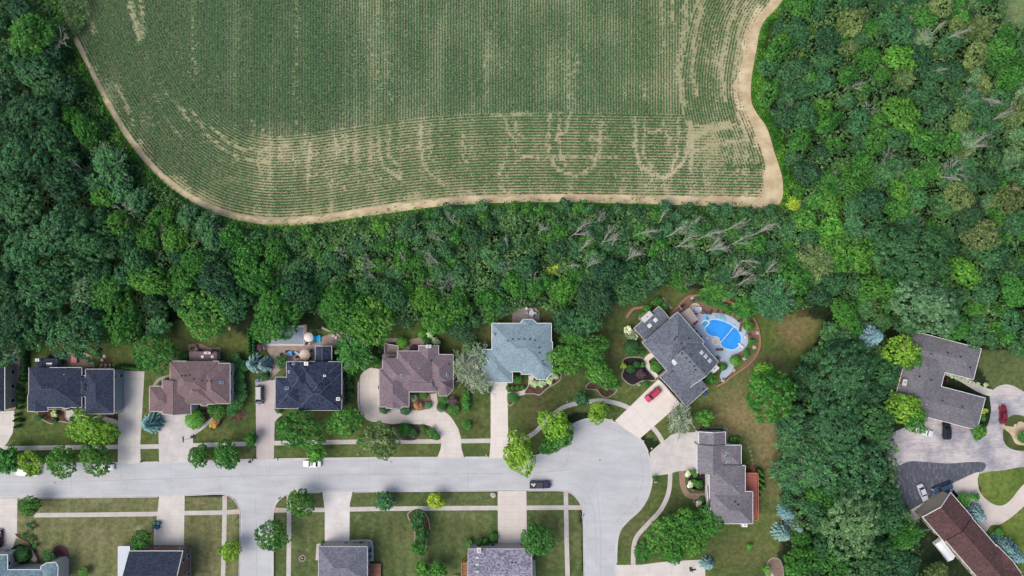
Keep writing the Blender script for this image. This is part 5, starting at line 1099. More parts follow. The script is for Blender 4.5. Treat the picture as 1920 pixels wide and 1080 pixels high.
# angled pool house
h = House('house', 'large grey-roofed house set at an angle beside the free-form pool', 1268, 660, 5.8, .42, 48.5, SH_G, siding((214, 204, 190)), M_trim); cap(h, (126, 130, 142))
h.block('hip', [(1271, 585.7), (1320.9, 641.5), (1204.2, 642.8)]); h.block('gu', [(1320.9, 649), (1346.8, 679), (1278, 708.8), (1248.3, 679)], slope=.46); h.block('gv', [(1260, 690.7), (1238, 706), (1287, 763.3), (1327.4, 727)], z=4.6, slope=.40)
h.block('gv', [(1235.3, 574), (1190, 615.5), (1208, 638), (1253, 598)], z=3.8, slope=.35); h.block('gv', [(1277, 716), (1292, 731), (1272, 744), (1264, 727)], z=5.1, slope=.5, wall=False)
h.finish(garages=[(1247, 725, -48.5), (1264, 745, -48.5)], doors=[(1232, 676, -48.5)], chim=[(1213, 594, 1.4, 3.0, 'g', 1), (1339, 691, 1.6, 2.2, 'w', 1)], sky=[(1229, 600, 1, 1, 'w'), (1217.7, 610.5, 1, 1, 'w'), (1263.5, 679, 1.5, 1.0, 'w'), (1315.5, 661, .9, 1.0, 'w'), (1323, 668, .9, 1.0, 'w'), (1330.5, 676, .9, 1.0, 'w')], vents=[(1265, 636), (1268.5, 632), (1277, 644), (1291, 635), (1279, 662.5), (1294.5, 665), (1287, 671), (1294, 678.5), (1302, 686.5), (1304, 693), (1319, 729)])
# red deck house
h = House('house', 'grey-brown roofed house with a long red deck by the turning circle', 1360, 900, 5.8, .46, 0, SH_G2, siding((222, 222, 224)), M_white); cap(h, (132, 128, 134))
h.block('gv', (1310, 809.5, 1360.5, 840), z=5.0, slope=.4); h.block('gv', (1307, 834, 1360.5, 887.5), z=5.3, slope=.42); h.block('hip', (1340, 834.5, 1390, 874), z=5.2, slope=.4); h.block('hip', (1330, 872.6, 1397.4, 935)); h.block('hip', (1332.5, 921.5, 1411.5, 982), slope=.5); h.block('gu', (1325, 912, 1345, 948), z=3.4, slope=.4)
h.finish(garages=[(1311.5, 848, 90), (1311.5, 871, 90)], doors=[(1330, 930, 90)], chim=[(1396, 984, 1.3, 1.0, 'w', 1)], sky=[(1364.5, 849, 1, .6, 'b'), (1365, 865.5, .9, .6, 'b')], vents=[(1376, 919, 1), (1381, 911, 1), (1372, 959, 1), (1360, 853, 1), (1374, 860, 1), (1360, 869, 1), (1378, 941), (1384, 946)])
# C-shaped
h = House('house', 'low C-shaped house with one wide grey roof in the trees by the lane', 1765, 710, 3.6, .26, 14.6, SH_G3, siding((176, 130, 112)), M_white); cap(h, (128, 126, 130))
h.block('hip', [(1706, 619), (1839, 653.5), (1825, 712), (1692, 677)]); h.block('hip', [(1845.9, 748), (1831.9, 806.6), (1679, 764), (1694, 706)]); h.block('hip', [(1706, 640), (1772, 657), (1765, 724), (1745, 780), (1682, 760)], slope=.24)
h.finish(garages=[(1800, 793, -14.6)], doors=[(1772, 712, 75)], chim=[(1696, 717, 1.0, 1.6, 'b')], vents=[(1746, 663), (1777, 661.5), (1801, 669), (1819, 689), (1746, 712), (1724, 706), (1725, 765), (1767, 751), (1804, 763), (1719.5, 752.5, 1), (1737, 758, 1)])
# brown gables
h = House('house', 'dark brown roofed house with two stepped gables by the dark asphalt', 1810, 1000, 5.0, .40, 49, SH_R, siding((176, 166, 150)), M_white); cap(h, (74, 56, 56))
h.block('gu', [(1785, 926), (1729.6, 969.3), (1771.7, 1016), (1822, 972)]); h.block('gu', [(1824.2, 974), (1773, 1014), (1874, 1130), (1926, 1090)], dz=.5)
h.block('gv', [(1858, 1030), (1915, 1075), (1880, 1065)], dz=.1, slope=.3)
h.finish(garages=[(1744, 958, 41), (1762, 942, 41)], doors=[])
# bottom row
h = House('house', 'house with dark slate gable roof and narrow white terrace, cut by the photo bottom', 290, 1080, 5.4, .62, 0, SH_N, brickwall((134, 96, 90)), M_white); cap(h, (84, 88, 100))
h.block('gu', (242, 1033, 343, 1108)); h.block('gv', (268, 1078, 312, 1130), slope=.6); h.finish(garages=[(316, 1038, 0)], doors=[(250, 1040, 0)])
h = House('house', 'house with teal and pale stone roofs and two copper bays at the photo corner', 30, 1090, 5.2, .5, 0, SH_T, siding((200, 196, 190)), M_white); cap(h, (130, 150, 158))
h.block('hip', (-60, 1040, 14.5, 1110)); h.block('hip', (-30, 1068, 84, 1150)); h.poly([(76, 1062), (88, 1055), (104, 1054), (109, 1062), (108, 1100), (78, 1100)], (92, 1082), rise=1.0)
h.finish(doors=[(60, 1066, 0)])
h = House('house', 'house with grey-brown hip roof and a small red deck, blue bins at its side', 640, 1070, 5.2, .5, 0, SH_GB, siding((190, 186, 180)), M_trim); cap(h, (124, 124, 134))
h.block('hip', (597, 1024.7, 688.8, 1092)); h.block('hip', (620, 1052, 655, 1110), slope=.55); h.block('flat', (610, 1078, 686, 1120), z=4.8)
h.finish(garages=[(632, 1027, 0)])
h = House('house', 'house with pale speckled mauve roof and three skylights in a row', 940, 1075, 5.2, .5, 0, SH_L, siding((190, 180, 174)), M_trim); cap(h, (158, 154, 166))
h.block('gu', (877.8, 1029, 997, 1110), slope=.45); h.block('hip', (905, 1029.5, 993, 1120), slope=.46, z=5.15)
h.finish(garages=[(960, 1031, 0)], chim=[(898, 1032, 1.0, 1.3, 'b')], sky=[(895, 1046, .9, .5, 'w'), (895, 1058.5, .9, .5, 'w'), (895, 1072, .9, .5, 'w')], vents=[(960, 1055), (966, 1055)])
h = House('house', 'dark slate roof just entering the photo beside the cyan loungers', -30, 730, 5.0, .5, 0, SH_N, siding((170, 160, 150)), M_white); cap(h, (84, 90, 106))
h.block('hip', (-110, 683, 9, 772)); h.finish()

h = House('terrace_roof', 'long flat white terrace roof along the dark slate roof', 232, 1070, 3.0, .1, 0, paint((196, 204, 214), .6, .2, 0, .05), siding((190, 190, 190)), M_white); cap(h, (220, 220, 222))
h.block('flat', (221.5, 1024.7, 243, 1112)); h.finish(windows=False)
# ------------------------------------------------------------------ shrubs and hedges
ORD = ['first', 'second', 'third', 'fourth', 'fifth', 'sixth', 'seventh', 'eighth', 'ninth', 'tenth', 'eleventh', 'twelfth', 'thirteenth', 'fourteenth', 'fifteenth', 'sixteenth']
G.update({'wht': (190, 198, 170), 'pur': (74, 58, 66), 'yel': (176, 150, 62), 'hyd': (150, 170, 124), 'tuft': (70, 66, 52), 'or': (150, 110, 70)})
def rowof(pts, r, col, kind, what, start, group):
    """a row of like plants, each named by its place in the row"""
    for i, (x, y) in enumerate(pts):
        tree(x, y, r*trs.uniform(.9, 1.1), G[col], kind, '%s %s, from %s' % (ORD[i], what, start), 'bush', group); ALL[-1].append(col)
def lin(a, b, n): return [(a[0]+(b[0]-a[0])*i/(n-1), a[1]+(b[1]-a[1])*i/(n-1)) for i in range(n)]
rowof(lin((43, 654), (42, 700), 11), 4.1, 'ever', 'cone', 'narrow dark conifer in the hedge by the cyan loungers', 'the wood', 'conifer hedge by the patio with cyan loungers')
rowof([(41, 708), (37, 716), (33, 733), (36, 744), (33, 755), (33, 766), (27, 779), (26, 789), (27, 801), (33, 790)], 4.4, 'ever', 'cone', 'ball bush between steps and shaded lawn', 'the conifer hedge', 'ball bushes beside the garden steps')
rowof(lin((216, 688), (260, 691), 9), 5.2, 'mid', 'cone', 'spreading conifer behind the plain driveway', 'the dark roof', 'conifers behind the widest driveway')
rowof(lin((466, 616), (466, 660), 8), 5.2, 'mid', 'cone', 'hedge conifer in the row nearer the lawn', 'the wood', 'double hedge beside the rectangular pool')
rowof(lin((476, 616), (475, 658), 8), 5.0, 'ever', 'cone', 'hedge conifer in the row nearer the pool', 'the wood', 'double hedge beside the rectangular pool')
rowof([(1425, 884), (1430, 890), (1424, 897), (1432, 901), (1426, 908), (1433, 914), (1427, 921), (1424, 931)], 5.6, 'mid', 'cone', 'conifer beside the red deck', 'its stairs', 'conifers along the red deck')
rowof(lin((1314, 807), (1354, 807), 8), 3.6, 'ever', 'loose', 'shrub in the low hedge behind the top garage wall', 'the driveway', 'low hedge behind the garage')
rowof([(953, 728), (962, 728), (971, 728), (980, 727)], 4.6, 'mid', 'ball', 'ball bush in the row beside the white garage drive', 'the driveway', 'ball bushes beside the entry walk')
rowof([(1002, 720), (1016, 720), (1030, 714), (1041, 706)], 7, 'hyd', 'loose', 'cream-flowering shrub under the bay of the blue-grey roof', 'the entry walk', 'flowering shrubs round the bay')
rowof([(1323, 566), (1332, 568), (1341, 570), (1350, 572), (1359, 577), (1368, 581)], 6.6, 'mid', 'loose', 'low shrub in the hedge above the pool', 'the spa lounge', 'low hedge in the pool garden')
rowof([(1335, 583), (1347, 584), (1358, 585.5), (1370, 589), (1380, 593), (1391, 600), (1399, 597), (1406, 603), (1407, 628), (1410, 636)], 2.4, 'tuft', 'loose', 'dark tuft plant in the gravel ring of the pool', 'the spa lounge', 'tuft plants round the pool')
rowof([(873, 737), (874, 744), (873, 751), (874, 759), (874, 768)], 7, 'mid', 'loose', 'shrub in the hedge strip before the grey weeping tree', 'the tree', 'hedge strip on the lawn')
rowof([(1786, 705), (1796, 709), (1808, 711), (1822, 718), (1836, 720), (1850, 722)], 4, 'hyd', 'loose', 'flowering plant along the courtyard walk', 'the courtyard', 'plants along the courtyard walk')
rowof([(42, 1004), (52, 1008), (58, 1015), (63, 1025)], 4.5, 'mid', 'loose', 'small bush along the curved corner path', 'the driveway', 'bushes along the curved path')
rowof([(348, 1033), (348, 1043), (349, 1053), (349, 1063), (349, 1073)], 4.6, 'ever', 'loose', 'dark bush along the brick gable wall', 'the driveway', 'bushes along the brick gable')
rowof([(442, 672), (454, 688), (447, 706), (451, 724), (453, 741), (444, 756), (434, 769)], 12, 'ever', 'loose', 'big loose shrub beside the white gable wall of the brown-mauve house', 'the wood', 'shrubs beside the white wall')
SHR = [(342, 671, 11, 'mid', 'ball', 'long dark bush at the back corner of the brown-mauve house'), (310, 716, 7, 'ever', 'ball', 'dark bush in the nook beside the stone garden path'), (301, 720, 6, 'ever', 'ball', 'little dark bush outermost in the nook by the stone path'), (395, 768, 9, 'mid', 'loose', 'low green shrub under the front gable of the brown-mauve house'), (398, 797, 7, 'yel', 'loose', 'golden shrub beside the front steps'), (405, 790, 6, 'or', 'loose', 'orange-tinged shrub above the golden one'),
 (495, 707, 8, 'ever', 'ball', 'dark ball bush below the blue spruces'), (528, 679, 13, 'ever', 'loose', 'green shrub between umbrella patio and roof'), (488, 651, 7, 'pur', 'loose', 'dark purple shrub at the pool hedge'), (520, 770, 6, 'ever', 'ball', 'small bush under the corner of the intricate dark roof'), (650, 705, 8, 'ever', 'loose', 'dark shrub beside the intricate dark roof, uppermost'), (652, 722, 9, 'ever', 'loose', 'dark shrub beside the intricate dark roof, middle'), (655, 741, 9, 'ever', 'loose', 'dark shrub beside the intricate dark roof, lowest'),
 (753, 643, 10.5, 'br2', 'ball', 'bright clipped ball bush beside the small wooden deck'), (792, 628, 8.5, 'br2', 'ball', 'bright clipped ball bush at the lawn edge of the stone patio'), (807, 627, 8, 'hyd', 'loose', 'pale loose shrub next to a clipped ball'), (817, 640, 8, 'hyd', 'loose', 'pale loose shrub at the back wall of the mauve roof'), (800, 640, 8, 'ever', 'loose', 'dark shrub between patio and pale shrubs'), (702, 677, 12, 'mid', 'loose', 'loose shrub at the head of the looping driveway'), (714, 652, 6, 'ever', 'loose', 'dark shrub by the wooden deck rail'), (775, 652, 6, 'pur', 'loose', 'purple shrub on the stone patio'),
 (720, 767, 9.5, 'ever', 'ball', 'dark ball bush at the garage gable, nearer the loop'), (760, 769, 10, 'ever', 'ball', 'dark ball bush at the garage gable, nearer the fountain bed'), (793, 741, 7, 'br', 'ball', 'green ball in the round stone bed'), (775, 745, 7, 'hyd', 'loose', 'pale shrub in the corner of the stone bed'), (802, 761, 7, 'sil', 'ball', 'silvery ball bush at the front walk'), (784, 761, 8, 'or', 'loose', 'reddish-green shrub at the edge of the looping driveway'), (827, 764, 9, 'ever', 'ball', 'dark ball bush where the driveway bends'), (833, 750, 9, 'mid', 'loose', 'leafy shrub under the clipped corner of the mauve roof'), (850, 768, 11, 'mid', 'loose', 'green shrub on the lawn beside the bend'), (849, 751, 8, 'pur', 'loose', 'purple shrub on the lawn beside the bend'),
 (875, 798, 9, 'mid', 'loose', 'small shrub standing alone on the lawn between two driveways'), (757, 806, 12, 'mid', 'ball', 'wide clipped bush in the island by the olive-brown tree'), (774, 813, 9, 'ever', 'loose', 'dark shrub next to the brick island path'), (792, 803, 4.5, 'mid', 'ball', 'tiny ball bush in the island bed'), (808, 811, 9, 'mid', 'loose', 'shrub in the middle of the island bed'), (818, 819, 7, 'mid', 'loose', 'shrub at the pointed end of the island bed'),
 (911, 731, 10, 'ever', 'ball', 'ball bush at the corner of the white garage drive'), (970, 712, 10, 'mid', 'loose', 'dark shrub in the recess of the blue-grey roof'), (962, 703, 8, 'ever', 'loose', 'shrub against the wall of the blue-grey recess'), (961, 746, 9, 'mid', 'ball', 'clipped bush in the stone-edged lawn bed'), (1040, 693, 7, 'ever', 'loose', 'dark shrub at the east wall of the blue-grey roof'), (1152, 723, 8, 'mid', 'loose', 'low shrub in the edged bed by the wood'),
 (1178, 620, 10, 'wht', 'loose', 'white flowering shrub at the corner of the angled roof'), (1189, 631, 9, 'wht', 'loose', 'second white flowering shrub against the angled roof'), (1206, 662, 6, 'ever', 'ball', 'small ball bush between large bush and front walk'), (1184, 692, 8, 'ever', 'ball', 'green ball bush in the black mulch bed'), (1195, 684, 6, 'ever', 'ball', 'smaller ball bush in the black mulch bed'), (1202, 702, 9, 'pur', 'loose', 'purple shrub in the black mulch bed'), (1213, 721, 6, 'mid', 'ball', 'low ball bush below the black mulch bed'), (1169, 686, 6, 'lime', 'loose', 'yellowish shrub at the edge of the black mulch bed'), (1199, 722, 3, 'hyd', 'ball', 'tiny pale bush at the tip of the mulch bed'), (1206, 684, 5, 'mid', 'loose', 'small shrub beside the curved front walk'),
 (1231, 688, 10.5, 'br', 'ball', 'bright clipped bush between front walk and entrance'), (1248, 687, 7, 'ever', 'ball', 'dark clipped bush by the angled entrance'), (1332, 709, 13, 'mid', 'loose', 'large shrub in the corner of garage and angled house'), (1358, 688, 7, 'mid', 'ball', 'ball bush beside the pool path'), (1380, 677, 9.5, 'br2', 'ball', 'bright ball bush inside the brick ring path'), (1406, 611, 10, 'br', 'ball', 'large ball bush at the outer side of the pool deck'), (1409, 641, 7, 'mid', 'loose', 'loose shrub by the diving board end'), (1400, 662, 7, 'mid', 'loose', 'shrub in the grassy bed below the diving board'), (1386, 587, 7, 'mid', 'ball', 'low ball bush in the hedge end above the pool'), (1394, 591, 6, 'mid', 'ball', 'last ball bush in the pool hedge'), (1300, 564, 4, 'ever', 'loose', 'little dark shrub at the bend of the brick ring'), (1309, 562, 4.5, 'ever', 'loose', 'dark shrub next to the first stone planter'), (1315, 559, 5, 'ever', 'loose', 'dark shrub by the second stone planter'), (1233, 566, 10, 'mid', 'loose', 'leafy bush behind the back chimney wing'), (1214, 579, 8, 'mid', 'loose', 'shrub inside the curved back bed'), (1205, 592, 7, 'mid', 'loose', 'shrub at the tail of the curved back bed'), (1245, 576, 8, 'mid', 'loose', 'green shrub next to the stepping stones'),
 (1290, 889, 6, 'wht', 'loose', 'white flowering bush by the paver walk, upper'), (1294, 909, 6, 'wht', 'loose', 'white flowering bush by the paver walk, lower'), (1302, 887, 7, 'br', 'loose', 'green shrub beside the upper white bush'), (1312, 910, 7.5, 'mid', 'ball', 'clipped bush against the white wall'), (1303, 906, 6, 'br', 'ball', 'light clipped bush next to the lower white one'), (1310, 944, 6, 'wht', 'loose', 'white flowering bush below the entrance steps'), (1318, 939, 6, 'mid', 'ball', 'green bush in the small edged bed'), (1376, 825, 7, 'mid', 'loose', 'flat shrub beside the top garage'), (1386, 827, 6, 'mid', 'loose', 'small flat shrub in the same garage bed'), (1228, 897, 5, 'ever', 'loose', 'dark shrub at the kerb by the driveway mouth'), (1406, 1026, 6, 'br2', 'loose', 'bright tuft alone on the dry back lawn'),
 (1846, 771, 6, 'lime', 'loose', 'yellow flowering shrub at the C-shaped roof end'), (1843, 783, 7, 'mid', 'loose', 'shrub below the yellow flowering one'), (1828, 931, 8, 'mid', 'loose', 'shrub between ring driveway and brown roof'), (1873, 997, 8, 'mid', 'loose', 'shrub at the end of the ring driveway walk'), (1920, 820, 12, 'mid', 'loose', 'bush in the round island of the lane'), (1906, 985, 0.1, 'mid', 'loose', None),
 (665, 1021, 5, 'mid', 'loose', 'shrub by the garage of the grey-brown roof'), (677, 1019, 4.5, 'or', 'loose', 'orange flowering shrub at the bins'), (603, 1022, 4, 'ever', 'ball', 'small bush at the left garage corner of the grey-brown roof'), (878, 1019, 7, 'mid', 'loose', 'bush at the corner of the speckled roof'), (899, 1017, 7.5, 'ever', 'loose', 'dark bush by the brick chimney'), (911, 1018, 7, 'mid', 'loose', 'bush in the middle of the front bed'), (925, 1009, 8, 'mid', 'ball', 'clipped bush beside the buff driveway'),
 (37, 1041, 14, 'ever', 'ball', 'large dark round bush inside the curved corner path'), (91, 1042, 13, 'ever', 'loose', 'wide dark bush beside the round mulch bed'), (52, 985, 5, 'ever', 'loose', 'small dark bush on the corner lawn, nearer the driveway'), (59, 991, 4.5, 'ever', 'loose', 'small dark bush on the corner lawn, farther in'), (155, 1075, 10, 'br', 'loose', 'green bush on the striped lawn at the photo bottom'), (71, 992, .1, 'mid', 'loose', None), (1438, 1068, 7, 'br2', 'loose', 'light green bush in the edged gravel bed'), (1090, 735, 0.1, 'mid', 'loose', None), (740, 598, 9, 'mid', 'loose', 'shrub in the stone-edged bed at the wood'), (760, 606, 8, 'hyd', 'loose', 'pale shrub on the lawn by the stone-edged bed'), (72, 784, 7, 'ever', 'loose', 'dark bush at the edge of the red-brown bed'), (100, 776, 6, 'hyd', 'loose', 'pale shrub in the red-brown bed'), (130, 786, 4, 'ever', 'ball', 'ball bush at the foot of the white path'), (97, 790, 5, 'ever', 'ball', 'ball bush on the bed edging')]
for a in SHR:
    if a[2] < 1: continue
    tree(a[0], a[1], a[2], G[a[3]], a[4], a[5], 'bush'); ALL[-1].append(a[3])

# ------------------------------------------------------------------ vehicles
M_tyre = paint((40, 40, 42), .9, .1); M_rim = paint((160, 162, 166), .35, .5, .6); M_lamp = paint((225, 228, 230), .2, .6, 0, .02); M_red = paint((150, 28, 28), .3, .5); M_cglass = glass((34, 42, 54)); M_plastic = paint((34, 35, 38), .6, .3)
def carpaint(rgb): return paint(rgb, .28, .6, .15 if sum(rgb) < 600 else 0, .03)
CARS = {
 'sedan': dict(L=4.8, W=1.82, prof=[(-2.4, .66, .58, .72), (-2.3, .82, .70, .84), (-1.7, .90, .80, .98), (-.9, .91, .84, 1.0), (.6, .91, .82, .98), (1.2, .90, .76, .92), (1.9, .86, .68, .80), (2.3, .76, .60, .68), (2.4, .62, .5, .58)], cab=(-1.75, 1.15, -1.05, .30, .96, 1.42, .76, .60)),
 'suv': dict(L=4.9, W=1.92, prof=[(-2.45, .80, .75, 1.0), (-2.35, .90, .82, 1.10), (-1.5, .96, .90, 1.14), (.7, .96, .90, 1.12), (1.3, .95, .86, 1.06), (2.1, .90, .78, .96), (2.38, .80, .66, .80), (2.45, .68, .55, .66)], cab=(-2.3, 1.25, -1.95, .50, 1.10, 1.72, .82, .68)),
 'van': dict(L=5.1, W=2.0, prof=[(-2.55, .86, .80, 1.0), (-2.45, .95, .88, 1.12), (1.2, 1.0, .92, 1.12), (1.8, .97, .84, 1.0), (2.4, .86, .70, .80), (2.55, .72, .56, .66)], cab=(-2.48, 1.85, -2.25, .95, 1.08, 1.78, .88, .74)),
 'pickup': dict(L=5.7, W=2.0, prof=[(-2.85, .92, .85, 1.06), (-2.8, .96, .90, 1.10), (.2, 1.0, .94, 1.12), (1.3, .99, .92, 1.14), (2.2, .96, .88, 1.06), (2.75, .88, .76, .92), (2.85, .78, .6, .76)], cab=(-1.1, 1.25, -.9, .55, 1.10, 1.82, .86, .72)),
}
def car(kind, px, py, deg, rgb, label, cat='car', name=None, L=None, roofrgb=None, sunroof=False, cargo=None):
    """deg: heading in the photograph, 0 = to the right, 90 = up"""
    d = CARS[kind]; p = P(px, py, .9); o = thing(name or {'sedan': 'parked_car', 'suv': 'parked_suv', 'van': 'minivan', 'pickup': 'pickup_truck'}[kind], label, cat, (p.x, p.y, .012 if py > 855 and py < 925 else .05), R(deg))
    k = (L or d['L'])/d['L']; pt = carpaint(rgb); mb = MB(); rings = []
    for x, w, wt, zt in d['prof']:
        x *= k; zs = zt-.16
        rings.append([(x, -w*.93, .26), (x, -w, .52), (x, -w*.99, zs), (x, -wt, zt), (x, 0, zt+.035), (x, wt, zt), (x, w*.99, zs), (x, w, .52), (x, w*.93, .26)])
    n = 9; vs = [v for r_ in rings for v in r_]; fs = []
    for i in range(len(rings)-1):
        for j in range(n): fs.append((i*n+j, i*n+(j+1) % n, (i+1)*n+(j+1) % n, (i+1)*n+j))
    fs += [tuple(range(n))[::-1], tuple(range((len(rings)-1)*n, len(rings)*n))]
    fs = [f[::-1] for f in fs]
    mb.add(vs, fs); mb.build('body', pt, o)
    x0, x1, t0, t1, zb, zr, wb, wt = d['cab']; x0 *= k; x1 *= k; t0 *= k; t1 *= k
    lo = [(x0, -wb, zb-.08), (x1, -wb, zb-.12), (x1, wb, zb-.12), (x0, wb, zb-.08)]; hi = [(t0, -wt, zr), (t1, -wt, zr-.02), (t1, wt, zr-.02), (t0, wt, zr)]
    F = [(0, 1, 5, 4), (1, 2, 6, 5), (2, 3, 7, 6), (3, 0, 4, 7), (4, 5, 6, 7)]
    m_ = MB(); m_.add(lo+hi, F); m_.build('windows', M_cglass, o)
    m_ = MB(); rl = t1-t0; m_.box(((t0+t1)/2, 0, zr+.02), (rl+.10, wt*2+.06, .06)); m_.build('roof', carpaint(roofrgb or rgb), o)
    m_ = MB()                                          # pillars
    for a, b in ((0, 4), (1, 5), (2, 6), (3, 7)): q = [lo, hi]; v = lo[a % 4]; w = hi[b-4]; m_.tube(v, w, .055, .05, 5)
    mx = (x0+x1)/2; m_.tube((mx, -wb-.01, zb-.08), ((t0+t1)/2, -wt-.01, zr), .05, n=5); m_.tube((mx, wb+.01, zb-.08), ((t0+t1)/2, wt+.01, zr), .05, n=5); m_.build('pillars', pt, o)
    if kind in ('van', 'suv'):
        m_ = MB()
        for s_ in (-1, 1): m_.tube((t0+.2, s_*wt*.9, zr+.1), (t1-.2, s_*wt*.9, zr+.1), .03, n=5)
        m_.build('roof_rails', M_plastic, o)
    if sunroof: m_ = MB(); m_.box(((t0+t1)/2+.3, 0, zr+.055), (.7, .8, .03)); m_.build('sunroof', M_cglass, o)
    W2 = d['prof'][3][1]; ax = (d['L']*k)/2
    for x in (-ax*.60, ax*.62):
        for s_ in (-1, 1):
            w_ = MB(); w_.tube((x, s_*(W2-.20), .34), (x, s_*(W2+.02), .34), .34, n=14); t_ = w_.build('wheel', M_tyre, o)
            r_ = MB(); r_.tube((x, s_*(W2-.02), .34), (x, s_*(W2+.035), .34), .2, n=10); r_.build('rim', M_rim, t_)
    for s_ in (-1, 1):
        z = d['prof'][-2][3]-.16; l_ = MB(); l_.box((ax-.09, s_*W2*.66, z), (.22, .36, .15)); l_.build('headlight', M_lamp, o)
        z = d['prof'][0][3]-.2; l_ = MB(); l_.box((-ax+.03, s_*W2*.70, z), (.12, .26, .2)); l_.build('tail_light', M_red, o)
        l_ = MB(); l_.box((x1-.42*1.0, s_*(W2+.10), zb+.02), (.16, .22, .14)); l_.build('mirror', pt, o)
    if kind == 'pickup':
        b0, b1 = -ax+.12, x0-.08; m_ = MB()
        m_.box(((b0+b1)/2, 0, 1.13), (b1-b0, 1.60, .05)); m_.build('bed_floor' if not cargo == 'cover' else 'bed_cover', M_plastic if cargo != 'cover' else carpaint(rgb), o)
        for s_ in (-1, 1): m_ = MB(); m_.box(((b0+b1)/2, s_*.88, 1.18), (b1-b0, .14, .14)); m_.build('bed_rail', pt, o)
    return o
car('van', 486, 741, -90, (96, 100, 108), 'dark grey minivan with a pale silver roof in the narrow driveway', 'van', roofrgb=(112, 118, 126))
car('sedan', 585, 870, 180, (236, 238, 242), 'white sedan parked at the kerb under the small bright tree', sunroof=True)
car('sedan', 420, 871.5, 180, (52, 74, 104), 'dark blue car at the kerb, half hidden by a dark green street tree')
o = car('pickup', 1013, 909, 0, (40, 48, 70), 'dark navy pickup truck driving near the turning circle, white load in its bed', 'truck')
for i, (a, b, c_) in enumerate(((-2.2, .25, .3), (-1.8, -.1, .24), (-1.5, .3, .2))):
    m_ = MB(); m_.box((a, b, 1.30), (.5-.08*i, .4, .22+.04*i), .4*i); m_.build('load', paint((224, 222, 216), .8, .1), o)
car('sedan', 196, 876.5, 0, (230, 234, 236), 'white car whose front peeps out under the bright street tree')
car('pickup', 50, 885, 180, (176, 184, 186), 'pale truck hidden under the yellowish street tree', 'truck', L=6.6)
car('suv', 1224.5, 740, -139, (190, 52, 84), 'red car on the pale angled driveway', sunroof=False)
car('sedan', 1882, 777, 90, (134, 28, 46), 'red car on the loop of the old asphalt lane', L=5.1)
car('suv', 1775.5, 807, 90, (30, 32, 40), 'black car parked in front of the C-shaped house')
car('sedan', 1734, 811, -12, (226, 230, 232), 'white car half under the yellow-green tree at the C-shaped house')
car('sedan', 1731, 924, -67, (198, 204, 216), 'silver car on the dark fresh asphalt')
car('suv', 1767, 915, 203, (62, 84, 112), 'slate blue pickup-like car parked nearest the brown roof', L=5.6)
car('suv', -4, 1010, 90, (70, 30, 40), 'dark red car cut by the left photo edge')
# covered trailer
p = P(1772, 1032, 1.4); o = thing('covered_trailer', 'long white covered trailer beside the brown-roofed house', 'trailer', (p.x, p.y, 0), R(-52))
m_ = MB(); m_.add([(-3.4, -1.2, .7), (3.4, -1.2, .7), (3.4, 1.2, .7), (-3.4, 1.2, .7), (-3.3, -1.1, 1.9), (2.6, -1.1, 1.9), (2.6, 1.1, 1.9), (-3.3, 1.1, 1.9), (-3.2, 0, 2.15), (2.8, 0, 2.15)], [(3, 2, 1, 0), (0, 1, 5, 4), (2, 3, 7, 6), (1, 2, 6, 9, 5), (3, 0, 4, 8, 7), (4, 5, 9, 8), (6, 7, 8, 9)]); m_.build('cover', paint((238, 242, 246), .5, .3, 0, .05), o)
m_ = MB(); m_.box((0, 0, .55), (6.4, 1.9, .16)); m_.box((4.0, 0, .5), (1.6, .12, .1)); m_.build('chassis', M_plastic, o)
for x in (-.7, .3):
    for s_ in (-1, 1): m_ = MB(); m_.tube((x, s_*1.0, .36), (x, s_*1.22, .36), .36, n=12); m_.build('wheel', M_tyre, o)

# ------------------------------------------------------------------ street and garden things
def wheelie_bin(px, py, rgb, label, deg=0):
    p = P(px, py, .6); o = thing('wheelie_bin', label, 'bin', (p.x, p.y, .05), R(deg), 'wheeled rubbish bins')
    m_ = MB(); m_.box((0, 0, .52), (.62, .72, .92), 0, 0, 1.18); m_.build('body', paint(rgb, .5, .3), o)
    m_ = MB(); m_.box((0, .02, 1.03), (.78, .9, .09), 0, 0, .94); m_.tube((-.3, -.46, 1.0), (.3, -.46, 1.0), .03, n=6); m_.build('lid', paint(tuple(int(c*.85) for c in rgb), .5, .3), o)
    for s_ in (-1, 1): m_ = MB(); m_.tube((s_*.30, -.34, .12), (s_*.37, -.34, .12), .13, n=10); m_.build('wheel', M_tyre, o)
GB_, BB_ = (38, 128, 100), (44, 84, 178)
wheelie_bin(290.5, 980, GB_, 'green bin farther from the house wall, on the lawn side'); wheelie_bin(297.5, 980.5, GB_, 'green bin nearest the middle of the driveway'); wheelie_bin(289.5, 987, (70, 104, 96), 'dull green bin at the lawn edge beside a blue one'); wheelie_bin(295.5, 988.5, BB_, 'blue bin in the cluster of four on the driveway')
wheelie_bin(694, 1031, BB_, 'blue bin beside the grey-brown roof'); wheelie_bin(693.5, 1044, GB_, 'green bin below a blue one beside the grey-brown roof'); wheelie_bin(484, 713, (70, 130, 180), 'light blue bin at the head of the minivan driveway'); wheelie_bin(490.5, 712, (70, 100, 110), 'grey-green bin next to a light blue one')
wheelie_bin(1321, 738, BB_, 'blue bin outside the angled garage corner'); wheelie_bin(1278, 757, GB_, 'green bin at the lower corner of the angled garage')
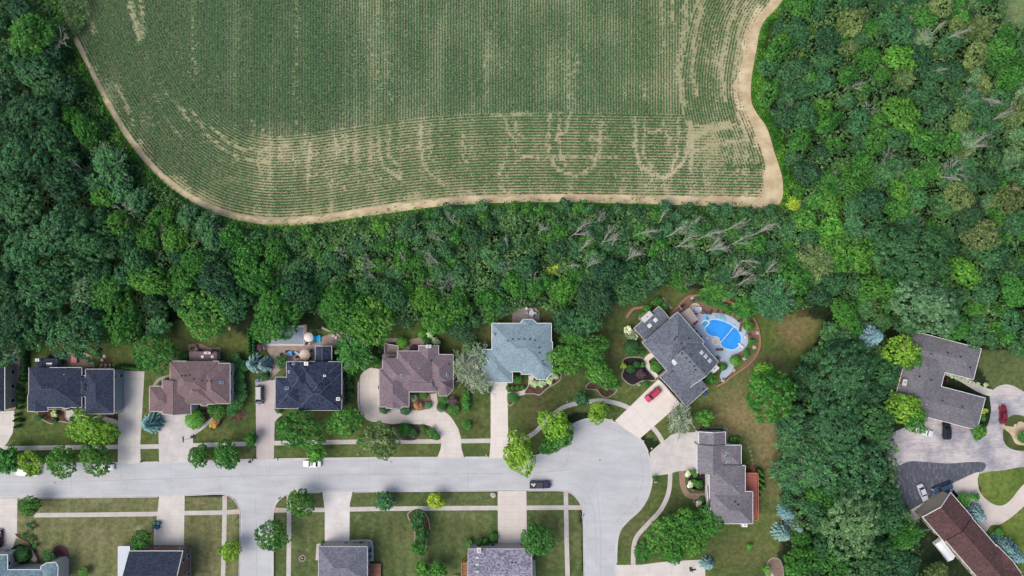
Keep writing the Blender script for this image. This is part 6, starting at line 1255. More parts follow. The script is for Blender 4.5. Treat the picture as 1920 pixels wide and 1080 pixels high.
def hydrant(px, py, label, rgb=(226, 214, 140)):
    p = P(px, py, .3); o = thing('fire_hydrant', label, 'hydrant', (p.x, p.y, 0)); m_ = MB(); m_.lathe((0, 0, 0), [(.2, 0), (.2, .06), (.13, .08), (.13, .5), (.16, .52), (.15, .62), (.08, .72), (.03, .76)], 12); m_.build('barrel', paint(rgb, .5), o)
    m_ = MB(); m_.tube((-.24, 0, .42), (.24, 0, .42), .07, n=8); m_.tube((0, 0, .42), (0, .26, .42), .09, n=8); m_.build('nozzle', paint((240, 240, 230), .5), o)
hydrant(671.5, 852, 'pale yellow hydrant on the verge by the olive-brown tree'); hydrant(1222, 841, 'yellowish hydrant beside the turning circle'); hydrant(968, 1007-200, 'white post-like hydrant on the lawn by the white driveway', (230, 230, 228))
def mailbox(px, py, deg, rgb, label, post=(90, 80, 70)):
    p = P(px, py, 1.1); o = thing('mailbox', label, 'mailbox', (p.x, p.y, 0), R(deg), 'kerbside mailboxes'); m_ = MB(); m_.box((0, 0, .55), (.12, .12, 1.1)); m_.box((.1, 0, 1.06), (.6, .1, .08)); m_.build('post', paint(post, .8), o)
    m_ = MB(); pts = [(-.13, 1.1), (.13, 1.1), (.13, 1.24), (.09, 1.31), (0, 1.35), (-.09, 1.31), (-.13, 1.24)]
    m_.add([(x_, a, b) for x_ in (-.2, .42) for a, b in pts], [tuple(range(7)), tuple(range(7, 14))[::-1]]+[(i, 7+i, 7+(i+1) % 7, (i+1) % 7) for i in range(7)]); m_.build('box', paint(rgb, .4), o)
mailbox(469, 863, -90, (50, 50, 54), 'dark mailbox at the kerb before the minivan driveway'); mailbox(474, 862, -90, (60, 56, 54), 'second dark mailbox beside the minivan driveway mouth'); mailbox(521, 860, -90, (44, 44, 48), 'dark mailbox at the kerb right of the minivan driveway'); mailbox(1206.5, 827, 215, (226, 226, 222), 'white mailbox at the turning circle between two driveways'); mailbox(1229.5, 904, 180, (222, 214, 196), 'cream mailbox below the red deck house driveway'); mailbox(912, 853, -90, (190, 170, 150), 'tan mailbox beside the white garage driveway'); mailbox(262, 866, -90, (220, 220, 220), 'white mailbox at the plain driveway mouth'); mailbox(1147, 786, 230, (200, 196, 190), 'light mailbox at the top of the turning circle')
m_ = MB(); M_rock = paint((188, 178, 166), .95, .1, 0, .3)
def boulder(px, py, r, label, mat=None, cat='stone', name='boulder', group=None, seed=0, h=.55):
    rs = random.Random(int(px*13+py*7)); p = P(px, py, r*.4); m_ = MB(); prof = [(r*.9, -.05), (r, r*h*.4), (r*.75, r*h*.9), (r*.3, r*h*1.15)]
    m_.lathe((0, 0, 0), prof, 9); m_.v = [(x*(1+rs.uniform(-.18, .18)), y*(1+rs.uniform(-.18, .18)), z*(1+rs.uniform(-.1, .1))) for x, y, z in m_.v]
    o = m_.build(name, mat or M_rock, None, loc=(0, 0, 0)); o.location = (p.x, p.y, 0); return setp(o, label, cat, group)
boulder(925, 928.5, .85, 'pale pile-like boulder at the kerb beside the buff driveway', h=.8); boulder(1449, 1078, .5, 'round stone in the edged gravel bed'); boulder(262, 994, .5, 'flat pale stone on the striped lawn near the small tree', h=.3); boulder(430, 616, .45, 'pale stone on the back lawn near the double hedge', h=.4); boulder(195, 668, .5, 'pale stone in the bed behind the dark roof', h=.4); boulder(191, 675, .4, 'smaller stone in the bed behind the dark roof', h=.4); boulder(1905, 798, .5, 'stone in the island of the lane')
# round fire ring
p = P(1159, 562, .3); o = thing('fire_ring', 'round stone fire ring on the shady lawn at the wood edge', 'fire pit', (p.x, p.y, 0)); m_ = MB()
for i in range(12): a = 6.283*i/12; m_.box((math.cos(a)*.8, math.sin(a)*.8, .18), (.30, .40, .36), a)
m_.build('stone_ring', paint((168, 150, 136), .9, .1, 0, .2), o); m_ = MB(); m_.lathe((0, 0, 0), [(.66, 0), (.6, .06), (.2, .1)], 14); m_.build('ash_bed', paint((52, 48, 46), 1), o)
# storm drains, manholes
for px, py, lab in ((439, 938, 'dark drain grate at the west corner of the side street'), (525, 934.5, 'dark drain grate at the east corner of the side street'), (468.5, 866, 'dark drain grate in the gutter by the minivan driveway')):
    p = P(px, py); m_ = MB(); m_.box((0, 0, 0), (.9, .6, .05)); m_.box((0, 0, .03), (.8, .06, .02)); m_.box((0, .18, .03), (.8, .06, .02)); m_.box((0, -.18, .03), (.8, .06, .02)); o = m_.build('drain_grate', paint((58, 56, 58), .7), None, loc=(0, 0, 0)); o.location = (p.x, p.y, .05); o.rotation_euler = (0, 0, -.7 if px < 450 else .7 if px < 600 and py > 900 else 0); setp(o, lab, 'drain')
for px, py, lab in ((103, 905, 'manhole cover in the street, west part'), (733.5, 905-39, 'small manhole cover near the kerb by the olive-brown tree'), (1125, 863, 'manhole cover in the turning circle')):
    p = P(px, py); m_ = MB(); m_.lathe((0, 0, 0), [(.34, 0), (.34, .02), (.30, .03), (.1, .032)], 16); o = m_.build('manhole_cover', paint((150, 150, 156), .6), None, loc=(0, 0, 0)); o.location = (p.x, p.y, .022); setp(o, lab, 'manhole')
# street lamps
def lamp(px, py, ang, label, h=6.5, arm=1.6):
    p = P(px, py); o = thing('street_lamp', label, 'street lamp', (p.x, p.y, 0), R(ang)); m_ = MB(); m_.tube((0, 0, 0), (0, 0, .3), .14, .12, 10); m_.tube((0, 0, .3), (0, 0, h), .08, .05, 8); m_.build('pole', paint((150, 152, 152), .5), o)
    m_ = MB(); m_.tube((0, 0, h), (arm*.6, 0, h+.3), .04, n=6); m_.tube((arm*.6, 0, h+.3), (arm, 0, h+.32), .04, n=6); m_.build('arm', paint((150, 152, 152), .5), o)
    m_ = MB(); m_.box((arm+.25, 0, h+.33), (.7, .3, .12), 0, 0, .7); m_.build('lamp_head', paint((90, 110, 100), .5), o)
lamp(444.5, 972, 200, 'grey street lamp on the side street corner verge'); lamp(1088, 962, 60, 'short lamp post on the verge near the turning circle', 4.0, .8)
def post(px, py, h, label, rgb=(230, 230, 228)):
    p = P(px, py, h/2); m_ = MB(); m_.box((0, 0, h/2), (.14, .14, h)); m_.box((0, 0, h+.03), (.2, .2, .06)); m_.box((0, 0, h*.7), (.5, .08, .08)); o = m_.build('marker_post', paint(rgb, .6), None, loc=(0, 0, 0)); o.location = (p.x, p.y, 0); setp(o, label, 'post')
post(963, 812, 1.3, 'white marker post on the lawn beside the white driveway'); post(1063, 753, .5, 'low white marker on the dark lawn by the curved pavement'); post(567, 1046, .7, 'small white post in the round bare bed'); post(346, 943, .6, 'white marker at the driveway corner of the verge')
# basketball hoops
def hoop(px, py, ang, label, rgb):
    p = P(px, py); o = thing('basketball_hoop', label, 'basketball hoop', (p.x, p.y, .05), R(ang)); m_ = MB(); m_.box((0, 0, .12), (1.1, .7, .24)); m_.build('base', paint((40, 44, 54), .7), o)
    m_ = MB(); m_.tube((0, 0, .2), (.1, 0, 2.6), .06, n=8); m_.tube((.1, 0, 2.6), (1.1, 0, 3.3), .05, n=8); m_.build('pole', paint((60, 60, 64), .5), o)
    m_ = MB(); m_.box((1.15, 0, 3.35), (.05, 1.6, 1.0)); m_.build('backboard', paint(rgb, .3), o)
    m_ = MB()
    for i in range(12): a, b = 6.283*i/12, 6.283*(i+1)/12; m_.tube((1.42+.23*math.cos(a), .23*math.sin(a), 3.05), (1.42+.23*math.cos(b), .23*math.sin(b), 3.05), .015, n=4, cap=False)
    m_.build('rim', paint((190, 70, 40), .4), o)
hoop(1295, 1067, 100, 'basketball hoop on the concrete pad near the small blue spruce', (44, 48, 62)); hoop(362, 819, 180, 'basketball hoop at the edge of the wide grey driveway', (190, 200, 205))

# ------------------------------------------------------------------ garden furniture
def umbrella(px, py, r, rgb, label):
    z = 2.3; p = P(px, py, z+.2); o = thing('patio_umbrella', label, 'umbrella', (p.x, p.y, .05), 0.2); m_ = MB(); m_.lathe((0, 0, 0), [(.3, 0), (.3, .08), (.05, .1)], 12); m_.build('base', M_plastic, o)
    m_ = MB(); m_.tube((0, 0, .1), (0, 0, z+.62), .03, n=6); m_.build('pole', paint((110, 90, 70), .6), o)
    m_ = MB(); n = 8; vs = [(0, 0, z+.55)]
    for k, (rr, zz) in enumerate(((.5, .42), (1, 0), (1, -.14))):
        for i in range(n): a = 6.283*i/n; vs.append((r*rr*math.cos(a), r*rr*math.sin(a), z+zz))
    m_.add(vs, [(0, 1+i, 1+(i+1) % n) for i in range(n)]+[(1+i, 1+n+i, 1+n+(i+1) % n, 1+(i+1) % n) for i in range(n)]+[(1+n+i, 1+2*n+i, 1+2*n+(i+1) % n, 1+n+(i+1) % n) for i in range(n)]); c = m_.build('canopy', paint(rgb, .8, .1, 0, .03), o)
    m_ = MB(); m_.lathe((0, 0, z+.54), [(.07, 0), (.09, .04), (.02, .12)], 8); m_.build('finial', paint((90, 76, 60), .6), o)
umbrella(578.3, 632.5, 1.30, (236, 230, 222), 'off-white umbrella at the end of the rectangular pool'); umbrella(570.8, 665.5, 1.48, (222, 202, 184), 'beige umbrella close to the dark roof')
def lounger(px, py, ang, rgb, label, group=None, frame=(70, 70, 76), z0=.05):
    p = P(px, py, .35); o = thing('sun_lounger', label, 'lounger', (p.x, p.y, z0), R(ang), group); m_ = MB(); m_.box((0, 0, .26), (1.9, .66, .06)); m_.build('frame', paint(frame, .6), o)
    for x in (-.8, .8):
        for y in (-.26, .26): m_ = MB(); m_.box((x, y, .12), (.06, .06, .26)); m_.build('leg', paint(frame, .6), o)
    m_ = MB(); m_.box((-.3, 0, .34), (1.25, .6, .1)); m_.add([(.33, -.3, .32), (.33, .3, .32), (.92, .3, .66), (.92, -.3, .66), (.33, -.3, .42), (.33, .3, .42), (.88, .3, .76), (.88, -.3, .76)], [(0, 3, 2, 1)[::-1], (4, 7, 6, 5)[::-1], (0, 1, 5, 4), (1, 2, 6, 5), (2, 3, 7, 6), (3, 0, 4, 7)]); m_.build('cushion', paint(rgb, .8, .1), o)
lounger(23.5, 666, 0, (30, 190, 214), 'cyan lounger nearer the wood on the western patio', 'cyan loungers'); lounger(23.5, 674.5, 0, (30, 190, 214), 'cyan lounger nearer the house on the western patio', 'cyan loungers')
lounger(1388.5, 615.5, 80, (112, 84, 88), 'brown lounger at the outer side of the pool'); lounger(1349, 655.5, 0, (112, 84, 88), 'brown lounger at the lower side of the pool'); lounger(558, 663, -30, (170, 196, 206), 'pale blue lounger beside the beige umbrella')
lounger(590, 634, 75, (34, 150, 220), 'bright blue lounger next to the off-white umbrella'); lounger(594.5, 635.5, 85, (40, 164, 228), 'bright blue lounger in the middle of the blue group'); lounger(599, 634.5, 90, (60, 180, 235), 'light blue lounger at the outer end of the blue group')
def chair(px, py, ang, rgb, label, group=None, z0=.05):
    p = P(px, py, .45); o = thing('garden_chair', label, 'chair', (p.x, p.y, z0), R(ang), group); mt = paint(rgb, .7, .2)
    m_ = MB(); m_.box((0, 0, .43), (.56, .56, .08)); m_.build('seat', mt, o); m_ = MB(); m_.box((-.27, 0, .72), (.08, .56, .55)); m_.build('backrest', mt, o)
    for x in (-.23, .23):
        for y in (-.23, .23): m_ = MB(); m_.box((x, y, .2), (.05, .05, .4)); m_.build('leg', mt, o)
def table(px, py, r, rgb, label, sq=False, z0=.05, rot=0):
    p = P(px, py, .72); o = thing('patio_table', label, 'table', (p.x, p.y, z0), R(rot)); m_ = MB()
    if sq: m_.box((0, 0, .72), (r*2, r*2, .06))
    else: m_.lathe((0, 0, .69), [(r, 0), (r, .05), (r*.96, .06)], 20)
    m_.build('tabletop', paint(rgb, .5, .3), o)
    for i in range(4): a = .785+i*1.571; m_ = MB(); m_.tube((r*.6*math.cos(a), r*.6*math.sin(a), .69), (r*.7*math.cos(a), r*.7*math.sin(a), 0), .03, n=6); m_.build('leg', paint(rgb, .5, .3), o)
table(543.5, 663, .62, (80, 150, 214), 'blue square table on the umbrella patio', True); chair(538.5, 659, 0, (50, 54, 70), 'dark chair beside the blue square table, lawn side'); chair(549, 664, 180, (40, 60, 110), 'navy chair beside the blue square table, umbrella side'); chair(527, 664, 60, (60, 90, 100), 'teal chair alone at the patio edge'); chair(525, 668, 120, (190, 90, 90), 'red chair at the patio edge by the shrub'); chair(557, 669, 40, (52, 46, 44), 'dark chair left of the beige umbrella')
table(584, 664, .42, (190, 170, 150), 'small round table right of the beige umbrella'); chair(584, 657.5, -90, (54, 44, 44), 'brown chair above the small round table'); chair(582, 672, 90, (50, 40, 40), 'brown chair below the small round table'); chair(576.5, 677.5, 90, (40, 34, 34), 'black chair under the beige umbrella, roof side'); chair(574.5, 644, 90, (70, 60, 58), 'brown chair under the off-white umbrella, left of a white one'); chair(580, 645, 90, (210, 210, 205), 'white chair under the off-white umbrella')
table(588.5, 641.5, .4, (60, 66, 90), 'little navy table by the blue loungers', True); chair(625, 629.5, -30, (230, 230, 228), 'white chair on the shaded patio by the stone wall'); chair(630, 633, 150, (225, 225, 222), 'second white chair on the shaded patio, nearer the feathery tree')
table(368, 655, .55, (130, 116, 112), 'round grey table behind the brown-mauve house')
for i, (a, b) in enumerate(((368, 648.5), (374, 656), (366.5, 661.5), (361.5, 653))): chair(a, b, [-90, 180, 80, 0][i], (96, 86, 84), ['garden chair nearest the wood at the round grey table', 'garden chair between grey table and sunroom', 'garden chair nearest the roof at the round grey table', 'garden chair on the lawn side of the grey table'][i])
table(997, 587, .72, (206, 222, 224), 'round glass-white table on the clipped-corner deck', z0=.45)
for i, (a, b) in enumerate(((997, 581.5), (1003.5, 587), (997, 593), (988, 586))): chair(a, b, [-90, 180, 90, 0][i], (214, 216, 214), ['white chair nearest the wood at the white table', 'white chair on the outer side of the white table', 'white chair nearest the roof at the white table', 'pale chair set apart on the clipped-corner deck'][i], z0=.45)
chair(987, 578.5, -90, (240, 240, 240), 'white seat at the far rail of the clipped-corner deck', z0=.45)
chair(1303, 607, 40, (200, 40, 60), 'red chair at the awning corner'); chair(1306.5, 603.5, 40, (206, 50, 66), 'second red chair, nearer the pool steps'); chair(1300, 615, 40, (70, 80, 112), 'blue-grey armchair nearest the awning by the wall'); chair(1305.5, 621, 40, (66, 78, 116), 'blue-grey armchair second along the angled wall'); chair(1309, 625.5, 40, (150, 166, 200), 'pale blue armchair in the row by the angled wall'); chair(1314.5, 631, 40, (70, 84, 130), 'blue armchair farthest along the angled wall'); chair(1325.5, 634, 200, (236, 236, 234), 'white chair beside the round spa'); chair(1397, 632, 160, (214, 214, 222), 'white chair at the outer rim of the pool deck'); chair(1345, 669, 60, (104, 108, 116), 'grey metal chair on the narrow pool path'); chair(1348, 673, 240, (96, 98, 106), 'grey metal chair nearer the white chimney')
table(1399.5, 625.8, .22, (96, 98, 112), 'tiny round table at the outer pool rim'); table(1318, 586, .5, (90, 86, 96), 'dark round table below the spa lounge'); chair(1324, 587, 180, (84, 84, 92), 'dark chair right of the dark round table'); chair(1330.5, 588, 160, (80, 82, 90), 'dark chair last in line by the pool rim')
chair(728.5, 659, 60, (100, 96, 96), 'grey chair on the small wooden deck'); table(726, 655, .3, (236, 236, 234), 'tiny white table on the small wooden deck'); table(139, 675, .75, (214, 120, 130), 'pink square table on the oak patio', True); chair(127, 671, 0, (150, 60, 70), 'dark red chair by the pink table'); table(119, 678, .55, (70, 64, 66), 'dark round table against the dark roof')
def grill(px, py, ang, label):
    p = P(px, py, .8); o = thing('barbecue_grill', label, 'grill', (p.x, p.y, .05), R(ang)); m_ = MB(); m_.box((0, 0, .45), (.9, .5, .7)); m_.box((.7, 0, .8), (.4, .45, .04)); m_.box((-.7, 0, .8), (.4, .45, .04)); m_.build('cabinet', paint((50, 50, 54), .5), o); m_ = MB(); m_.lathe((0, 0, .82), [(.42, 0), (.40, .2), (.2, .34)], 12, sy=.6); m_.build('lid', paint((36, 36, 40), .4), o)
grill(107.5, 664, 90, 'black covered grill behind the dark roof'); grill(1278, 575, 45, 'black and steel grill next to the awning'); grill(401, 656.5, 0, 'dark grill behind the mauve roof')
# decks
M_redwood = paint((192, 108, 92), .8, .1, 0, .15); M_oldwood = paint((150, 136, 130), .9, .1, 0, .12); M_cedar = paint((176, 112, 72), .8, .1, 0, .15)
def deckmat(rgb, vert=False, w=.14):
    m, nt, b = newmat('deck_boards', .85, .15); g = wpos(nt); br = N(nt, 'ShaderNodeTexBrick'); mp = N(nt, 'ShaderNodeMapping'); nt.links.new(g, mp.inputs[0]); mp.inputs['Rotation'].default_value = (0, 0, R(90) if vert else 0); nt.links.new(mp.outputs[0], br.inputs['Vector'])
    br.inputs['Scale'].default_value = 1; br.inputs['Brick Width'].default_value = 3; br.inputs['Row Height'].default_value = .28; br.inputs['Mortar Size'].default_value = .02; br.inputs['Color1'].default_value = C(*rgb); br.inputs['Color2'].default_value = C(*(c*.9 for c in rgb)); br.inputs['Mortar'].default_value = C(*(c*.55 for c in rgb)); nt.links.new(br.outputs['Color'], b.inputs['Base Color']); return m
def deck(pts, z, mat, label, rail=None, railrgb=(200, 120, 100), stairs=None, name='wooden_deck'):
    w = [P(*p, z) for p in pts]; c = sum(w, Vector())/len(w); o = thing(name, label, 'deck', (c.x, c.y, 0), 0, None, True); m_ = MB(); m_.prism([(q.x, q.y) for q in w], z-.18, z); m_.build('deck_floor', mat, o, tri=True)
    for q in w: m_ = MB(); v = c+(q-c)*.95; m_.box((v.x, v.y, (z-.18)/2), (.16, .16, z-.18)); m_.build('post', M_oldwood, o)
    if rail:
        m_ = MB()
        for a, b in rail:
            p, q = w[a], w[b]; L = (q-p).length; ang = math.atan2((q-p).y, (q-p).x); mid = (p+q)/2; m_.box((mid.x, mid.y, z+1.0), (L, .12, .06), ang); m_.box((mid.x, mid.y, z+.12), (L, .05, .06), ang)
            for k in range(int(L/.3)+1): s_ = p.lerp(q, min(1, k*.3/L)); m_.box((s_.x, s_.y, z+.5), (.05, .05, 1.0))
        m_.build('railing', paint(railrgb, .6, .2), o)
    if stairs:
        (ax_, ay_), (bx_, by_), wd = stairs; a, b = P(ax_, ay_), P(bx_, by_); n = max(3, int(z/.18)); ang = math.atan2((b-a).y, (b-a).x); m_ = MB(); L = (b-a).length
        for k in range(n): q = a.lerp(b, (k+.5)/n); h_ = z*(1-(k+1)/(n+1)); m_.box((q.x, q.y, h_-.03), (L/n-.02, wd, .06), ang)
        m_.build('stairs', mat, o)
    return o
deck([(1398, 886), (1419, 886), (1420, 972), (1412, 974), (1411, 921), (1398, 921)], 2.6, deckmat((176, 108, 94)), 'long red-stained deck at the garden side of the grey-brown house', [(1, 2), (2, 3), (0, 1)], (206, 130, 116), ((1409, 885), (1409, 871), 1.3))
deck([(689.5, 1057), (714, 1057), (714, 1100), (689.5, 1100)], .9, deckmat((164, 112, 96)), 'small reddish deck beside the grey-brown hip roof')
deck([(866, 1054), (879, 1054), (879, 1078), (866, 1078)], 2.2, deckmat((164, 120, 90)), 'orange wooden stair deck at the speckled roof', [(0, 1), (3, 0)], (200, 140, 96), ((864, 1078), (850, 1080), 1.0))
deck([(960, 583), (967, 577), (1004, 577), (1012, 585), (1012, 606), (960, 606)], .4, deckmat((172, 162, 158)), 'weathered deck with clipped corners behind the blue-grey roof', None)
deck([(722, 643.6), (747.5, 648), (747.5, 665), (722, 665)], 1.1, deckmat((164, 150, 144), True), 'small grey deck with pale railing behind the mauve roof', [(0, 3), (0, 1), (1, 2)], (214, 208, 204))
# patios and walls on the ground
sheet('patio', [(-40, 657), (38, 655), (38, 700), (30, 724), (28, 768), (2, 770), (-40, 700)], .048, M_patio); sheet('patio', [(104, 656), (150, 655), (172, 668), (178, 690), (104, 690)], .05, pavers('patio_tan', (190, 164, 146), (176, 152, 136), .9)); sheet('patio', [(353, 646), (375, 644), (394, 652), (414, 651), (415, 680), (353, 680)], .05, M_paver)
sheet('patio', [(487, 620), (575, 608), (576, 640), (640, 620), (646, 650), (590, 660), (592, 690), (530, 690), (506, 712), (508, 670), (500, 655), (487, 652)], .048, pavers('patio_taupe', (172, 154, 148), (162, 146, 140), .6)); sheet('patio', [(184, 683), (214, 683), (214, 693), (184, 693)], .05, M_patio)
sheet('patio', [(752, 640), (790, 632), (798, 645), (785, 660), (752, 660)], .066, pavers('patio_pink', (178, 158, 148), (168, 148, 138), .5)); sheet('patio', [(712, 640), (722, 634), (745, 634), (748, 640), (716, 645), (714, 662), (708, 660)], .05, M_patio)
def wall(name, line, w_, h_, mat, label, cat='garden wall', sm=True):
    o = ribbon(name, catmull(line, 6) if sm else line, w_, 0, mat, h=h_, kind=None); setp(o, label, cat); return o
wall('retaining_wall', [(522, 597), (540, 600), (556, 598), (566, 594)], .5, .5, M_stone, 'grey stone garden wall curving behind the rectangular pool'); wall('retaining_wall', [(604, 614), (615, 619), (628, 622), (640, 633)], .6, .5, M_stone, 'pale garden wall curving beside the shaded white chairs'); wall('retaining_wall', [(728, 590), (732, 604), (736, 608), (754, 603), (768, 585)], .35, .35, M_stone, 'stone edging wall of the flower bed at the wood'); wall('retaining_wall', [(672.5, 716), (672, 752), (674, 768), (681, 780)], .4, .4, paint((196, 184, 180), .9), 'low pinkish wall along the outside of the looping driveway', sm=False)
wall('retaining_wall', [(1174, 596), (1186, 580), (1198, 577), (1216, 573), (1224, 567)], .7, .3, paint((150, 122, 100), .95, .1, 0, .2), 'brown stone path edge curling behind the angled house')
# garden steps and planter boxes by the west patio
for i, (a, b) in enumerate(lin((26, 716), (28, 764), 7)): 
    p = P(a, b); m_ = MB(); m_.box((0, 0, .05+.02*i), (.9, .7, .1+.04*i)); m_.box((0, -.33, .06+.02*i), (.94, .06, .12+.04*i), 0, 0); o = m_.build('garden_step', paint((150, 142, 138), .9), None, loc=(0, 0, 0)); o.location = (p.x, p.y, .05); setp(o, '%s stone garden step below the western patio' % ORD[i], 'step', 'garden steps beside the western house')
for i, x in enumerate((186, 193.5, 202, 210)):
    p = P(x, 687); m_ = MB(); m_.box((0, 0, .14), (.12, 1.3, .28)); m_.box((.5, 0, .1), (.9, .1, .2)); o = m_.build('planter_box', paint((60, 50, 48), .9), None, loc=(0, 0, 0)); o.location = (p.x, p.y, .05); setp(o, '%s narrow dark planter frame behind the dark roof, from the oak' % ORD[i], 'planter', 'planter frames behind the dark roof')
for i, (a, b) in enumerate(lin((1244, 560), (1258, 577), 6)):
    p = P(a, b); m_ = MB(); m_.box((0, 0, .04), (.85, .5, .08), -.6, 0, .94); o = m_.build('stepping_stone', paint((168, 164, 150), .9, .1, 0, .15), None, loc=(0, 0, 0)); o.location = (p.x, p.y, 0); setp(o, '%s stepping stone in the line behind the angled house, from the wood' % ORD[i], 'stepping stone', 'stepping stones behind the angled house')
for i, (a, b) in enumerate(((1404, 838), (1407, 846), (1409, 854), (1410, 862), (1411, 870))):
    p = P(a, b); m_ = MB(); m_.lathe((0, 0, 0), [(.3, 0), (.32, .04), (.25, .07)], 9); o = m_.build('stepping_stone', paint((140, 134, 116), .95), None, loc=(0, 0, 0)); o.location = (p.x, p.y, 0); setp(o, '%s round stepping stone above the red deck stairs' % ORD[i], 'stepping stone', 'stepping stones to the red deck')
# ------------------------------------------------------------------ rectangular pool
M_cop = paint((206, 196, 188), .8, .2)
def poolcover(rgb, rot=0, wr=.35):
    m, nt, b = newmat('pool_cover', .35, .5); g = wpos(nt); c = C(*rgb); v = mul(nt, c, remap(nt, noise(nt, g, .4, 4), .3, .7, .82, 1.15))
    vo = N(nt, 'ShaderNodeTexVoronoi', feature='DISTANCE_TO_EDGE'); vo.inputs['Scale'].default_value = .55; nv = N(nt, 'ShaderNodeVectorMath', operation='ADD'); nn = N(nt, 'ShaderNodeTexNoise'); nn.inputs['Scale'].default_value = .6; nt.links.new(g, nn.inputs['Vector']); s2 = N(nt, 'ShaderNodeVectorMath', operation='SCALE'); s2.inputs['Scale'].default_value = 3; nt.links.new(nn.outputs['Color'], s2.inputs[0]); nt.links.new(g, nv.inputs[0]); nt.links.new(s2.outputs[0], nv.inputs[1]); nt.links.new(nv.outputs[0], vo.inputs['Vector'])
    v = mix(nt, remap(nt, vo.outputs['Distance'], 0, .035, wr, 0), v, tuple(x*.35 for x in c[:3])+(1,)); nt.links.new(v, b.inputs['Base Color']); bump(nt, b, noise(nt, g, 2, 4), .1, .6); return m
def pool(name, pts, mat, label, cw=.35, cop=M_cop):
    c = P(sum(p[0] for p in pts)/len(pts), sum(p[1] for p in pts)/len(pts)); o = thing(name, label, 'pool', (c.x, c.y, 0), 0, None, True); w = [P(*p).xy for p in pts]
    m_ = MB(); m_.prism([tuple(q) for q in w], .02, .10); m_.build('pool_cover', mat, o, tri=True); l = pts+[pts[0], pts[1]] if len(pts) > 6 else pts+[pts[0]]
    r_ = ribbon('coping', l, cw, .0, cop, h=.17, kind=None); r_.parent = o; r_.data.transform(Matrix.Translation(-o.location)); return o
def dense_rect(p): return dens([*p, p[0]], 6)[:-1]
pool('swimming_pool', [(498, 612), (570.5, 612), (570.5, 646.5), (498, 646.5)], poolcover((92, 110, 138), wr=.1), 'rectangular pool under a slate blue cover, half below a tree', .5)
o = wall('pool_cover_box', [(496, 627), (495.5, 655)], .35, .35, M_white, 'long white box at the end of the rectangular pool', 'pool cover box', False)
sheet('patio', [(-20, 662), (5, 662), (5, 678), (-20, 678)], .075, paint((60, 84, 104), .4))
p = P(0, 670); o = thing('hot_tub', 'dark hot tub cut by the photo edge on the western patio', 'hot tub', (p.x-.6, p.y, .05)); m_ = MB(); m_.box((0, 0, .4), (2.1, 2.1, .8)); m_.build('tub', paint((60, 66, 76), .6), o); m_ = MB(); m_.lathe((0, 0, .8), [(.8, 0), (.78, .05), (.5, .06)], 16); m_.build('tub_cover', paint((30, 34, 48), .5), o)
# ------------------------------------------------------------------ free-form pool garden
q6 = lambda x, y: (1260+x/9.389, 545+y/9.391)          # reads positions off the enlarged photograph
sheet('pool_garden', catmull([q6(a, b) for a, b in ((-20, 420), (120, 260), (300, 110), (480, 90), (640, 100), (860, 150), (1100, 240), (1300, 370), (1430, 500), (1510, 680), (1540, 860), (1530, 1000), (1440, 1180), (1250, 1350), (1080, 1440), (1000, 1480), (700, 1100), (300, 700), (60, 480))], 5, True), .060, pavers('garden_gravel', (150, 118, 104), (136, 108, 94), .3))
m, nt, b = newmat('bed_grass', 1, .05); g = wpos(nt); nt.links.new(mul(nt, mix(nt, remap(nt, noise(nt, g, 1.2, 4), .4, .6, 0, 1), C(82, 108, 56), C(116, 112, 78)), remap(nt, noise(nt, g, 8, 3), .3, .7, .7, 1.3)), b.inputs['Base Color'])
sheet('bed_grass', catmull([q6(a, b) for a, b in ((1340, 900), (1520, 850), (1530, 980), (1420, 1150), (1260, 1300), (1100, 1420), (1130, 1300), (1050, 1200), (1250, 1090))], 5, True), .066, m)
deckc = [q6(a, b) for a, b in ((440, 420), (540, 400), (700, 390), (900, 410), (1060, 470), (1200, 580), (1300, 700), (1340, 830), (1320, 960), (1240, 1050), (1120, 1120), (1060, 1180), (1090, 1290), (1060, 1420), (900, 1560), (840, 1500), (900, 1300), (700, 1100), (500, 900), (330, 640))]
sheet('pool_deck', catmull(deckc, 5, True), .072, concrete('pool_deck_concrete', (176, 190, 208), 2, .6, 2.5, .05, False))
wall('brick_ring_wall', [q6(a, b) for a, b in ((-60, 440), (60, 320), (180, 190), (300, 100), (480, 80), (640, 90), (860, 145), (1100, 235), (1300, 360), (1420, 480), (1500, 650), (1540, 840), (1530, 1010), (1440, 1190), (1280, 1340), (1080, 1480), (900, 1620), (780, 1680))], .55, .45, paint((156, 118, 100), .9, .1, 0, .2), 'long curved brown brick wall round the free-form pool garden')
kid = catmull([q6(a, b) for a, b in ((575, 640), (600, 575), (650, 520), (760, 500), (900, 535), (1010, 580), (1130, 660), (1200, 760), (1225, 850), (1190, 960), (1110, 1030), (1010, 1040), (900, 1000), (845, 930), (830, 860), (790, 815), (700, 805), (620, 760), (580, 700))], 5, True)
pool('swimming_pool', kid, poolcover((40, 156, 250), wr=.45), 'free-form pool under a bright blue wrinkled cover', .35, paint((178, 214, 240), .7))
st = catmull([q6(a, b) for a, b in ((520, 580), (560, 525), (620, 535), (650, 560), (600, 625), (565, 632))], 4, True)
c = P(*q6(585, 575)); o = thing('pool_steps', 'light blue step bay with a white rim at the pool corner', 'pool steps', (c.x, c.y, 0), 0, None, True); m_ = MB(); m_.prism([tuple(P(*q).xy) for q in st], .05, .19); m_.build('step_bay', paint((40, 176, 232), .4), o, tri=True); r_ = ribbon('rim', st[:20], .3, 0, M_white, h=.24, kind=None); r_.parent = o; r_.data.transform(Matrix.Translation(-o.location))
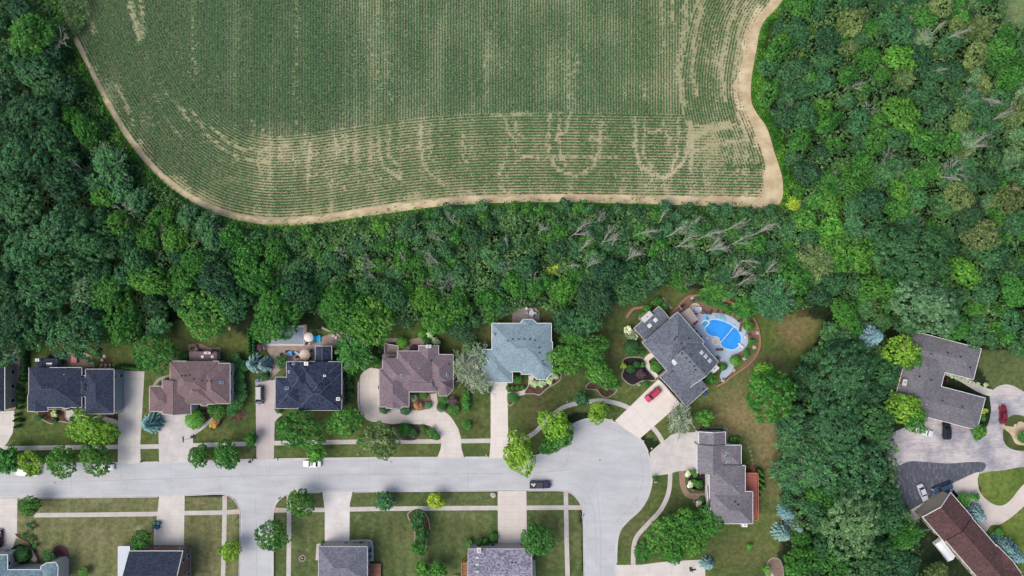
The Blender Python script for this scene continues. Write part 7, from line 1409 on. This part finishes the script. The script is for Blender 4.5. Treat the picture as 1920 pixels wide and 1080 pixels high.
c = P(*q6(758, 888)); o = thing('round_spa', 'round spa with a beige cover set into the pool rim', 'spa', (c.x, c.y, 0)); m_ = MB(); m_.lathe((0, 0, 0), [(1.06, .0), (1.06, .42), (.92, .46)], 24); m_.build('rim', paint((226, 232, 236), .6), o); m_ = MB(); m_.lathe((0, 0, .44), [(.88, 0), (.86, .06), (.4, .08), (.05, .08)], 24); m_.build('spa_cover', paint((196, 186, 176), .8, .1, 0, .15), o)
a, b = P(*q6(1108, 618), .5), P(*q6(820, 955), .5); c = (a+b)/2; o = thing('cover_reel', 'long white reel tube lying across the blue pool cover', 'pool reel', (c.x, c.y, 0), 0, None, True); m_ = MB(); m_.tube(a, b, .1, n=10); m_.build('reel_tube', M_white, o)
for v in (a, b): m_ = MB(); m_.box((v.x, v.y, .27), (.12, .5, .5), .8); m_.build('reel_stand', M_white, o)
c = P(*q6(1210, 965), .5); o = thing('diving_board', 'white diving board at the deep end of the pool', 'diving board', (c.x, c.y, 0), R(-40)); m_ = MB(); m_.box((0, 0, .55), (1.8, .42, .06)); m_.build('board', M_white, o); m_ = MB(); m_.box((.55, 0, .28), (.4, .34, .5)); m_.build('stand', M_trim, o)
c = P(*q6(900, 480), 1.0); o = thing('pool_slide', 'pale aqua curved pool slide with white ladder', 'pool slide', (c.x, c.y, 0), 0, None, True); sl = catmull([q6(760, 455), q6(840, 450), q6(890, 480), q6(920, 550)], 5); m_ = MB(); n = len(sl)
for i in range(n-1):
    z0, z1 = 1.9*(1-i/(n-1))**1.2+.3, 1.9*(1-(i+1)/(n-1))**1.2+.3; p_, q_ = P(*sl[i], z0), P(*sl[i+1], z1)
    t_ = (q_-p_).xy.normalized(); nn_ = Vector((-t_.y, t_.x, 0))*.28; u_ = Vector((0, 0, .16)); m_.add([p_+nn_, p_-nn_, q_-nn_, q_+nn_, p_+nn_+u_, q_+nn_+u_, p_-nn_+u_, q_-nn_+u_], [(0, 1, 2, 3), (0, 3, 5, 4), (1, 6, 7, 2)])
m_.build('chute', paint((140, 220, 236), .3), o); m_ = MB(); v = P(*q6(760, 455), 1); m_.tube((v.x-.2, v.y+.2, 0), (v.x, v.y+.2, 2.1), .04, n=6); m_.tube((v.x-.2, v.y-.2, 0), (v.x, v.y-.2, 2.1), .04, n=6)
for k in range(5): m_.tube((v.x-.15+.03*k, v.y+.2, .4+.35*k), (v.x-.15+.03*k, v.y-.2, .4+.35*k), .03, n=5)
m_.build('ladder', M_white, o)
c = P(*q6(600, 450), .3); o = thing('pool_float', 'light blue inflatable float at the pool step corner', 'float', (c.x, c.y, .1)); m_ = MB(); m_.box((0, 0, .12), (1.1, .3, .18), .5); m_.box((0, 0, .13), (.3, .9, .18), .2); m_.build('float_body', paint((90, 200, 240), .4), o); m_ = MB(); m_.box((.35, -.6, .12), (.8, .5, .2), -.9); m_.build('float_tail', paint((40, 150, 225), .4), o)
c = P(*q6(430, 320), .5); o = thing('swing_lounge', 'white and pale blue garden sofa on the round sand-coloured pad', 'sofa', (c.x, c.y, .07), R(-3)); m_ = MB(); m_.box((0, -.15, .36), (1.8, .9, .2)); m_.build('seat', paint((170, 184, 226), .8), o); m_ = MB(); m_.box((0, .42, .6), (1.9, .2, .7)); m_.build('backrest', paint((200, 208, 232), .8), o); m_ = MB(); m_.box((-1.1, .1, .4), (.3, .8, .7)); m_.box((1.1, .1, .4), (.3, .8, .7)); m_.build('armrests', M_white, o)
sheet('pad', catmull([q6(a, b) for a, b in ((310, 290), (350, 235), (420, 218), (480, 250), (520, 310), (500, 380), (400, 390), (330, 340))], 5, True), .078, paint((208, 192, 164), .9))
# awning
w = [P(*p, 2.7) for p in (q6(128, 420), q6(310, 290), q6(465, 500), q6(305, 625))]; c = sum(w, Vector())/4; o = thing('patio_awning', 'beige square fabric awning between the angled roof and the pool', 'awning', (c.x, c.y, 0), 0, None, True); m_ = MB(); t_ = c+Vector((0, 0, .35)); m_.add(w+[t_]+[v-Vector((0, 0, .12)) for v in w], [(0, 1, 4), (1, 2, 4), (2, 3, 4), (3, 0, 4), (0, 1, 6, 5), (1, 2, 7, 6), (2, 3, 8, 7), (3, 0, 5, 8)]); m_.build('fabric', paint((176, 164, 156), .9, .1, 0, .04), o)
for v in w: m_ = MB(); vv = c+(v-c)*.95; m_.box((vv.x, vv.y, 1.3), (.08, .08, 2.6)); m_.build('post', M_plastic, o)
for i, (a, b) in enumerate(((360, 130), (630, 120), (900, 175), (1155, 275), (1370, 435), (1505, 740), (1450, 995), (1250, 1190), (1100, 1340), (950, 1500), (155, 300))):
    px, py = q6(a, b)
    if i == 7: px, py = 1395.5, 672.5
    if i == 8: px, py = 1376, 694
    if i == 9: px, py = 1355, 713
    p = P(px, py, .5); o = thing('stone_planter', ['pale stone planter at the bend of the brown wall above the sofa', 'pale stone planter over the middle of the sofa garden', 'pale stone planter half under a bright bush', 'pale stone planter above the hedge corner', 'pale stone planter at the upper outer bend of the wall', 'wide pale stone planter facing the dry lawn', 'pale stone planter beyond the diving board', 'pale stone planter on the lower right wall bend', 'pale stone planter below the bright ball bush', 'pale stone planter at the foot of the pool path', 'small stone planter beside the grill'][i], 'planter', (p.x, p.y, 0), .3*i, 'stone planters on the garden wall')
    m_ = MB(); m_.box((0, 0, .3), (.75, .75, .6), 0, 0, .9); m_.box((0, 0, .63), (.85, .85, .08)); m_.build('block', paint((200, 192, 184), .9, .1, 0, .15), o); m_ = MB(); m_.lathe((0, 0, .66), [(.2, 0), (.34, .12), (.26, .3), (.05, .36)], 10); m_.build('bowl', paint((178, 172, 160), .9, .1, 0, .3), o)
for i, (a, b, c_) in enumerate(((1331.7, 587.2, 'b'), (1383, 602, 'g'))):
    p = P(a, b); o = thing('flower_pot', ['dark flower pot at the inner pool rim', 'blue-grey flower pot on the pool rim by the brown lounger'][i], 'pot', (p.x, p.y, .07)); m_ = MB(); m_.lathe((0, 0, 0), [(.18, 0), (.28, .4), (.3, .45)], 12); m_.build('pot', paint((110, 116, 140), .6), o); m_ = MB(); m_.lathe((0, 0, .42), [(.25, 0), (.3, .15), (.1, .35)], 8); m_.build('plant', paint((60, 90, 56), .9), o)
# shed awning over the white terrace, stone walk panels
p = P(1350, 686); 
# ------------------------------------------------------------------ labels for the trees of the woods
LM = [(40, 20, "in the wood's far upper corner"), (60, 130, 'deep in the dark oak wood'), (120, 220, "near the cornfield's slanting edge"), (30, 260, 'below the dead oak branches'), (190, 280, 'by the feathery cornfield-bend tree'), (60, 380, 'in the middle of the oak wood'), (160, 400, 'between oaks and scrub'), (230, 360, 'by the pale radiating dead tree'), (50, 500, 'in the lower oak wood'), (150, 500, 'behind the patio oak'), (240, 480, "in the wood above the round tree lawn"), (20, 600, 'above the cyan loungers'), (330, 440, "below the cornfield's curved corner"), (330, 500, 'behind the back lawn with hedge'), (420, 470, 'in the scrub behind the rectangular pool'), (470, 440, "by the field's lowest edge"), (520, 500, 'above the rectangular pool'), (580, 450, 'in the scrub near the sandy strip'), (620, 520, 'above the umbrella patio'), (680, 450, "beside the sandy track's middle"), (700, 540, 'above the stone-edged bed'), (760, 430, 'where the scrub meets the sandy track'), (780, 500, 'above the mauve roof'), (850, 470, 'in the middle of the scrub wood'), (900, 430, 'at the straight field edge'), (900, 530, 'behind the clipped-corner deck'), (980, 470, 'between deck and field'), (1030, 420, 'on the field side of the yellow treetop'), (1040, 560, 'near the yellow treetop'), (1100, 420, 'above the leaning bare trees'), (1120, 560, 'above the fire ring'), (1180, 480, 'among the leaning bare trees'), (1250, 430, 'at the field edge above bare trees'), (1280, 500, 'above the angled house'), (1350, 430, 'near the last bare trees'), (1380, 520, 'above the pool garden'), (1440, 440, "below the field's sandy corner"), (1480, 560, 'by the dry patch of pool lawn'),
 (1470, 60, 'at the upper right field edge'), (1500, 160, 'behind the bulging bush at the field'), (1490, 260, 'beside the sandy corner track'), (1520, 340, 'by the yellow bush corner'), (1560, 30, 'near the top olive trees'), (1580, 130, 'below the top olive trees'), (1590, 220, 'left of the yellow-green forest tree'), (1600, 320, 'above the vivid corner tree'), (1650, 60, 'above the vivid upper tree'), (1650, 250, 'below the yellow-green forest tree'), (1660, 380, 'above the clearing'), (1720, 20, 'at the top among dead twigs'), (1740, 110, 'by the upper dead branches'), (1760, 200, 'in the heart of the right wood'), (1740, 300, 'by the greyish fallen branches'), (1740, 380, 'above the very large dark oak'), (1830, 60, 'near the grassy corner clearing'), (1840, 200, 'by the forked dead branches'), (1840, 300, 'above the olive pair'), (1900, 150, 'at the outer edge below the clearing'), (1900, 280, 'at the outer edge of the wood'), (1900, 460, 'beside the big olive tree'), (1880, 560, 'above the C-shaped roof'), (1800, 600, 'right above the C-shaped roof'), (1680, 600, 'by the silver spruce'), (1600, 600, 'at the lower end of the clearing'), (1540, 560, 'between clearing and pool lawn'), (1510, 660, 'at the dry lawn corner'), (1500, 780, 'beside the large lone tree'), (1490, 880, 'along the dry strip'), (1650, 700, 'left of the C-shaped roof'), (1660, 850, 'at the edge of the old asphalt'), (1550, 960, 'between spruces and oaks'), (1680, 950, 'by the dark asphalt patch'), (1520, 1060, 'behind the gravel bed'), (1600, 1060, 'at the bottom of the oak belt'), (1880, 640, 'behind the C-shaped house lawn')]
KW = {'oak': 'oak', 'broad': 'leafy tree', 'fine': 'fine-leaved tree', 'spray': 'feathery tree', 'thin': 'sparse tree', 'spruce': 'spruce', 'dead': 'bare grey tree', 'loose': 'shrub', 'ball': 'bush', 'cone': 'conifer'}
buckets = {}
for it in ALL:
    o, px, py, r, col, kind, lab = it[:7]
    if lab: continue
    lm = min(LM, key=lambda q: (q[0]-px)**2+(q[1]-py)**2)[2]
    size = 'small' if r < 18 else 'medium' if r < 26 else 'large' if r < 40 else 'very large'
    cw = '' if kind == 'dead' else CW.get(it[-1], 'green')
    buckets.setdefault((size, cw, KW[kind], lm), []).append(it)
for (size, cw, kw, lm), its in buckets.items():
    base = ' '.join(x for x in (size, cw, kw) if x); its.sort(key=lambda t: t[1])
    for i, it in enumerate(its):
        n = len(its)
        if n == 1: lab = '%s %s' % (base, lm)
        elif n == 2: lab = '%s of two %ss %s' % (('left one', 'right one')[i], base, lm)
        else: lab = '%s from left of %ss %s' % (ORD[i], base, lm)
        if len(lab.split()) > 16: lab = lab.replace(size+' ', '', 1)
        if len(lab.split()) > 16: lab = lab.replace(' of two', ' of', 1)
        it[0]['label'] = lab
for it in ALL:
    o, px, py, r, col, kind, lab = it[:7]
    if 'group' not in o and kind != 'dead' and o.get('category') == 'tree' and not lab: o['group'] = 'trees of the woods round the cornfield'
for o in list(bpy.data.objects):
    if '_w' in o: del o['_w']
for o in bpy.data.objects:
    if o.get('label') and len(o['label'].split()) > 16: print('LONG', o['label'])
